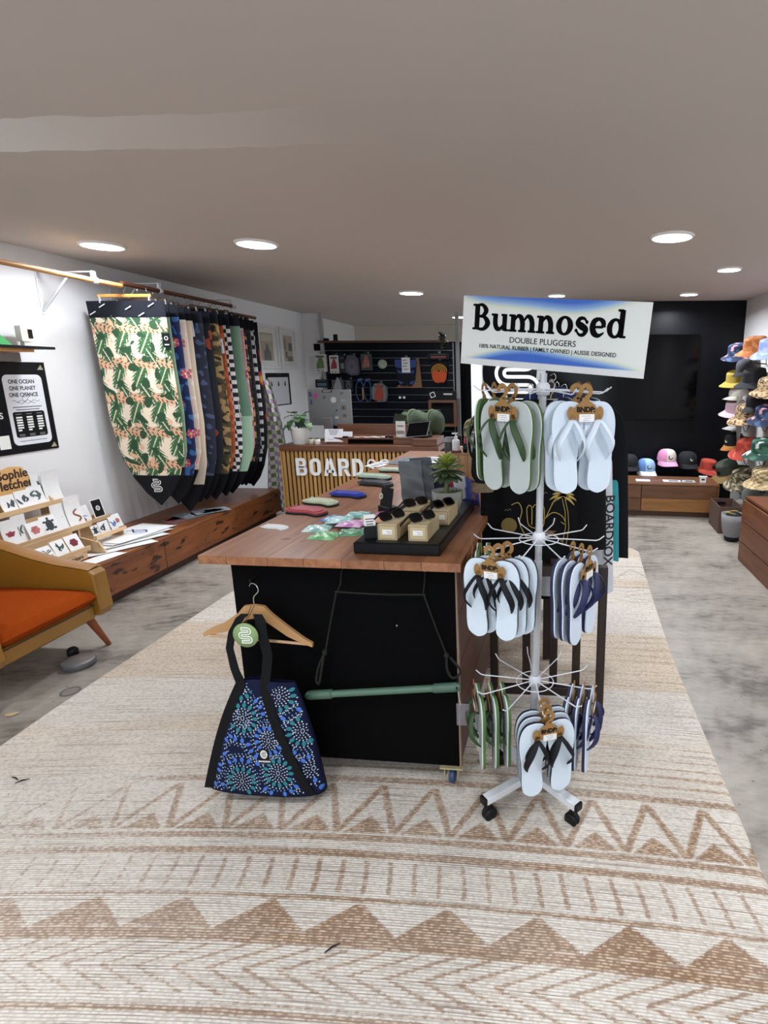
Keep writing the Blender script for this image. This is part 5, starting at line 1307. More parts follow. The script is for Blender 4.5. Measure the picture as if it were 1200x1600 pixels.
def sticker(label, y, z, x, w, h, kind, lean=14, curl=0.0, twist=0, cat='sticker', grp='art stickers on the tiered stand'):
    t = thing('art_sticker', label, cat, WLm(y, z, x) @ T(rx=-lean) @ T(ry=twist), grp)
    g = MB()
    g.grid(lambda u, v: ((u - 0.5) * w, v * h, curl * (v - 0.3) ** 2 + 0.0), 6, 8); g.grid(lambda u, v: ((0.5 - u) * w, v * h, curl * (v - 0.3) ** 2 - 0.0012), 6, 8)
    g.build('card', P('sticker_paper', 'ecebea', 0.5), t)
    m = MB(); col = {'bird': '3f454a', 'flower': '9a3a48', 'turtle': '30363c', 'snake': '8a4a2c', 'crab': 'c0706a', 'wave': '3f6fb0', 'rose': '7c2434', 'black': '1c1c20', 'blue': '2f86c4', 'palm': '50605a', 'none': 'cfd3d6'}[kind]
    rr = random.Random(label)
    def zc(py): return curl * (py / h - 0.3) ** 2 + 0.0006
    if kind in ('bird', 'palm', 'wave'):
        for q in range(4):
            p0 = (rr.uniform(-0.2, 0.2) * w, rr.uniform(0.2, 0.5) * h)
            pts = spline([(p0[0], p0[1], 0), (p0[0] + rr.uniform(-0.2, 0.2) * w, p0[1] + 0.15 * h, 0), (p0[0] + rr.uniform(-0.3, 0.3) * w, p0[1] + 0.35 * h, 0)], 4)
            k = len(pts); ribbon2d(m, [(p.x, p.y) for p in pts], [0.003 + 0.10 * w * math.sin(math.pi * i / (k - 1)) for i in range(k)], zc(p0[1]), zc(p0[1] + 0.2 * h) + 0.0012)
    elif kind in ('flower', 'rose', 'crab'):
        for q in range(6):
            a = q * 1.047; m.prism([(x_ + 0.16 * w * math.cos(a), y_ + 0.5 * h + 0.16 * w * math.sin(a)) for x_, y_ in ell(0.14 * w, 0.11 * w, 8)], 0.0004, 0.0016)
        m.prism([(x_, y_ + 0.5 * h) for x_, y_ in ell(0.1 * w, 0.1 * w, 8)], 0.0004, 0.0022)
    elif kind == 'turtle':
        m.prism([(x_, y_ + 0.48 * h) for x_, y_ in ell(0.24 * w, 0.3 * h, 14)], 0.0004, 0.0016)
        for sx, sy in ((-1, 1), (1, 1), (-1, -1), (1, -1)): m.prism([(x_ + sx * 0.28 * w, y_ + 0.48 * h + sy * 0.2 * h) for x_, y_ in ell(0.10 * w, 0.06 * h, 8)], 0.0004, 0.0014)
        m.prism([(x_, y_ + 0.84 * h) for x_, y_ in ell(0.08 * w, 0.07 * h, 8)], 0.0004, 0.0014)
    elif kind == 'snake':
        ribbon2d(m, [(0.14 * w + 0.18 * w * math.sin(i * 0.55), h * (0.12 + 0.035 * i)) for i in range(22)], 0.09 * w, 0.0, 0.0024)
    elif kind == 'black':
        m.prism([(x_ * 0.8, y_ + h / 2) for x_, y_ in rrect(w, h * 0.9, 0.005, 3)], 0.0004, 0.0014)
    elif kind == 'blue':
        m.prism([(-0.3 * w, 0.2 * h), (0.35 * w, 0.3 * h), (0.0, 0.42 * h), (-0.12 * w, 0.9 * h), (-0.30 * w, 0.75 * h)], 0.0004, 0.0014)
    else:
        ribbon2d(m, [(-0.2 * w, 0.5 * h), (0, 0.6 * h), (0.2 * w, 0.45 * h)], 0.004, 0.0004, 0.0014)
    m.build('drawing', P('ink_' + col, col, 0.6), t)
    if kind == 'black':
        m = MB(); o_, i_ = ring(0.018, 0.018, 0.011, 0.011, 20, 0, h * 0.5); add_ring(m, o_, i_, 0.0014, 0.002); m.prism([(x_, y_ + h * 0.5) for x_, y_ in ell(0.005, 0.005, 10)], 0.0014, 0.002); m.build('ring_print', M_wp, t)
ST = [('white sticker with a grey bird, leftmost on the top tier', 3.03, 0.668, -3.305, 0.11, 0.105, 'bird', 20, 0.02),
      ('white sticker with a grey and red bird on the top tier', 3.12, 0.668, -3.30, 0.10, 0.115, 'bird', 20, 0.02),
      ('white sticker with a flowering bird on the top tier', 3.21, 0.668, -3.30, 0.10, 0.125, 'palm', 20, 0.02),
      ('long curled sticker with a grey stem drawing on the top tier', 3.27, 0.668, -3.33, 0.10, 0.19, 'palm', 12, 0.03),
      ('tall plain sheet curling at the right end of the top tier', 3.335, 0.668, -3.32, 0.12, 0.20, 'none', 10, 0.05),
      ('dark red floral sticker at the left of the middle tier', 2.88, 0.500, -3.175, 0.10, 0.155, 'flower', 14, 0.03),
      ('leafy grey sticker second on the middle tier', 2.955, 0.500, -3.19, 0.09, 0.165, 'palm', 12, 0.03),
      ('red crab sticker on the middle tier', 3.03, 0.500, -3.17, 0.10, 0.105, 'crab', 18, 0.0),
      ('dark turtle sticker on the middle tier', 3.13, 0.500, -3.17, 0.105, 0.12, 'turtle', 18, 0.0),
      ('pale glassy sheet beside the turtle sticker', 3.225, 0.500, -3.185, 0.11, 0.17, 'none', 14, 0.03),
      ('coiled brown snake sticker at the right of the middle tier', 3.325, 0.500, -3.18, 0.12, 0.20, 'snake', 12, 0.04),
      ('plain white sticker at the left of the lowest tier', 2.86, 0.386, -3.045, 0.12, 0.085, 'none', 30, 0.0),
      ('white sticker with a line drawing on the lowest tier', 2.96, 0.386, -3.05, 0.10, 0.09, 'none', 30, 0.0),
      ('white sticker behind the small plant on the lowest tier', 3.05, 0.386, -3.05, 0.09, 0.10, 'palm', 24, 0.0),
      ('dark red rose sticker at the right of the lowest tier', 3.15, 0.386, -3.045, 0.10, 0.105, 'rose', 24, 0.0)]
for a in ST: sticker(*a)
# small second stand
t = thing('sticker_rack', 'small low birch rack of coloured stickers beside the tiered stand', 'display stand', T(0, 0, 0))
for (x, z) in ((-3.29, 0.465), (-3.19, 0.375)):
    MB().box((x, 3.555, z - 0.006), (0.07, 0.27, 0.008)).build('shelf', M_ply, t)
    MB().box((x + 0.034, 3.555, z + 0.004), (0.006, 0.27, 0.026)).build('lip', M_ply, t)
MB().box((-3.335, 3.555, 0.40), (0.006, 0.27, 0.18)).build('back_board', M_ply, t)
for yy in (3.43, 3.68): MB().box((-3.25, yy, 0.345), (0.15, 0.008, 0.066)).box((-3.31, yy, 0.39), (0.05, 0.008, 0.15)).build('side_cheek', M_ply, t)
for a in [('blue fin sticker on the small rack', 3.50, 0.472, -3.29, 0.12, 0.115, 'blue', 16), ('black and white record sticker on the small rack', 3.635, 0.472, -3.29, 0.10, 0.135, 'black', 12),
          ('maroon strip sticker at the left of the small rack', 3.47, 0.470, -3.265, 0.08, 0.045, 'rose', 20), ('dark flower sticker on the lower step of the small rack', 3.46, 0.384, -3.18, 0.06, 0.075, 'turtle', 16),
          ('pale bird sticker on the lower step of the small rack', 3.54, 0.384, -3.18, 0.09, 0.085, 'bird', 16), ('blue wave sticker at the right of the lower step', 3.61, 0.384, -3.17, 0.06, 0.10, 'wave', 14), ('lilac sticker at the far right of the small rack', 3.69, 0.384, -3.20, 0.07, 0.10, 'crab', 20)]:
    sticker(*a, grp='stickers on the small rack')
# little plant at the stand's foot
t = thing('small_plant', 'tiny dark green succulent in front of the sticker stand', 'plant', T(-2.99, 2.885, 0.312))
MB().lathe([(0.016, 0), (0.020, 0.03), (0.018, 0.03), (0.001, 0.026)], 14).build('pot', P('grey_concrete_pot', '84867f', 0.75), t)
MB().tube([(0, 0, 0.02), (0.002, 0, 0.14)], 0.003, 6).build('stem', P('succulent_stem', '6b7440', 0.7), t)
LS = fleshy(0.05, 0.012).mesh('small_leaf', P('deep_green_leaf', '24402c', 0.45, vary=0.2))
for k in range(16): link('leaf', LS, t, T(0, 0, 0.05 + 0.0065 * k, rz=k * 137.5) @ T(rx=-(85 - k * 3)) @ Matrix.Scale(1.0 - k * 0.03, 4))

# papers on the bench
def paper(label, x, y, z, w, l, rz, col='e9e8e6', draw=None, curl=0.02, cat='paper'):
    t = thing('paper_sheet', label, cat, T(x, y, z, rz=rz), 'sheets lying on the bench')
    cz = lambda u, v: 0.0012 + curl * max(0, u - 0.72) ** 2 * 6 + curl * max(0, 0.22 - v) ** 2 * 6
    MB().grid(lambda u, v: ((u - 0.5) * w, (v - 0.5) * l, cz(u, v)), 14, 14).grid(lambda u, v: ((0.5 - u) * w, (v - 0.5) * l, cz(1 - u, v) - 0.001), 14, 14).build('sheet', P('sheet_' + col, col, 0.55), t)
    if draw == 'wave':
        m = MB()
        for q in range(4): ribbon2d(m, [((i / 20 - 0.5) * w * 0.5, l * (0.05 + 0.035 * q) + 0.02 * math.sin(i * 0.4 + q)) for i in range(21)], 0.008, 0.0016, 0.0022)
        m.build('wave_print', P('blue_wash', '3d68a8', 0.6), t)
        m = MB(); o_, i_ = ring(0.09, 0.06, 0.086, 0.056, 24, 0, 0.03); add_ring(m, o_, i_, 0.0014, 0.002); m.build('line_print', P('grey_print', '8f8b8a', 0.7), t)
    elif draw:
        m = MB(); rr = random.Random(label)
        for q in range(4): m.prism([(x_ + rr.uniform(-0.3, 0.3) * w, y_ + rr.uniform(-0.3, 0.3) * l) for x_, y_ in rrect(w * 0.28, l * 0.2, 0.004, 2)], 0.0014, 0.0019)
        m.build('print', P('print_' + draw, draw, 0.5), t)
paper('white paper sheet lying lowest at the front of the bench', -2.945, 3.16, BZ + 0.001, 0.13, 0.34, -8, curl=0.006)
paper('white paper sheet fanned out in the middle of the pile', -3.06, 3.44, BZ + 0.001, 0.30, 0.46, -30, curl=0.012)
paper('white paper sheet turned under the wave drawing', -3.10, 3.60, BZ + 0.006, 0.32, 0.46, -26, 'e2e2e0', curl=0.008)
paper('white paper sheet second from the top of the pile', -3.13, 3.68, BZ + 0.010, 0.32, 0.46, -16, 'e6e6e4', curl=0.008)
paper('white sheet with a blue wave drawing on top of the pile', -3.14, 3.72, BZ + 0.014, 0.32, 0.50, -8, 'ecebe9', 'wave', curl=0.008)
paper('maroon printed magazine lying beyond the white papers', -3.10, 4.22, BZ + 0.001, 0.26, 0.34, -14, '6f5a56', '9d3c3c', 0.0, 'magazine')
paper('grey printed magazine second along the bench', -3.06, 4.36, BZ + 0.003, 0.25, 0.32, -24, '7d8388', 'c9cdd0', 0.0, 'magazine')
paper('pale open brochure at the far end of the printed matter', -2.98, 4.44, BZ + 0.006, 0.20, 0.28, -40, 'aeb4ba', '5a6a7a', 0.01, 'brochure')

# ------------------------------------------------------------------ armchair
t = thing('armchair', 'low mustard vinyl armchair with an orange seat cushion and tapered wooden legs', 'armchair', T(0, 0, 0))
M_vin = P('mustard_vinyl', '8f6420', 0.36, vary=0.12, scale=9, bump=0.12, bscale=300, coat=0.15)
M_vin2 = P('brown_vinyl_top', '9a6a34', 0.3, vary=0.1, scale=9, coat=0.25)
M_org = P('orange_wool', '9c400a', 0.95, vary=0.12, scale=60, bump=0.7, bscale=500, spec=0.1)
M_leg = WOOD('teak_leg', '6d371c', '93512a', 'Z', 5.0, 0.35, 6, 0.5)
for yy, sgn in ((2.635, 1), (2.02, -1)):
    # arm: a padded cheek whose top dips to the front
    prof = [(-3.14, 0.19), (-2.452, 0.205), (-2.435, 0.24), (-2.448, 0.44), (-2.47, 0.462), (-2.52, 0.472), (-2.66, 0.490), (-2.80, 0.525), (-2.92, 0.565), (-3.05, 0.60), (-3.14, 0.61)]
    Mx = Matrix(((1, 0, 0, 0), (0, 0, 1, yy), (0, 1, 0, 0), (0, 0, 0, 1)))
    arm_ = MB()
    lay = [(-0.046, 0.965), (-0.040, 0.985), (-0.026, 1.0), (0.026, 1.0), (0.040, 0.985), (0.046, 0.965)]
    n = len(prof); vs = []
    for dz, k in lay:
        for (px, pz) in prof: vs.append((px if k == 1 else -2.79 + (px + 2.79) * (k + 0.012), 0.40 + (pz - 0.40) * k, dz))
    fs = [tuple(range(n - 1, -1, -1)), tuple(range((len(lay) - 1) * n, len(lay) * n))]
    for a in range(len(lay) - 1):
        for i in range(n): fs.append((a * n + i, a * n + (i + 1) % n, (a + 1) * n + (i + 1) % n, (a + 1) * n + i))
    arm_.add(vs, fs, 0, False, Mx); arm_.build('arm', M_vin, t)
    cap = [(-3.14, 0.61), (-3.05, 0.60), (-2.92, 0.565), (-2.80, 0.525), (-2.66, 0.490), (-2.52, 0.472), (-2.47, 0.462)]
    g = MB().grid(lambda u, v: (lambda q: (q[0], yy + (v - 0.5) * 0.090, q[1] + 0.004 + 0.006 * math.sin(v * math.pi)))((np.interp(u, np.linspace(0, 1, 7), [c[0] for c in cap]), np.interp(u, np.linspace(0, 1, 7), [c[1] for c in cap]))), 20, 8)
    g.build('arm_top', M_vin2, t)
MB().box((-2.80, 2.33, 0.232), (0.66, 0.53, 0.085), bev=0.012).build('seat_base', M_vin, t)
MB().tube([(-2.468, 2.07, 0.268), (-2.468, 2.585, 0.268)], 0.004, 6).build('piping', P('dark_piping', '4a2f12', 0.5), t)
def cush(u, v):
    a, b_ = (u - 0.5) * 2, (v - 0.5) * 2
    e = (max(0, 1 - abs(a) ** 6) * max(0, 1 - abs(b_) ** 6)) ** 0.22
    return (-2.775 + a * 0.335, 2.325 + b_ * 0.262, 0.320 + 0.052 * e + 0.006 * (1 - a * a))
c = MB().grid(cush, 34, 34)
c.grid(lambda u, v: (lambda p: (p[0], p[1], 0.320 - (p[2] - 0.320) * 0.85))(cush(1 - u, v)), 34, 34); c.build('seat_cushion', M_org, t)
bk = MB().box((-3.08, 2.35, 0.50), (0.13, 0.50, 0.52), T(), bev=0.03); bk.build('backrest', M_vin, t)
for x, y in ((-2.54, 2.60), (-2.54, 2.06), (-3.02, 2.60), (-3.02, 2.06)):
    sx, sy = (0.06 if x > -2.8 else -0.05), (0.055 if y > 2.3 else -0.055)
    MB().tube([(x + sx, y + sy, 0.0), (x + sx * 0.95, y + sy * 0.95, 0.006), (x, y, 0.205)], [0.0105, 0.012, 0.023], 14).build('leg', M_leg, t)
t = thing('floor_puck', 'flat round grey disc with a silver top on the concrete near the armchair', 'disc', T(-2.46, 2.43, 0.0))
MB().lathe([(0.066, 0.0), (0.074, 0.006), (0.076, 0.030), (0.073, 0.034)], 32).build('body', P('grey_rubber', '606164', 0.5), t)
MB().lathe([(0.001, 0.036), (0.070, 0.0355), (0.073, 0.033)], 32, caps=False).build('silver_top', P('brushed_silver', 'a9a7a5', 0.35, 0.6), t)
tag(MB().lathe([(0.02, 0), (0.026, 0.01), (0.026, 0.040), (0.016, 0.05)], 16).build('rubber_knob', P('black_plastic', '121214', 0.45), None, T(-2.575, 2.52, 0)), 'small black knob behind the round grey disc', 'knob')
t = thing('floor_drain', 'small round metal cover set in the concrete beside the rug edge', 'floor cover', T(-2.30, 2.20, 0.0005))
m = MB(); o_, i_ = ring(0.042, 0.042, 0.034, 0.034); add_ring(m, o_, i_, 0, 0.002); m.build('rim', P('dull_metal', '77736c', 0.45, 0.5), t)
MB().lathe([(0.001, 0.0012), (0.034, 0.001)], 24, caps=False).build('plate', P('dull_metal_plate', '8b867d', 0.5, 0.4), t)
tag(MB().grid(lambda u, v: ((u - 0.5) * 0.05, (v - 0.5) * 0.03 * math.sin(u * math.pi), 0.004 + 0.008 * math.sin(v * 3)), 8, 6).build('dry_leaf', P('dry_leaf', 'b39b78', 0.8), None, T(-2.40, 2.01, 0.0, rz=30)), 'curled dry leaf on the concrete under the armchair', 'leaf')
for k, (x, y, rz, lab) in enumerate(((-1.99, 1.625, -20, 'short dark twig on the rug left side'), (-1.95, 1.615, 35, 'small dark splinter beside the twig on the rug'), (-0.56, 1.105, 40, 'dark brown twig on the rug foreground'))):
    tag(MB().tube([(-0.02, 0, 0), (0.0, 0.002, 0.002), (0.022, 0, 0)], [0.0015, 0.003, 0.0012], 6).build('twig', P('dark_twig', '2e241e', 0.8), None, T(x, y, 0.0165, rz=rz)), lab, 'twig')
# ------------------------------------------------------------------ slatwall
M_slat = P('navy_black_laminate', '070a14', 0.4, vary=0.15, scale=8, bump=0.03, bscale=60, spec=0.15)
M_rail = P('aluminium_rail', '7d7f84', 0.4, 0.8)
YW = YS
t = thing('slatwall', 'dark navy slatwall panel with aluminium grooves behind the desk', 'slatwall', T(0, 0, 0))
for k in range(19):
    z1 = 1.90 - k * 0.1
    x0 = -3.30 if k < 1 else -3.215
    MB().box(((x0 - 1.365) / 2, YW, z1 - 0.05), (-1.365 - x0, 0.022, 0.086), bev=0.002).build('slat', M_slat, t)
    MB().box(((x0 - 1.365) / 2, YW + 0.006, z1 - 0.098), (-1.365 - x0, 0.012, 0.007)).build('groove_rail', M_rail, t)
MB().box((-2.29, YW + 0.04, 0.95), (1.86, 0.05, 1.90)).build('backing', P('black_backing', '08090d', 0.6), t)
MB().box((-1.358, YW, 0.95), (0.012, 0.03, 1.90)).build('edge_strip', M_rail, t)
MB().box((-2.33, YW + 0.02, 1.917), (1.78, 0.16, 0.030), bev=0.002).build('cap_shelf', WOOD('walnut_cap', '4c2f22', '6f4a35', 'X', 3, 0.4, 10, 0.5), t)
YI = YW - 0.03
def peg(x, z, parent, L_=0.14):
    MB().tube([(x, YW - 0.01, z), (x, YW - 0.01 - L_, z + 0.004), (x, YW - 0.02 - L_, z + 0.018)], 0.003, 6).box((x, YW - 0.014, z + 0.004), (0.03, 0.006, 0.03)).build('peg', M_rail, parent)
def hung_pack(label, x, z, w, h, cardc, itemc, kind='fin', depth=0.05, hexa=False, band=None):
    """blister pack hanging from a peg"""
    t = thing('hanging_pack', label, 'pack', T(0, 0, 0), 'packs hanging on the slatwall')
    y = YW - 0.10
    peg(x, z + h / 2 + 0.012, t)
    pl = rrect(w, h, 0.008, 3) if not hexa else [(-w / 2, -h * 0.32), (-w * 0.1, -h / 2), (w * 0.42, -h * 0.46), (w / 2, -h * 0.2), (w / 2, h * 0.3), (w * 0.2, h / 2), (-w * 0.3, h / 2), (-w / 2, h * 0.2)]
    b = MB().prism(pl, -depth / 2, depth / 2, T(x, y, z, rx=90)).build('carton', P('pack_' + cardc, cardc, 0.5, vary=0.1), t)
    f = MB()
    if kind == 'fin': f.prism([(a * w * 0.8, b_ * w * 1.1) for a, b_ in ((-0.45, -0.45), (0.4, -0.4), (0.35, 0.1), (0.15, 0.5), (-0.05, 0.55), (-0.25, 0.15), (-0.4, -0.1))], depth / 2, depth / 2 + 0.006, T(x, y, z, rx=90))
    elif kind == 'coil':
        for q in range(3): o_, i_ = ring(w * (0.36 - 0.09 * q), h * (0.34 - 0.08 * q), w * (0.31 - 0.09 * q), h * (0.29 - 0.08 * q), 18); add_ring(f, o_, i_, depth / 2, depth / 2 + 0.006, T(x, y, z - h * 0.05, rx=90))
    else: f.prism(rrect(w * 0.7, h * 0.35, 0.006, 3, 0, -h * 0.12), depth / 2, depth / 2 + 0.004, T(x, y, z, rx=90))
    f.build('contents', P('item_' + itemc, itemc, 0.45), b)
    m = MB().box((x, y - depth / 2 - 0.001, z + h * 0.36), (w * 0.7, 0.002, h * 0.10)); m.build('header', P('pack_header', 'd8d8d6' if cardc < '8' else '4a4c50', 0.5), b)
    for q in range(2): MB().box((x - w * 0.2 + q * w * 0.35, y - depth / 2 - 0.001, z - h * 0.42), (w * 0.22, 0.002, h * 0.05)).build('print', P('pack_header2', '3a3d44' if cardc > '8' else 'b9bcc0', 0.5), b)
    return t
hung_pack('white card pack with a green fin at the upper left of the slatwall', -3.175, 1.635, 0.16, 0.235, 'c9c7c2', '5f7a4c')
hung_pack('white card pack with a red fin on the slatwall', -2.985, 1.615, 0.125, 0.24, 'c4c1bd', '8c2c34')
hung_pack('narrow dark pack between the red fin and the big hexagonal pack', -2.87, 1.62, 0.07, 0.22, '1f2228', '6a6e74', 'box')
hung_pack('hexagonal grey pack with a coiled leash on the top row', -2.735, 1.60, 0.19, 0.27, '4a4c56', '6a6470', 'coil', 0.07, True)
hung_pack('dark pack with a small orange item on the top row', -2.535, 1.645, 0.15, 0.22, '34373d', '8a5a48', 'fin', 0.05)
hung_pack('hexagonal pack with a red item on the second row', -2.375, 1.235, 0.20, 0.25, '6b6866', '8f3a2c', 'fin', 0.08, True)
hung_pack('dark pack at the far left of the second row', -3.17, 1.36, 0.18, 0.11, '20242a', '3f6a78', 'box', 0.08)
hung_pack('grey pack second on the second row behind the computer', -2.95, 1.34, 0.17, 0.14, '3e4146', '8d8f92', 'fin', 0.06)
hung_pack('dark pack third on the second row behind the computer', -2.80, 1.33, 0.10, 0.16, '24262c', '55585e', 'coil', 0.05)
# leashes
for k, (x, z, c, lab) in enumerate(((-2.655, 1.24, 'b08a2c', 'yellow and blue leash loop behind the computer'), (-2.545, 1.24, '26508a', 'blue leash loop hanging in the middle of the second row'))):
    t = thing('board_leash', lab, 'leash', T(0, 0, 0), 'leashes on the slatwall')
    peg(x, z + 0.17, t)
    MB().lathe([(0.016, -0.014), (0.022, -0.01), (0.022, 0.01), (0.016, 0.014)], 16, T(x, YW - 0.11, z + 0.165, rx=90)).build('swivel', P('blue_plastic', '2a5a9a', 0.35), t)
    MB().tube([(x + (0.055 * math.cos(a)), YW - 0.10, z + 0.02 + 0.14 * math.sin(a)) for a in np.linspace(0, 2 * math.pi, 31)[:-1]], 0.008, 8, closed=True).build('cord', P('leash_' + ('a' if k else 'b'), '1d3f72', 0.4), t)
    MB().box((x + 0.045, YW - 0.115, z - 0.02), (0.016, 0.012, 0.16), bev=0.003).build('cuff', P('cuff_' + c, c, 0.5), t)
# round clock-like dial
t = thing('wall_dial', 'small round pale green dial on the slatwall', 'dial', T(-2.34, YW - 0.03, 1.62, rx=90))
MB().lathe([(0.058, -0.014), (0.062, -0.008), (0.062, 0.008), (0.054, 0.012)], 28).build('case', P('pale_green_dial', '9fae94', 0.4), t)
m = MB()
for k in range(12): m.box((0.045 * math.cos(k * rad(30)), 0.045 * math.sin(k * rad(30)), 0.0125), (0.008, 0.008, 0.001))
m.box((0.01, 0.008, 0.0125), (0.03, 0.004, 0.001)); m.build('dial_print', P('dark_print', '2a2a2c', 0.7), t)
def traction(label, x, z, w, h, c_base, c_top, kind):
    t = thing('traction_pad', label, 'traction pad', T(0, 0, 0), 'traction pads on the slatwall')
    y = YW - 0.07; peg(x, z + h / 2 + 0.03, t, 0.1)
    sh = [(a * w, b_ * h) for a, b_ in ((-0.5, 0.42), (-0.42, 0.5), (0.42, 0.5), (0.5, 0.42), (0.46, 0.0), (0.36, -0.36), (0.26, -0.48), (0.08, -0.5), (0.0, -0.46), (-0.08, -0.5), (-0.26, -0.48), (-0.36, -0.36), (-0.46, 0.0))]
    b = MB().prism(sh, -0.008, 0.008, T(x, y, z, rx=90)).build('pad', P('pad_' + c_base, c_base, 0.7), t)
    if kind == 'blue':
        for a in (((-0.5, 0.48), (0.5, 0.48), (0.47, 0.20), (0.0, 0.14), (-0.47, 0.20)), ((-0.40, 0.10), (-0.06, 0.02), (0.0, -0.0), (-0.02, -0.04), (-0.36, -0.02)), ((0.40, 0.10), (0.06, 0.02), (0.0, 0.0), (0.02, -0.04), (0.36, -0.02)), ((-0.38, -0.28), (-0.16, -0.36), (-0.2, -0.44), (-0.3, -0.42)), ((0.38, -0.28), (0.16, -0.36), (0.2, -0.44), (0.3, -0.42)), ((-0.34, 0.14), (0.0, 0.06), (0.34, 0.14), (0.0, 0.10))):
            MB().prism([(p[0] * w, p[1] * h) for p in a], 0.008, 0.014, T(x, y, z, rx=90)).build('foam_panel', P('foam_' + c_top, c_top, 0.75, bump=0.3, bscale=300), b)
    else:
        MB().prism([(a * w * 0.9, b_ * h) for a, b_ in ((-0.5, 0.02), (-0.3, 0.10), (-0.1, 0.05), (0.1, 0.11), (0.3, 0.06), (0.5, 0.02), (0.44, -0.28), (0.3, -0.42), (0.12, -0.40), (-0.12, -0.44), (-0.3, -0.40), (-0.44, -0.26))], 0.008, 0.014, T(x, y, z, rx=90)).build('foam_panel', P('foam_orange', 'c8501e', 0.75, bump=0.3, bscale=300), b)
        for q in range(4):
            r_ = w * (0.44 - 0.10 * q); m = MB()
            ribbon2d(m, [(r_ * math.cos(rad(a)), h * 0.06 + r_ * 0.95 * math.sin(rad(a))) for a in range(0, 181, 12)], w * 0.052, 0.008, 0.013, T(x, y, z, rx=90)); m.build('arch', P('foam_amber', 'c0862a', 0.75), b)
    return t
tp = traction('blue and black traction pad with a white ticket on the slatwall', -2.005, 1.505, 0.30, 0.36, '10131c', '2c437e', 'blue')
MB().box((-1.995, YW - 0.10, 1.605), (0.115, 0.003, 0.20)).build('ticket', P('ticket_paper', 'd5d4d4', 0.6), tp)
m = MB()
for q in range(4): m.box((-2.01 + 0.012 * (q % 2), YW - 0.1025, 1.67 - q * 0.04), (0.06, 0.001, 0.008))
m.build('ticket_print', P('dark_print', '2a2a2c', 0.7), tp)
MB().prism([(-0.17, -0.20), (0.19, -0.20), (0.16, 0.20), (0.12, 0.20), (0.10, -0.10), (-0.14, -0.16)], -0.004, 0.004, T(-1.985, YW - 0.045, 1.50, rx=90)).build('kraft_backing', P('kraft_dark', '7b5b40', 0.7), tp)
traction('orange and amber tail pad with arches at the right of the slatwall', -1.545, 1.50, 0.235, 0.30, '15151a', 'c8501e', 'arch')
hung_pack('black header card above the orange tail pad', -1.545, 1.72, 0.30, 0.075, '1c1e24', '8a3030', 'box', 0.01)
# framed dark box on the lower right
t = thing('display_box', 'brown-framed dark display box at the lower right of the slatwall', 'display box', T(-1.50, YW - 0.10, 0.96))
m = MB(); o_, i_ = rrect(0.38, 0.36, 0.005, 2), rrect(0.31, 0.29, 0.005, 2); add_ring(m, o_, i_, -0.06, 0.06, T(rx=90)); m.build('frame', P('brown_frame', '6d4932', 0.5), t)
MB().box((0, 0.04, 0), (0.34, 0.01, 0.32)).build('back', P('black_backing', '08090d', 0.6), t)
MB().box((0.0, -0.02, 0.24), (0.38, 0.06, 0.12)).build('top_box', P('black_card', '131316', 0.5), t)
MB().box((0.08, -0.052, 0.26), (0.12, 0.002, 0.02)).build('ticket', P('ticket_paper', 'd5d4d4', 0.6), t)
m = MB(); o_, i_ = rrect(0.07, 0.07, 0.006, 2), rrect(0.05, 0.05, 0.004, 2); add_ring(m, o_, i_, 0, 0.001, T(-0.13, -0.051, 0.25, rx=90) @ T(rz=20)); m.build('white_mark', M_wp, t)
for (x, lab) in ((-2.10, 'left'), (-2.04, 'right')):
    tt = tag(MB().tube([(x, YW - 0.01, 1.17), (x, YW - 0.09, 1.17)], 0.003, 6).ball((x, YW - 0.095, 1.17), 0.018).build('wall_hook', P('white_plastic', 'eceef0', 0.3)), lab + ' one of two white round-tipped hooks above the checked bottle', 'hook')
# trailing plant and small bits on the cap shelf
t = thing('trailing_plant', 'small trailing plant on top of the slatwall right end', 'plant', T(-1.50, YW - 0.01, 1.932))
MB().lathe([(0.035, 0), (0.045, 0.06), (0.04, 0.06), (0.001, 0.055)], 16).build('pot', P('dark_clay_pot', '4a4038', 0.7), t)
LT = fleshy(0.11, 0.026).mesh('trailing_leaf', P('olive_trailing_leaf', '3c4530', 0.55, vary=0.25))
for k in range(26): link('leaf', LT, t, T(0.045 * math.cos(k * 2.4), 0.03 * math.sin(k * 2.4) - 0.02, 0.085 - 0.006 * k * (k % 3) * 0.6, rz=k * 137.5 + 90) @ T(rx=-(70 + 90 * ((k * 7) % 10) / 10)))
tag(MB().box((0, 0, 0.045), (0.055, 0.03, 0.08), bev=0.004).box((0, 0, 0.003), (0.07, 0.05, 0.006)).build('small_clock', P('black_plastic', '121214', 0.45), None, T(-2.98, YW - 0.02, 1.932)), 'small black upright box on the left of the slatwall cap', 'box')
tag(MB().ball((0, 0, 0.018), (0.05, 0.03, 0.018)).build('dark_pebble', P('dark_stone', '26231f', 0.7), None, T(-3.12, YW - 0.01, 1.932)), 'small dark rounded stone at the left of the slatwall cap', 'stone')

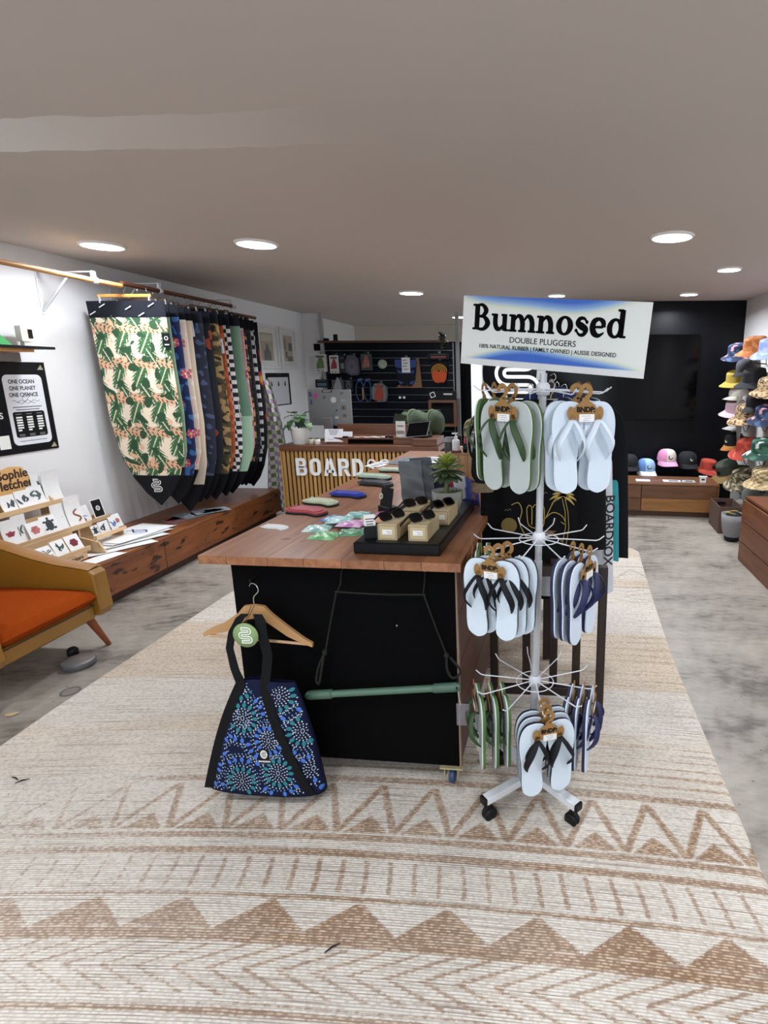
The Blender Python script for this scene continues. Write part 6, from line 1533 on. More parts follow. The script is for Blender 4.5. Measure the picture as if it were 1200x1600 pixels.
# ------------------------------------------------------------------ slatted front desk
M_oak = WOOD('oak_batten', 'a67a42', 'c79a5c', 'Z', 2.5, 0.45, 10, 0.5); M_felt = P('black_felt', '0c0b0a', 0.95)
M_dtop = WOOD('walnut_desk_top', '543222', '7d5138', 'X', 2.5, 0.36, 12, 0.5)
DX0, DX1, DY, DZ = -2.60, -1.06, 5.0, 0.825
t = thing('front_desk', 'front desk clad in oak battens with white BOARDSOX letters', 'desk', T(0, 0, 0))
MB().box(((DX0 + DX1) / 2, DY + 0.30, DZ - 0.025), (DX1 - DX0, 0.62, 0.05), bev=0.002).build('desk_top', M_dtop, t)
MB().box(((DX0 + DX1) / 2, DY + 0.32, (DZ - 0.05) / 2), (DX1 - DX0 - 0.02, 0.58, DZ - 0.05)).build('carcass', M_felt, t)
n = 37
for k in range(n):
    x = DX0 + 0.030 + k * (DX1 - DX0 - 0.05) / (n - 1)
    MB().box((x, DY + 0.017, (DZ - 0.05) / 2), (0.0265, 0.016, DZ - 0.054), bev=0.0012).build('batten', M_oak, t)
MB().box((DX0 + 0.006, DY + 0.30, (DZ - 0.05) / 2), (0.012, 0.60, DZ - 0.054)).build('side_panel', M_oak, t)
M_let = P('white_letter', 'eef0f2', 0.4, vary=0.01)
def letter(ch, x, w=0.108, h=0.168, st=0.033, z0=0.535, parent=t):
    """bold grotesque capitals with depth"""
    m = MB(); M = T(x, DY + 0.004, z0, rx=90); d = 0.010
    R_ = lambda a, b_, c, e: m.prism([(a, b_), (c, b_), (c, e), (a, e)], -0.006, d, M)
    if ch == 'B':
        R_(0, 0, st, h)
        for (y0, y1, ww) in ((0, h * 0.54, w), (h * 0.46, h, w * 0.94)):
            o_ = [(st * 0.9, y0), (ww - 0.035, y0)] + [(ww - 0.035 + 0.035 * math.cos(rad(a)), (y0 + y1) / 2 + (y1 - y0) / 2 * math.sin(rad(a))) for a in range(-80, 81, 20)] + [(ww - 0.035, y1), (st * 0.9, y1)]
            i_ = [(st * 0.9, y0 + st * 0.8), (ww - 0.045, y0 + st * 0.8)] + [(ww - 0.045 + 0.014 * math.cos(rad(a)), (y0 + y1) / 2 + ((y1 - y0) / 2 - st * 0.8) * math.sin(rad(a))) for a in range(-80, 81, 20)] + [(ww - 0.045, y1 - st * 0.8), (st * 0.9, y1 - st * 0.8)]
            add_ring(m, o_, i_, -0.006, d, M)
    elif ch == 'O':
        o_, i_ = rrect(w, h, w * 0.46, 6, w / 2, h / 2), rrect(w - 2 * st, h - 2 * st * 0.9, (w - 2 * st) * 0.46, 6, w / 2, h / 2); add_ring(m, o_, i_, -0.006, d, M)
    elif ch == 'A':
        m.prism([(0, 0), (st * 1.1, 0), (w * 0.58, h), (w * 0.30, h)], -0.006, d, M); m.prism([(w * 1.15, 0), (w * 1.15 - st * 1.1, 0), (w * 0.45, h), (w * 0.76, h)], -0.006, d, M); R_(w * 0.25, h * 0.18, w * 0.9, h * 0.34)
    elif ch == 'R':
        R_(0, 0, st, h)
        y0, y1, ww = h * 0.40, h, w * 0.98
        o_ = [(st * 0.9, y0), (ww - 0.04, y0)] + [(ww - 0.04 + 0.04 * math.cos(rad(a)), (y0 + y1) / 2 + (y1 - y0) / 2 * math.sin(rad(a))) for a in range(-80, 81, 20)] + [(ww - 0.04, y1), (st * 0.9, y1)]
        i_ = [(st * 0.9, y0 + st * 0.85), (ww - 0.05, y0 + st * 0.85)] + [(ww - 0.05 + 0.016 * math.cos(rad(a)), (y0 + y1) / 2 + ((y1 - y0) / 2 - st * 0.85) * math.sin(rad(a))) for a in range(-80, 81, 20)] + [(ww - 0.05, y1 - st * 0.85), (st * 0.9, y1 - st * 0.85)]
        add_ring(m, o_, i_, -0.006, d, M); m.prism([(w * 0.42, h * 0.45), (w * 0.72, h * 0.45), (w * 1.08, 0), (w * 0.74, 0)], -0.006, d, M)
    elif ch == 'D':
        R_(0, 0, st, h)
        o_ = [(st * 0.9, 0), (w * 0.5, 0)] + [(w * 0.5 + w * 0.5 * math.cos(rad(a)), h / 2 + h / 2 * math.sin(rad(a))) for a in range(-80, 81, 16)] + [(w * 0.5, h), (st * 0.9, h)]
        i_ = [(st * 0.9, st), (w * 0.45, st)] + [(w * 0.45 + (w * 0.5 - st * 0.8) * math.cos(rad(a)), h / 2 + (h / 2 - st) * math.sin(rad(a))) for a in range(-80, 81, 16)] + [(w * 0.45, h - st), (st * 0.9, h - st)]
        add_ring(m, o_, i_, -0.006, d, M)
    elif ch == 'S':
        p = spline([(w * 0.82, h * 0.78, 0), (w * 0.66, h * 0.93, 0), (w * 0.34, h * 0.93, 0), (w * 0.16, h * 0.74, 0), (w * 0.34, h * 0.55, 0), (w * 0.66, h * 0.46, 0), (w * 0.84, h * 0.26, 0), (w * 0.66, h * 0.07, 0), (w * 0.34, h * 0.07, 0), (w * 0.16, h * 0.22, 0)], 5); ribbon2d(m, [(q.x, q.y) for q in p], st * 0.45, -0.006, d, M)
    elif ch == 'o':
        o_, i_ = rrect(w, h, w * 0.46, 6, w / 2, h / 2), rrect(w - st * 0.9, h - st * 0.9, (w - st * 0.9) * 0.46, 6, w / 2, h / 2); add_ring(m, o_, i_, -0.006, d, M)
    elif ch == 'X':
        ribbon2d(m, [(0, 0), (w, h)], st * 0.45, -0.006, d, M); ribbon2d(m, [(0, h), (w, 0)], st * 0.45, -0.006, d, M)
    return m.build('letter', M_let, parent)
for ch, x in zip('BOARDSoX', (-2.452, -2.315, -2.178, -2.036, -1.898, -1.762, -1.635, -1.505)): letter(ch, x)
# raised desk shelf
t = thing('desk_riser', 'timber riser with a dark slot standing on the front desk', 'desk shelf', T(0, 0, 0))
MB().box((-1.75, DY + 0.44, 0.91), (0.88, 0.025, 0.165), bev=0.002).build('back_board', M_dtop, t)
MB().box((-1.76, DY + 0.29, 0.880), (0.88, 0.30, 0.016), bev=0.002).build('shelf', M_dtop, t)
for (x0, x1) in ((-2.19, -1.98), (-1.53, -1.33)): MB().box(((x0 + x1) / 2, DY + 0.15, 0.850), (x1 - x0, 0.016, 0.046)).build('front_block', M_dtop, t)
MB().box((-1.755, DY + 0.20, 0.848), (0.45, 0.01, 0.044)).build('slot', M_felt, t)
MB().box((-1.20, DY + 0.20, 0.860), (0.24, 0.34, 0.066), bev=0.002).build('end_block', M_dtop, t)
ZR = 0.8885
# computer seen from behind
M_alu = P('brushed_aluminium', 'a3a4a6', 0.38, 0.75, vary=0.03)
t = thing('desktop_computer', 'silver all-in-one computer seen from behind, covered in stickers', 'computer', T(-2.30, 5.55, 0.825, rz=-4))
MB().prism(rrect(0.47, 0.37, 0.012, 4, 0, 0.325), -0.006, 0.010, T(rx=90)).build('display_back', M_alu, t)
MB().box((0.02, -0.055, 0.125), (0.095, 0.012, 0.25), T(0.0, -0.02, 0, rx=14), bev=0.002).box((0.02, -0.04, 0.004), (0.16, 0.16, 0.008), bev=0.002).build('foot', M_alu, t)
for k, (x, z, a, b_, c, nm) in enumerate(((-0.02, 0.492, 0.055, 0.011, '17171b', 'r'), (-0.145, 0.445, 0.021, 0.024, 'c23c8c', 'c'), (-0.05, 0.43, 0.018, 0.020, '4c5a74', 't'), (0.045, 0.405, 0.029, 0.029, 'e6e6e4', 'c'), (0.145, 0.475, 0.026, 0.014, '4f7a76', 't'), (0.15, 0.40, 0.024, 0.012, '8da4b8', 'r'), (0.15, 0.325, 0.026, 0.026, '4a3b34', 'o'), (0.075, 0.30, 0.014, 0.016, '3c4f86', 't'), (-0.205, 0.46, 0.014, 0.022, '41507c', 'r'), (-0.20, 0.38, 0.010, 0.026, '41507c', 'r'), (0.155, 0.245, 0.024, 0.02, '50423a', 'o'), (0.07, 0.225, 0.018, 0.012, 'c9c4bd', 'r'))):
    m = MB(); Mx = T(x, -0.0102, z, rx=90)
    if nm in 'c': m.prism(ell(a, b_, 20), 0, 0.0008, Mx)
    elif nm == 'o': o_, i_ = ring(a, b_, a * 0.78, b_ * 0.78, 20); add_ring(m, o_, i_, 0, 0.0008, Mx); m.prism(rrect(a * 0.8, b_ * 0.9, 0.002, 2), 0, 0.0008, Mx)
    elif nm == 't': m.prism([(-a, -b_), (a * 0.3, -b_ * 0.5), (a, b_ * 0.7), (a * 0.2, b_ * 0.3), (-a * 0.6, b_)], 0, 0.0008, Mx)
    else: m.prism(rrect(2 * a, 2 * b_, 0.002, 2), 0, 0.0008, Mx)
    s_ = m.build('sticker', P('sticker_' + c, c, 0.4), t)
    if k == 0: text('BOARDSOX', 0.016, M_wp, s_, T(x, -0.0112, z, rx=90), 0.0004)
    if k == 3: m = MB(); o_, i_ = ring(0.020, 0.020, 0.014, 0.014, 16); add_ring(m, o_, i_, 0, 0.0006, T(x, -0.0111, z, rx=90)); m.build('sticker_print', P('grey_print', '8f8b8a', 0.7), s_)
# leafy plant in a white pot
t = thing('potted_plant', 'leafy green plant in a white pot on the desk left end', 'plant', T(-2.445, 5.12, 0.8255))
MB().lathe([(0.064, 0), (0.070, 0.006), (0.086, 0.145), (0.090, 0.150), (0.090, 0.160), (0.084, 0.160), (0.080, 0.14), (0.001, 0.138)], 32).build('pot', P('glazed_white_pot', 'e3e2df', 0.3, vary=0.03), t)
MB().lathe([(0.001, 0.142), (0.078, 0.140)], 20, caps=False).build('soil', P('dark_soil', '2c221b', 0.95, bump=0.8), t)
M_lf = P('variegated_leaf', '56774c', 0.42, vary=0.30, scale=22)
def broad(L_, w, droop):
    def f(u, v):
        k = np.interp(v, [0, 0.12, 0.35, 0.7, 0.92, 1], [0.05, 0.55, 1.0, 0.75, 0.25, 0.0])
        s_ = (u - 0.5) * 2
        return (w * k * s_, L_ * v * (1 - 0.25 * v * droop), -droop * L_ * 0.55 * v * v + 0.12 * w * abs(s_) * k + 0.004 * math.sin(v * 20) * abs(s_))
    g = MB().grid(f, 9, 12); o = len(g.v)
    g.grid(lambda u, v: (lambda p: (p[0], p[1], p[2] - 0.0012))(f(1 - u, v)), 9, 12)
    return g
BL = [broad(0.125, 0.050, d_).mesh('broad_leaf', M_lf) for d_ in (0.3, 0.7, 1.1)]
for k, (az, h_, el, d_) in enumerate(((100, 0.27, 10, 1), (150, 0.235, -20, 2), (20, 0.25, -10, 2), (60, 0.29, 15, 0), (200, 0.26, 5, 1), (250, 0.22, -15, 2), (300, 0.24, -5, 1), (340, 0.21, -25, 2), (180, 0.30, 20, 0), (225, 0.28, 10, 1), (270, 0.29, 25, 0), (130, 0.20, -20, 1))):
    r_ = 0.035 + 0.02 * (k % 3); a = rad(az)
    px, py = r_ * math.sin(-a), r_ * math.cos(a)
    lf = link('leaf', BL[d_], t, T(px, py, h_, rz=az) @ T(rx=el))
    MB().tube(spline([(0.015 * math.cos(k), 0.015 * math.sin(k), 0.14), (px * 0.6, py * 0.6, (0.14 + h_) / 2), (px, py, h_)], 4), 0.0025, 6).build('stalk', P('leaf_stalk', '5c6d43', 0.6), t)
tag(MB().box((0, 0, 0.11), (0.07, 0.10, 0.22), bev=0.004).build('blue_carton', P('deep_blue_card', '1b2c66', 0.5), None, T(-2.525, 5.32, 0.8255)), 'deep blue carton half hidden behind the potted plant', 'carton')
for k, (x, c, lab) in enumerate(((-2.325, 'b5b09c', 'small stone-coloured pot beside the white plant pot'), (-2.265, 'd9cdc6', 'small pale pink pot right of the stone-coloured one'))):
    t = thing('tiny_pot', lab, 'plant pot', T(x, 5.10, 0.8255), 'tiny cactus pots on the desk')
    MB().lathe([(0.022, 0), (0.025, 0.004), (0.027, 0.052), (0.023, 0.052), (0.001, 0.046)], 18).build('pot', P('tiny_' + c, c, 0.5), t)
    MB().ball((0, 0, 0.056), (0.017, 0.017, 0.012)).build('cactus', P('cactus_green', '4d5e3e', 0.7, bump=0.6, bscale=400), t)
t = thing('sign_card', 'white notice card with fine print leaning on the desk riser', 'card', T(-2.115, 5.13, 0.835, rz=6) @ T(rx=-14))
MB().box((0, 0, 0.075), (0.175, 0.003, 0.125)).build('card', P('white_card', 'e6e5ea', 0.5), t)
m = MB()
for q in range(4): m.box((-0.005, -0.0018, 0.125 - q * 0.014), (0.10 - q * 0.012, 0.0006, 0.005))
ribbon2d(m, [(-0.06 + i * 0.004, 0.035 + 0.005 * math.sin(i * 1.3)) for i in range(16)], 0.0025, 0.0015, 0.0022, T(rx=90)); m.build('card_print', P('slate_print', '4b4f62', 0.7), t)
t = thing('business_cards', 'little white card on a black easel beside the notice card', 'card', T(-1.985, 5.16, ZR, rz=4))
MB().box((0, 0, 0.032), (0.09, 0.002, 0.05), T(rx=-15)).build('card', P('white_card', 'e6e5ea', 0.5), t)
MB().box((-0.02, -0.012, 0.006), (0.05, 0.03, 0.012), bev=0.002).build('easel', P('black_plastic', '121214', 0.45), t)
for k in range(7):
    c = ('d8d6d2', 'cfa8a0', 'c9d2da', 'e2ddd4', 'b9c4b8', 'd5cfd8', 'e6e4e0')[k]
    tag(MB().prism(rrect(0.062, 0.05, 0.008, 3), 0, 0.0015).build('loose_sticker', P('loose_' + c, c, 0.5), None, T(-1.90 + k * 0.052, 5.18 + 0.02 * (k % 2), ZR + 0.0016 * (k % 2), rz=k * 23)), ('white', 'dusty pink', 'pale blue', 'cream', 'sage', 'lilac', 'off-white')[k] + ' loose sticker lying on the desk riser', 'sticker', 'loose stickers on the desk riser')
t = thing('zip_packet', 'white resealable packet standing on the desk riser', 'packet', T(-1.475, 5.22, ZR))
MB().grid(lambda u, v: ((u - 0.5) * 0.095, -0.018 * math.sin(u * math.pi) * (1 - v * 0.8), v * 0.155), 10, 10).grid(lambda u, v: ((0.5 - u) * 0.095, 0.018 * math.sin(u * math.pi) * (1 - v * 0.8), v * 0.155), 10, 10).build('pouch', P('white_foil', 'd9d4cf', 0.35, vary=0.06), t)
m = MB().box((0, -0.019, 0.05), (0.07, 0.002, 0.03)).box((0, -0.012, 0.11), (0.06, 0.002, 0.012)); m.build('pouch_print', P('taupe_print', '8d7f78', 0.6), t)
tag(MB().box((0, 0, 0.008), (0.075, 0.045, 0.016), bev=0.004).build('card_reader', P('black_plastic', '121214', 0.45), None, T(-1.575, 5.17, ZR)), 'small black card reader on the desk riser', 'card reader')
tag(MB().box((0, 0, 0.007), (0.07, 0.05, 0.014), bev=0.004).build('tissue_pad', P('white_card', 'e6e5ea', 0.5), None, T(-1.375, 5.17, ZR, rz=12)), 'white note pad between the packet and the tablet', 'note pad')
t = thing('tablet_stand', 'dark tablet tilted on a black stand at the desk right end', 'tablet', T(-1.285, 5.18, 0.894, rz=-20))
MB().box((0, 0.02, 0.012), (0.20, 0.13, 0.022), bev=0.004).build('base', P('black_plastic', '121214', 0.45), t)
Mx = T(0, -0.015, 0.075, rx=-38) @ T(ry=-8)
MB().box((0, 0, 0), (0.235, 0.010, 0.165), Mx, bev=0.003).build('casing', P('silver_bezel', '8d8f92', 0.35, 0.5), t)
MB().box((0, -0.0056, 0), (0.222, 0.002, 0.152), Mx).build('screen', P('screen_black', '08080b', 0.12), t)
# green duffel bag
def duffel():
    t = thing('duffel_bag', 'olive green duffel bag standing behind the desk', 'bag', T(-1.355, 5.62, 0.825, rz=-6))
    M_g = P('olive_canvas', '333f29', 0.8, vary=0.2, scale=14, bump=0.8, bscale=40)
    def f(u, v):
        a = 2 * math.pi * u; x = (v - 0.5) * 0.46; e = 1 - abs(2 * v - 1) ** 6 * 0.55
        return (x, 0.11 * e * math.cos(a), 0.145 + 0.14 * e * math.sin(a) + 0.014 * math.sin(x * 32 + 3 * math.sin(a)) + 0.03 * (x / 0.23) ** 2)
    b = MB().grid(f, 30, 40, wrap=True)
    b.f.append(list(range(29, -1, -1))); b.m.append(0); b.sm.append(False); b.f.append(list(range(39 * 30, 40 * 30))); b.m.append(0); b.sm.append(False)
    b.build('bag_body', M_g, t)
    for x in (-0.10, 0.11):
        MB().tube([(x + 0.02 * math.sin(a * 2), 0.117 * math.cos(a), 0.145 + 0.152 * math.sin(a)) for a in np.linspace(0, 2 * math.pi, 25)[:-1]], 0.018, 6, closed=True, flat=(0.18, 1.0)).build('strap', P('pale_olive_strap', '525e40', 0.75), t)
    MB().prism([(-0.21, 0.0), (-0.05, -0.03), (-0.06, 0.11), (-0.18, 0.13)], 0.0, 0.012, T(-0.08, -0.095, 0.14, rx=82)).build('side_flap', P('dark_olive', '2e3826', 0.8), t)
    MB().tube([(-0.2, 0.0, 0.288), (0.0, 0.0, 0.29), (0.2, 0.0, 0.30)], 0.006, 6).build('zip', P('dark_olive', '2e3826', 0.8), t)
duffel()
t = thing('insulated_bottle', 'checked white and green bottle with a black cap behind the duffel bag', 'bottle', T(-1.60, 5.90, 0.62))
o = MB().lathe([(0.055, 0.0)] + [(0.058, 0.01 + 0.30 * k / 30) for k in range(31)] + [(0.05, 0.325)], 48).build('flask', ATTR('printed_cloth'), t)
paint(o, lambda co: np.where((((np.floor(np.arctan2(co[:, 1], co[:, 0]) / 0.785) + np.floor(co[:, 2] / 0.042)) % 2) > 0)[:, None], H('e2e2dc'), H('7a8a72')))
MB().lathe([(0.05, 0.32), (0.062, 0.33), (0.064, 0.36), (0.045, 0.395), (0.001, 0.40)], 24).build('cap', P('black_cap_cloth', '12131a', 0.7), t)
MB().lathe([(0.06, -0.62), (0.06, 0.0)], 20, caps=True).build('pedestal', P('black_backing', '08090d', 0.6), t)

# frames on the far left wall
def frame(label, y0, y1, z0, z1, kind):
    t = thing('picture_frame', label, 'picture', WLm((y0 + y1) / 2, (z0 + z1) / 2, XL + 0.001)); w, h = y1 - y0, z1 - z0
    if kind == 'clip':
        MB().box((0, 0, 0.005), (w, h, 0.008)).build('board', P('black_card', '131316', 0.5), t)
        MB().box((-0.005, -0.02, 0.0095), (w * 0.86, h * 0.84, 0.001)).build('paper', P('form_paper', 'c9c8cc', 0.6), t)
        MB().box((0, h * 0.46, 0.012), (0.16, 0.03, 0.012), bev=0.003).build('clip', P('dark_clip', '3a3a3e', 0.3, 0.6), t)
        for k in range(3): MB().prism([(-0.02, -0.03), (0.02, -0.03), (0.012, 0.02), (0, 0.03), (-0.012, 0.02)], 0.010, 0.0106, T(-0.18 + k * 0.17, 0.07, 0)).build('mark', M_dp, t)
    else:
        m = MB(); o_, i_ = rrect(w, h, 0.004, 1), rrect(w - 0.07, h - 0.07, 0.004, 1); add_ring(m, o_, i_, 0, 0.022); m.build('frame', P('white_frame', 'd9d8d8', 0.4), t)
        MB().box((0, 0, 0.006), (w - 0.06, h - 0.06, 0.004)).build('mount', P('mount_board', 'd6d4d0', 0.6), t)
        pr = MB().box((0, 0, 0.0085), (w * 0.55, h * 0.62, 0.001)).build('print', P('aged_print', 'a39479', 0.6, vary=0.2, scale=10), t)
        if kind == 'a':
            MB().prism([(-0.09, -0.16), (0.09, -0.16), (0.08, -0.06), (0.03, -0.02), (0.02, 0.03), (-0.02, 0.03), (-0.03, -0.02), (-0.08, -0.06)], 0.009, 0.0096).build('figure', P('sepia_ink', '34302b', 0.6), pr)
            MB().box((0, 0.10, 0.0093), (w * 0.5, 0.08, 0.0006)).build('sky_block', P('pale_sepia', 'b9b09a', 0.6), pr)
        else:
            for a in ((-0.08, 0.05, 0.05, 0.14), (0.06, 0.02, 0.10, 0.10), (-0.06, -0.08, 0.05, 0.08), (0.04, -0.13, 0.14, 0.06)): MB().box((a[0], a[1], 0.0093), (a[2], a[3], 0.0006)).build('block', P('sepia_ink', '34302b', 0.6) if a[0] > -0.07 else P('rust_ink', '6b5344', 0.6), pr)
        MB().box((0, 0, 0.012), (w - 0.07, h - 0.07, 0.002)).build('glass', P('picture_glass', 'ffffff', 0.03, alpha=0.08), t)
frame('left one of two white-framed sepia prints on the far wall', 6.28, 6.82, 1.55, 2.07, 'a')
frame('right one of two white-framed sepia prints on the far wall', 6.87, 7.30, 1.55, 2.07, 'b')
frame('black clipboard with a printed form under the framed prints', 6.46, 7.05, 1.10, 1.50, 'clip')
# ------------------------------------------------------------------ round logo on the partition
t = thing('round_logo', 'large round black logo disc with a white looping mark on the white partition', 'logo', T(-0.42, YT + 0.005, 1.50, rx=90))
MB().lathe([(0.001, 0.004), (0.42, 0.004), (0.42, -0.002)], 64, caps=False).build('disc', P('black_vinyl', '0d0e12', 0.35), t)
logo(t, T(0, 0, 0.0045), 0.54, P('white_vinyl', 'eef0f2', 0.4), bg=P('black_vinyl', '0d0e12', 0.35))
MB().box((-0.42, 0.0, 0.002), (0.006, 1.9, 0.004)).build('panel_joint', P('grey_joint', 'a9abb2', 0.5), t)

# ------------------------------------------------------------------ garment rail behind the sandal rack
M_dkw = WOOD('dark_stained_wood', '1a110d', '33221a', 'Z', 4, 0.45, 8, 0.5)
t = thing('garment_rail', 'dark-stained wooden garment rail behind the sandal rack', 'clothes rail', T(0, 0, 0))
for y in (2.18, 3.25):
    for x in (-0.24, 0.225): MB().box((x, y, 0.35), (0.034, 0.045, 0.70), bev=0.002).build('post', M_dkw, t)
    MB().box((-0.008, y, 0.685), (0.50, 0.04, 0.045), bev=0.002).build('cross_beam', M_dkw, t)
    MB().box((-0.008, 2.632 if y < 3 else 3.2, 0.73), (0.05, 0.025, 1.42), bev=0.002).build('mast', M_dkw, t)
    MB().box((-0.008, y, 0.12), (0.50, 0.03, 0.04), bev=0.002).build('lower_beam', M_dkw, t)
for x in (-0.10, 0.02, 0.12): MB().box((x, 2.20, 0.42), (0.035, 0.018, 0.62), bev=0.001).build('end_slat', M_dkw, t)
MB().tube([(-0.008, 2.12, 1.452), (-0.008, 3.28, 1.452)], 0.014, 12).build('rail', M_dkw, t)
def garment(label, y, x0, x1, ztop, zhem, col, yaw=0, sleeve=None, cat='shirt', sl_long=0.30, prof=(0.30, 0.62, 0.97, 1.0, 1.03)):
    """a garment on a hanger: a flattened, folded tube with sleeves"""
    xc, hw = (x0 + x1) / 2, (x1 - x0) / 2
    t = thing('hanging_garment', label, cat, T(xc, y, 0, rz=yaw), 'garments on the wooden rail')
    M_c = P('cloth_' + col, col, 0.85, vary=0.12, scale=30, bump=0.4, bscale=350)
    ph = y * 9
    def f(u, v):
        a = 2 * math.pi * u; z = ztop - (ztop - zhem) * v
        w = hw * np.interp(v, [0, 0.03, 0.10, 0.3, 1], prof)
        c_, s_ = math.cos(a), math.sin(a)
        x = w * c_; dep = 0.016 + 0.014 * v
        return (x, dep * s_ + 0.008 * v * math.sin(x * 42 + ph) + 0.005 * math.sin(x * 17 + z * 9), z + (0.01 * math.sin(x * 30) if v > 0.97 else 0))
    MB().grid(f, 60, 34, wrap=True).build('body', M_c, t)
    for s_ in (sleeve if sleeve is not None else (-1, 1)):
        p = [(s_ * hw * 0.86, 0, ztop - 0.05), (s_ * (hw + 0.035), 0.0, ztop - 0.16), (s_ * (hw + 0.055), 0.0, ztop - 0.05 - sl_long)]
        MB().tube(spline(p, 6), [0.06, 0.062, 0.064, 0.066, 0.068, 0.07, 0.07, 0.071, 0.072, 0.073, 0.074, 0.075, 0.076], 14, flat=(0.30, 0.95)).build('sleeve', M_c, t)
    add = MB(); o_, i_ = ring(hw * 0.30, 0.03, hw * 0.26, 0.022, 20); add_ring(add, o_, i_, -0.006, 0.008, T(0, 0, ztop)); add.build('collar', M_c, t)
    MB().tube(spline([(0, 0, ztop - 0.01), (0, 0, ztop + 0.03), (0.014, 0, ztop + 0.05), (0.006, 0, ztop + 0.072), (-0.012, 0, ztop + 0.062)], 4), 0.002, 6).build('hook', M_st, t)
    return t
g1 = garment('black T-shirt with a gold palm and wave print, front of the rail', 2.265, -0.30, 0.115, 1.385, 0.66, '0a0a0d', 0, (1,), sl_long=0.58)
M_gold = P('gold_print', 'b79d55', 0.6); M_pale = P('pale_line_print', '6f6f66', 0.7); M_tan = P('tan_print', '6b5640', 0.7)
def gp(x, z): return (x + 0.0825, z)
YG = -0.040
m = MB()
for k in range(9):
    a = rad(-15 + k * 26); L_ = 0.058 if k not in (0, 8) else 0.05
    pts = [(0.0 + L_ * q * math.cos(a), 0.0 + L_ * (q * math.sin(a) - 0.55 * q * q)) for q in np.linspace(0, 1, 7)]
    ribbon2d(m, pts, [0.003, 0.010, 0.013, 0.012, 0.009, 0.006, 0.001], 0, 0.0008, T(0.142, YG, 0.998, rx=90))
m.build('palm_crown', M_gold, g1)
m = MB()
for o_ in (-0.006, 0.006): ribbon2d(m, [(0.145 + o_, 0.985), (0.158 + o_, 0.93), (0.162 + o_ * 1.2, 0.86), (0.150 + o_ * 1.4, 0.78)], 0.0025, 0, 0.0008, T(0, YG, 0, rx=90))
m.build('palm_trunk', M_gold, g1)
m = MB()
for pts in ([(-0.075, 0.955), (-0.045, 0.965), (-0.03, 0.93), (-0.04, 0.88), (-0.02, 0.83), (0.0, 0.80)], [(-0.01, 0.94), (0.0, 0.955), (0.012, 0.94), (0.012, 0.87)], [(0.016, 0.945), (0.026, 0.958), (0.038, 0.945), (0.038, 0.87)], [(0.042, 0.945), (0.052, 0.958), (0.064, 0.94), (0.062, 0.87), (0.04, 0.855), (0.01, 0.86), (-0.005, 0.88), (-0.01, 0.94)], [(0.07, 0.90), (0.10, 0.965), (0.12, 0.985)], [(0.06, 0.89), (0.10, 0.925), (0.14, 0.91), (0.155, 0.875), (0.135, 0.885)], [(0.09, 0.84), (0.12, 0.82), (0.14, 0.80)]):
    ribbon2d(m, [(p.x, p.y) for p in spline([(a, b_, 0) for a, b_ in pts], 5)], 0.0032, 0, 0.0008, T(0, YG, 0, rx=90))
m.build('hand_and_wave_lines', M_gold, g1)
MB().prism(ell(0.034, 0.034, 20, -0.085, 0.865), 0, 0.0008, T(0, YG, 0, rx=90)).build('sun_print', P('dull_gold_print', '7d6a34', 0.7), g1)
m = MB()
for (x, z) in ((0.062, 1.005), (0.045, 0.982), (-0.09, 0.93)): ribbon2d(m, [(x - 0.014, z), (x - 0.006, z + 0.006), (x, z), (x + 0.007, z + 0.007), (x + 0.015, z + 0.003)], 0.0025, 0, 0.0008, T(0, YG, 0, rx=90))
m.build('bird_print', M_pale, g1)
m = MB()
ribbon2d(m, [(0.0, 0.80), (0.05, 0.835), (0.10, 0.84), (0.06, 0.80)], [0.004, 0.03, 0.035, 0.01], 0, 0.0007, T(0, YG, 0, rx=90)); m.build('sand_print', M_tan, g1)
garment('black T-shirt second on the wooden rail', 2.345, -0.27, 0.15, 1.38, 0.62, '0e0e13', 2, ())
g2 = garment('white T-shirt with dark script down the side', 2.43, -0.20, 0.296, 1.38, 0.48, 'c9ccd2', 0, (), prof=(0.30, 0.55, 0.72, 0.9, 1.02))
text('BOARDSOX', 0.062, P('dark_print', '2a2a2c', 0.7), g2, Matrix.Translation((0.215, -0.036, 0.80)) @ T(rz=20) @ T(rx=90) @ T(rz=-90), 0.001)
garment('teal shorts behind the white T-shirt on the rail', 2.58, 0.05, 0.338, 1.00, 0.60, '2f8d94', 0, (), 'shorts', prof=(0.8, 0.86, 0.88, 0.92, 1.0))
garment('dark navy top below the white one', 2.505, -0.25, 0.235, 1.37, 0.43, '11141f', 0, (), prof=(0.30, 0.5, 0.7, 0.9, 1.0))
garment('long black jacket at the right of the rail', 2.80, -0.20, 0.405, 1.37, 0.53, '0b0c12', 0, (), 'jacket', prof=(0.30, 0.60, 0.84, 0.95, 1.04))
garment('royal blue top half hidden behind the top tier sandals', 2.68, -0.20, 0.20, 1.425, 0.75, '1d2c66', 0, (), 'top', prof=(0.3, 0.6, 0.8, 0.9, 0.95))
for k, (y, c, lab) in enumerate(((2.98, '171a24', 'charcoal top deep in the rail'), (3.10, '0c0d12', 'black top at the far end of the rail'))): garment(lab, y, -0.22, 0.26, 1.38, 0.62, c, 3, (), 'top')
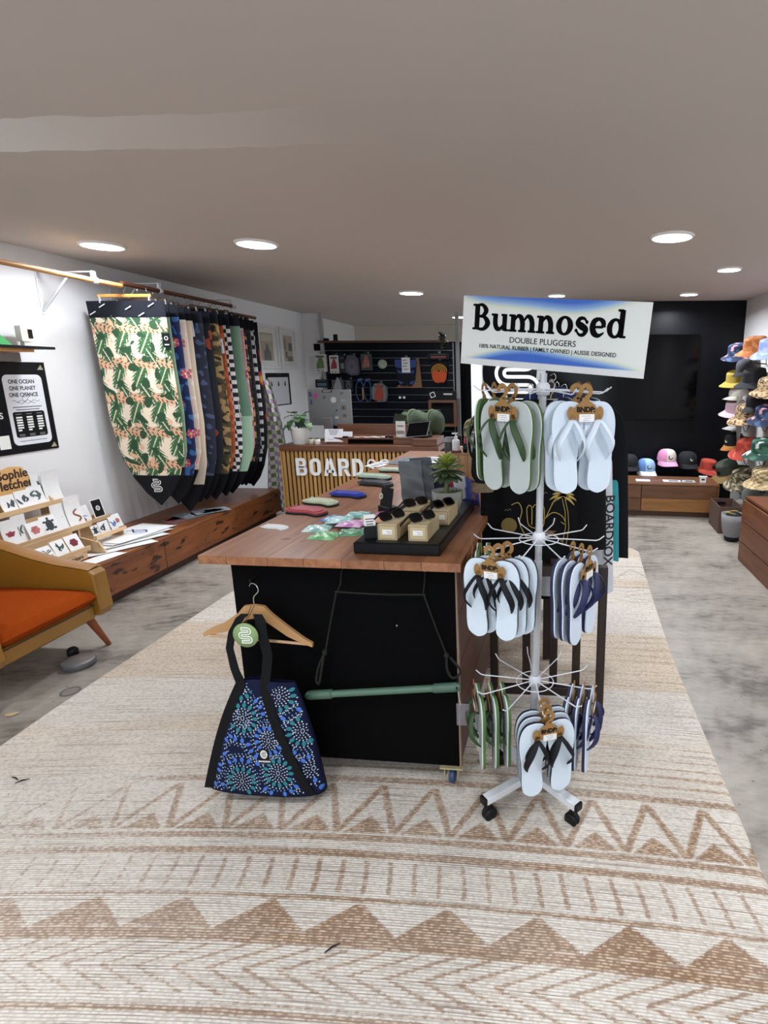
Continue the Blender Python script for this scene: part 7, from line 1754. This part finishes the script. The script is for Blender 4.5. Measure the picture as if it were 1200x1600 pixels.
# black bag with loop handles hanging at the rail's left
t = thing('strap_bag', 'black padded bag with a loop handle left of the sandal rack', 'bag', T(-0.275, 2.16, 0))
MB().grid(lambda u, v: (0.058 * np.interp(v, [0, 0.15, 0.6, 0.9, 1], [0.6, 0.95, 1, 0.9, 0.5]) * math.cos(2 * math.pi * u) + 0.045 * (1 - v) - 0.005, 0.03 * math.sin(2 * math.pi * u), 1.40 - 0.335 * v), 30, 24, wrap=True).build('body', P('black_neoprene', '08080b', 0.7, bump=0.4, bscale=80), t)
MB().tube(spline([(0.005, -0.01, 1.315), (-0.035, -0.01, 1.30), (-0.055, -0.01, 1.25), (-0.052, -0.01, 1.19), (-0.03, -0.01, 1.15)], 5), 0.0055, 8).build('loop_handle', P('black_webbing', '0a0b0e', 0.8), t)
MB().grid(lambda u, v: (0.045 * math.cos(2 * math.pi * u) - 0.005, 0.025 * math.sin(2 * math.pi * u), 1.066 - 0.04 * v), 24, 5, wrap=True).build('camouflage_hem', P('camo_hem', '6b5b45', 0.8, vary=0.6, scale=50), t)
# camouflage cap on the counter far end
# ------------------------------------------------------------------ caps and hats
def camo_fn(pal): return lambda co: camo(co[:, 0] * 2.0 + co[:, 1], co[:, 2] * 1.6 + co[:, 1] * 0.7, pal)
def dot_fn(base, ink, s=60.0, th=0.2): return lambda co: pick([(noise2(co[:, 0] + co[:, 1], co[:, 2] + 0.6 * co[:, 1], s, 3.0) > th, ink)], base)
def leopard(co): 
    n = noise2(co[:, 0] + 0.7 * co[:, 1], co[:, 2] + co[:, 1] * 0.5, 95.0, 2.0)
    return pick([(np.abs(n) < 0.17, '3a2a1e'), (n > 0.45, '9a7448')], 'c9ab82')
def check_fn(a, b_): return lambda co: pick([((np.floor(co[:, 0] / 0.02) + np.floor(co[:, 2] / 0.02)) % 2 > 0, b_)], a)
def flower_fn(base, f1, f2): return lambda co: pick([(noise2(co[:, 0], co[:, 2] + co[:, 1], 45.0, 1.0) > 0.15, f2), (noise2(co[:, 0] + 0.3, co[:, 2] - co[:, 1], 55.0, 4.0) > 0.35, f1)], base)
def solid(h): return lambda co: np.ones((len(co), 3)) * H(h) * (1 + 0.08 * noise2(co[:, 0], co[:, 2], 40, 1))[:, None]
def cap_(label, M, fn, brim, badge=True, s=1.0, fn2=None):
    """five-panel cap; front faces local -y"""
    t = thing('peaked_cap', label, 'cap', M @ Matrix.Scale(s, 4), 'caps and hats on show')
    def f(u, v):
        a = 2 * math.pi * u; b_ = v * math.pi / 2
        k = math.sin(b_) ** 0.62 if v > 0 else 0.0
        flat = 0.86 + 0.14 * math.cos(4 * a) * 0.0
        return (0.088 * k * math.cos(a), 0.100 * k * math.sin(a), 0.108 * math.cos(b_) ** 0.75 + 0.006 * math.sin(a) * -1 * (1 - v))
    c = MB().grid(f, 48, 18, wrap=True).build('crown', ATTR('cap_cloth', 0.85, 0.3, 500), t); paint(c, fn)
    def bf(u, v):
        a = math.pi * (1.0 + u); r0 = 1.0
        x = 0.086 * math.cos(a); y = 0.098 * math.sin(a)
        ext = 0.072 * math.sin(u * math.pi) ** 0.55 * v
        return (x * (1 + 0.02 * v), y - ext, 0.004 - 0.020 * v + 0.022 * (math.cos(a) ** 2) * -1 * v)
    b = MB().grid(bf, 26, 8); 
    b.grid(lambda u, v: (lambda p: (p[0], p[1], p[2] - 0.003))(bf(1 - u, v)), 26, 8)
    o = b.build('brim', ATTR('cap_cloth', 0.85, 0.3, 500), t); paint(o, fn2 or solid(brim))
    MB().lathe([(0.006, 0), (0.006, 0.003), (0.002, 0.005)], 10, T(0, 0, 0.107)).build('button', P('cap_button', '1a1b20', 0.6), t)
    if badge:
        bd = MB().lathe([(0.001, 0.002), (0.021, 0.0018), (0.022, 0)], 24, T(-0.006, -0.093, 0.050, rx=72), caps=False).build('badge', P('cap_badge', '14151a', 0.6), t)
        m = MB(); o_, i_ = ring(0.013, 0.013, 0.008, 0.008, 18); add_ring(m, o_, i_, 0.002, 0.0026, T(-0.006, -0.093, 0.050, rx=72)); m.build('badge_ring', M_wp, bd)
    return t
def bucket(label, M, fn, s=1.0, brimfn=None, badge=False, cord=True, wide=1.0):
    """soft bucket hat, crown up"""
    t = thing('bucket_hat', label, 'hat', M @ Matrix.Scale(s, 4), 'caps and hats on show')
    ph = R.uniform(0, 6)
    def f(u, v):
        a = 2 * math.pi * u
        r = np.interp(v, [0, 0.25, 0.34, 0.40, 1.0], [0.002, 0.066, 0.080, 0.085, 0.096]); z = np.interp(v, [0, 0.25, 0.34, 0.40, 1.0], [0.098, 0.096, 0.090, 0.080, 0.0])
        return (r * math.cos(a) * 0.95, r * math.sin(a) * 1.08, z + 0.004 * math.sin(3 * a + ph) * v)
    c = MB().grid(f, 46, 26, wrap=True).build('crown', ATTR('cap_cloth', 0.85, 0.3, 500), t); paint(c, fn)
    def g(u, v):
        a = 2 * math.pi * u; r = 0.096 + 0.060 * wide * v
        return (r * math.cos(a) * 0.95, r * math.sin(a) * 1.08, 0.002 - 0.036 * v + 0.008 * v * math.sin(2 * a + ph))
    b = MB().grid(g, 46, 8, wrap=True); b.grid(lambda u, v: (lambda p: (p[0], p[1], p[2] - 0.003))(g(-u, v)), 46, 8, wrap=True)
    o = b.build('brim', ATTR('cap_cloth', 0.85, 0.3, 500), t); paint(o, brimfn or fn)
    if cord: MB().tube(spline([(-0.085, 0, 0.0), (-0.06, -0.02, -0.10), (-0.02, -0.02, -0.135), (0.03, -0.02, -0.12), (0.085, 0, 0.0)], 5), 0.003, 6).build('chin_cord', P('black_peg', '0c0c0d', 0.4), t)
    if badge:
        MB().lathe([(0.001, 0.003), (0.020, 0.002), (0.021, -0.002)], 20, T(0.01, -0.100, 0.040, rx=82), caps=False).build('badge', P('cap_badge', '14151a', 0.6), t)
    return t
M_peg = P('black_peg', '0c0c0d', 0.4)
def wallpeg_back(x, z, parent_label):
    tag(MB().tube([(x, YT, z), (x, YT - 0.22, z + 0.01)], 0.006, 8).ball((x, YT - 0.225, z + 0.012), 0.035).build('hat_stand', M_peg), parent_label, 'hat peg', 'pegs holding the caps on the black wall')
for (x, z, kind, lab) in ((0.90, 0.45, 'dk', 'dark charcoal cap at the left end of the row on the black wall'), (1.10, 0.395, 'lb', 'light blue cap with a white peak on the black wall'), (1.335, 0.51, 'pk', 'pink and cream cap on the black wall'), (1.57, 0.485, 'nb', 'black cap right of the pink one on the black wall'), (1.815, 0.42, 'rd', 'rust red bucket hat on the black wall')):
    wallpeg_back(x, z + 0.03, 'black peg under the ' + lab.split(' on the black wall')[0].split(' at the left')[0])
    M = T(x, YT - 0.235, z, rz=14) @ T(rx=6)
    if kind == 'dk': cap_(lab, M, solid('16181f'), '0e0f14', False, 1.2)
    if kind == 'lb': cap_(lab, M, lambda co: np.where((co[:, 0] < -0.035)[:, None], H('5f86bd'), H('9cc0e4')), 'e6e6e2', True, 1.22)
    if kind == 'pk': cap_(lab, M, lambda co: np.where((co[:, 0] < -0.035)[:, None], H('d98ab4'), H('d9cdc4')), 'e39cc2', True, 1.22)
    if kind == 'nb': cap_(lab, M, solid('12141b'), '0c0d12', True, 1.22)
    if kind == 'rd': bucket(lab, M, dot_fn('a5382a', 'c25a44', 60, 0.25), 1.05, None, True, True, 0.8)
# hats on pegs of the right-hand wall (front faces -x)
def wpeg(y, z, lab): tag(MB().tube([(XR, y, z), (XR - 0.15, y, z + 0.012)], 0.006, 8).build('hat_peg', M_peg), lab, 'hat peg', 'pegs on the right-hand wall')
HT = [(6.12, 1.70, 'b', flower_fn('1d2846', 'd99aa6', '3f5a7a'), 'navy floral bucket hat at the top left of the hat wall', 1.10),
      (5.60, 1.73, 'b', dot_fn('b86a34', 'd08a54', 60, 0.1), 'orange checked bucket hat at the top of the hat wall', 1.15),
      (5.22, 1.70, 'b', dot_fn('8f9fd8', 'b4c0ea', 50, 0.1), 'lilac blue bucket hat at the top right edge', 1.1),
      (5.86, 1.53, 'c', solid('4a4a4e'), 'charcoal grey cap below the orange bucket hat', 1.05),
      (6.12, 1.42, 'b', solid('a8923c'), 'olive yellow bucket hat on the hat wall', 1.08),
      (5.55, 1.43, 'b', solid('14161c'), 'black bucket hat right of the olive yellow one', 1.15),
      (5.20, 1.36, 'b', leopard, 'grey leopard bucket hat at the right edge', 1.05),
      (6.05, 1.26, 'f', solid('b7b2a6'), 'beige neck-flap hat below the olive yellow one', 1.0),
      (5.40, 1.21, 'c', solid('0f1014'), 'black cap hanging below the black bucket hat', 1.15),
      (6.08, 1.11, 'b', solid('c9a9b4'), 'pale pink bucket hat on the hat wall', 1.06),
      (5.62, 1.08, 'b', leopard, 'tan leopard bucket hat with a broad brim', 1.20),
      (5.20, 1.11, 'b', flower_fn('1d2846', 'd99aa6', '3f5a7a'), 'navy and pink patterned hat at the right edge', 1.05),
      (5.98, 0.95, 'f', solid('a9a6a4'), 'light grey neck-flap hat under the pale pink one', 1.0),
      (6.00, 0.76, 'c', solid('15161b'), 'black cap with a tan peak on the hat wall', 1.10),
      (5.55, 0.75, 'b', dot_fn('a5382a', 'bf5a46', 60, 0.25), 'rust red bucket hat on the right-hand wall', 1.15),
      (5.14, 0.80, 'b', flower_fn('1f4236', 'd5e0da', '3f6a56'), 'green and white leafy hat at the right edge', 1.15),
      (6.05, 0.44, 'c2', solid('3c4236'), 'dark green wide cap with a tan brim low on the hat wall', 1.25),
      (5.62, 0.42, 'b', camo_fn(('6b6048', 'b3a684', '24241e', '45422f')), 'camouflage bucket hat low on the hat wall', 1.15),
      (5.06, 0.545, 'b', check_fn('d8c29c', '8f7448'), 'beige checked hat just above the drawer cabinet', 1.15),
      (5.40, 0.28, 'f', solid('6f716c'), 'grey neck-flap hat beneath the camouflage one', 1.0)]
for (y, z, k, fn, lab, s_) in HT:
    wpeg(y, z + 0.06, 'black peg holding the ' + ' '.join(lab.split(' ')[:7]))
    xh = XR - 0.172 * s_ - 0.01
    if k == 'b': bucket(lab, T(xh, y, z, rz=-90) @ T(rx=10) @ T(ry=12), fn, s_)
    elif k == 'c': cap_(lab, T(xh, y, z, rz=-60) @ T(rx=16), fn, 'a8682e' if 'tan' in lab else '1a1b20', 'tan' in lab, s_)
    elif k == 'c2': bucket(lab, T(xh, y, z, rz=-70) @ T(rx=24), fn, s_, solid('7d6238'), True, False, 1.1)
    else:
        b_ = cap_(lab, T(xh, y, z, rz=-90) @ T(rx=6), fn, '8d8a84', False, s_, fn)
        MB().grid(lambda u, v: (0.088 * math.cos(math.pi * u) * (1 + 0.15 * v), 0.09 * math.sin(math.pi * u) * (1 - 0.5 * v) - 0.05, 0.0 - 0.17 * v), 16, 10).build('neck_flap', P('flap_' + lab.split(' ')[0], {'beige': 'b7b2a6', 'light': 'a9a6a4', 'grey': '6f716c'}[lab.split(' ')[0]], 0.85), b_)
cap_('tan camouflage cap beside the leaflet holder at the counter far end', T(-0.43, 3.10, 1.155, rz=20), camo_fn(('8a7a5a', 'b59c70', '2c2a22', '4e4a34')), '2c2a22', False, 0.9, camo_fn(('8a7a5a', 'b59c70', '2c2a22', '4e4a34')))
tag(MB().lathe([(0.07, 0), (0.07, 0.01), (0.012, 0.015), (0.012, 0.22), (0.06, 0.245), (0.05, 0.27)], 20).build('cap_stand', P('black_plastic', '121214', 0.45), None, T(-0.43, 3.10, ZC)), 'black cap stand under the tan camouflage cap', 'stand')

# ------------------------------------------------------------------ television and its cabinet
t = thing('television', 'large dark wall-mounted television on the black wall', 'television', T(0.82, YT - 0.04, 1.452))
MB().box((0, 0.0, 0), (1.70, 0.05, 0.965), bev=0.004).build('casing', P('tv_casing', '08080a', 0.4), t)
MB().box((0, -0.0262, 0.004), (1.684, 0.002, 0.945)).build('screen', P('tv_screen', '020203', 0.12, vary=0.0, spec=0.2), t)
M_tvw = WOOD('tv_cabinet_wood', '573822', '795032', 'X', 2.2, 0.42, 10, 0.5); M_tvl = WOOD('tv_drawer_light', '7c5128', 'a4713c', 'X', 2.2, 0.42, 10, 0.5)
t = thing('tv_cabinet', 'long low timber cabinet with drawers below the television', 'cabinet', T(1.745, 5.655, 0, rz=-4))
MB().box((-0.80, 0.21, 0.353), (1.60, 0.44, 0.022), bev=0.002).build('cabinet_top', M_tvw, t)
MB().box((-0.80, 0.22, 0.20), (1.58, 0.42, 0.285)).build('carcass', P('cabinet_inner', '3a2115', 0.6), t)
MB().box((-0.82, 0.23, 0.03), (1.50, 0.36, 0.06)).build('plinth', M_tvw, t)
MB().box((-0.009, 0.21, 0.20), (0.018, 0.43, 0.285)).build('end_panel', M_tvw, t)
for (x0, x1, z0, z1, m_) in ((-0.79, -0.022, 0.205, 0.338, M_tvw), (-0.79, -0.022, 0.064, 0.201, M_tvl), (-1.58, -0.795, 0.205, 0.338, M_tvw), (-1.58, -0.795, 0.064, 0.201, M_tvw)):
    MB().box(((x0 + x1) / 2, 0.0, (z0 + z1) / 2), (x1 - x0 - 0.003, 0.018, z1 - z0), bev=0.0015).build('drawer', m_, t)
for k, (x, w, c, lab) in enumerate(((0.99, 0.15, 'dfe0e2', 'plain white card at the left of the television cabinet'), (1.13, 0.11, '6d4638', 'brown woven coaster on the television cabinet'), (1.30, 0.20, 'd2d4d6', 'white printed sheet in the middle of the television cabinet'), (1.46, 0.15, 'aeb2b6', 'grey printed leaflet right of the white sheet'))):
    o = thing('cabinet_card', lab, 'card', T(x, 5.86 - 0.06 * (x - 0.9), 0.3645, rz=-6), 'cards on the television cabinet')
    if k == 1: MB().lathe([(0.001, 0.004), (0.062, 0.004), (0.065, 0.0)], 24, caps=False).build('disc', P('coaster_brown', c, 0.8), o)
    else:
        MB().box((0, 0, 0.001), (w, 0.12, 0.002)).build('sheet', P('card_' + c, c, 0.6), o)
        if k > 1: MB().box((0.01, 0.0, 0.0022), (w * 0.5, 0.05, 0.0006)).build('print', P('dark_print', '2a2a2c', 0.7), o)
t = thing('price_block', 'small white price block on the right of the television cabinet', 'sign', T(1.60, 5.76, 0.3645, rz=-4))
MB().box((0, 0, 0.035), (0.062, 0.018, 0.07), bev=0.003).box((0, 0, 0.066), (0.088, 0.022, 0.014), bev=0.003).build('block', P('white_plastic', 'eceef0', 0.3), t)
MB().box((0, -0.0094, 0.036), (0.034, 0.0006, 0.018)).build('price_print', P('dark_print', '2a2a2c', 0.7), t)

# ------------------------------------------------------------------ right: drawer cabinet, box, felt basket
M_rc = WOOD('drawer_cabinet_wood', '5a3018', '7e4826', 'Y', 2.0, 0.42, 9, 0.55)
t = thing('drawer_cabinet', 'timber drawer cabinet at the right edge with small brass pulls', 'cabinet', T(0, 0, 0))
CX, CY0, CY1, CZ = 1.55, 3.0, 4.37, 0.535
MB().box(((CX + XR) / 2, (CY0 + CY1) / 2, CZ - 0.011), (XR - CX - 0.02, CY1 - CY0, 0.022), bev=0.002).build('cabinet_top', M_rc, t)
MB().box(((CX + XR) / 2, (CY0 + CY1) / 2, (CZ - 0.022) / 2), (XR - CX - 0.04, CY1 - CY0 - 0.01, CZ - 0.024)).build('carcass', P('cabinet_inner2', '46240f', 0.6), t)
for (z0, z1) in ((0.335, 0.508), (0.165, 0.331), (0.0, 0.161)):
    for (y0, y1) in ((CY0, CY1),):
        d = MB().box((CX - 0.0, (y0 + y1) / 2, (z0 + z1) / 2), (0.018, y1 - y0 - 0.004, z1 - z0 - 0.003), bev=0.0015).build('drawer', M_rc, t)
        if z0 > 0.1: MB().tube([(CX - 0.008, 4.09, z1 - 0.018), (CX - 0.024, 4.085, z1 - 0.014), (CX - 0.026, 4.04, z1 - 0.012)], 0.0035, 6).build('pull', P('brass', 'b08a5a', 0.3, 0.9), d)
MB().box((1.78, 4.05, CZ + 0.0005), (0.02, 0.16, 0.001)).build('top_slot', P('dark_slot', '2a150a', 0.8), t)
t = thing('storage_box', 'open brown board box with a hand hole on the floor', 'box', T(1.715, 5.30, 0, rz=-3))
M_bx = P('brown_board', '584037', 0.75, vary=0.1)
for (c, s_) in (((0, -0.19, 0.13), (0.22, 0.008, 0.26)), ((0, 0.19, 0.13), (0.22, 0.008, 0.26)), ((-0.106, 0, 0.13), (0.008, 0.38, 0.26)), ((0.106, 0, 0.13), (0.008, 0.38, 0.26))): MB().box(c, s_).build('side', M_bx, t)
MB().box((0, 0, 0.005), (0.21, 0.37, 0.008)).build('bottom', M_bx, t)
MB().prism(rrect(0.08, 0.025, 0.012, 4), -0.002, 0.012, T(0, 0.184, 0.215, rx=90)).build('hand_hole', P('dark_slot2', '120c0a', 0.8), t)
t = thing('felt_basket', 'grey felt basket with a dark base beside the brown box', 'basket', T(1.655, 4.90, 0))
MB().lathe([(0.05, 0.0), (0.062, 0.006), (0.068, 0.05)], 28, sx=1.0, sy=1.1).build('base', P('dark_base', '1c1e28', 0.7), t)
MB().lathe([(0.068, 0.045), (0.086, 0.10), (0.098, 0.18), (0.102, 0.25), (0.096, 0.25), (0.090, 0.18), (0.06, 0.07)], 28, caps=False, sx=1.0, sy=1.1).build('felt_wall', P('grey_felt', '8b8a8c', 0.95, vary=0.15, scale=120, bump=0.6, bscale=400), t)
MB().ball((0.01, 0.0, 0.235), (0.07, 0.08, 0.035)).build('contents', P('dark_contents', '1d1e1a', 0.6, vary=0.4, scale=60), t)
MB().tube([(0.06 * math.cos(a) - 0.01, 0.05 * math.sin(a), 0.262 + 0.008 * math.sin(2 * a)) for a in np.linspace(0.5, 5, 20)], 0.004, 6).build('yellow_cord', P('yellow_cord', 'b8a040', 0.5), t)
tag(MB().tube(spline([(0, 0, 0.0), (0.01, 0, 0.12), (-0.03, 0.04, 0.30)], 5), 0.022, 8, flat=(1, 0.4)).build('black_strap', P('black_webbing', '0a0b0e', 0.8), None, T(1.80, 4.92, 0.02)), 'black strap leaning between felt basket and drawer cabinet', 'strap')
tag(MB().grid(lambda u, v: (0.02 * math.sin(v * 3) + 0.05 * u, 0.0 + 0.02 * u, 0.26 * v * (1 - 0.15 * u) + 0.002), 6, 12).grid(lambda u, v: (0.02 * math.sin(v * 3) + 0.05 * (1 - u), 0.003 + 0.02 * (1 - u), 0.26 * v * (1 - 0.15 * (1 - u)) + 0.002), 6, 12).build('white_sheet', P('white_card', 'e6e5ea', 0.5), None, T(1.625, 4.55, 0)), 'white sheet leaning against the drawer cabinet end', 'paper')
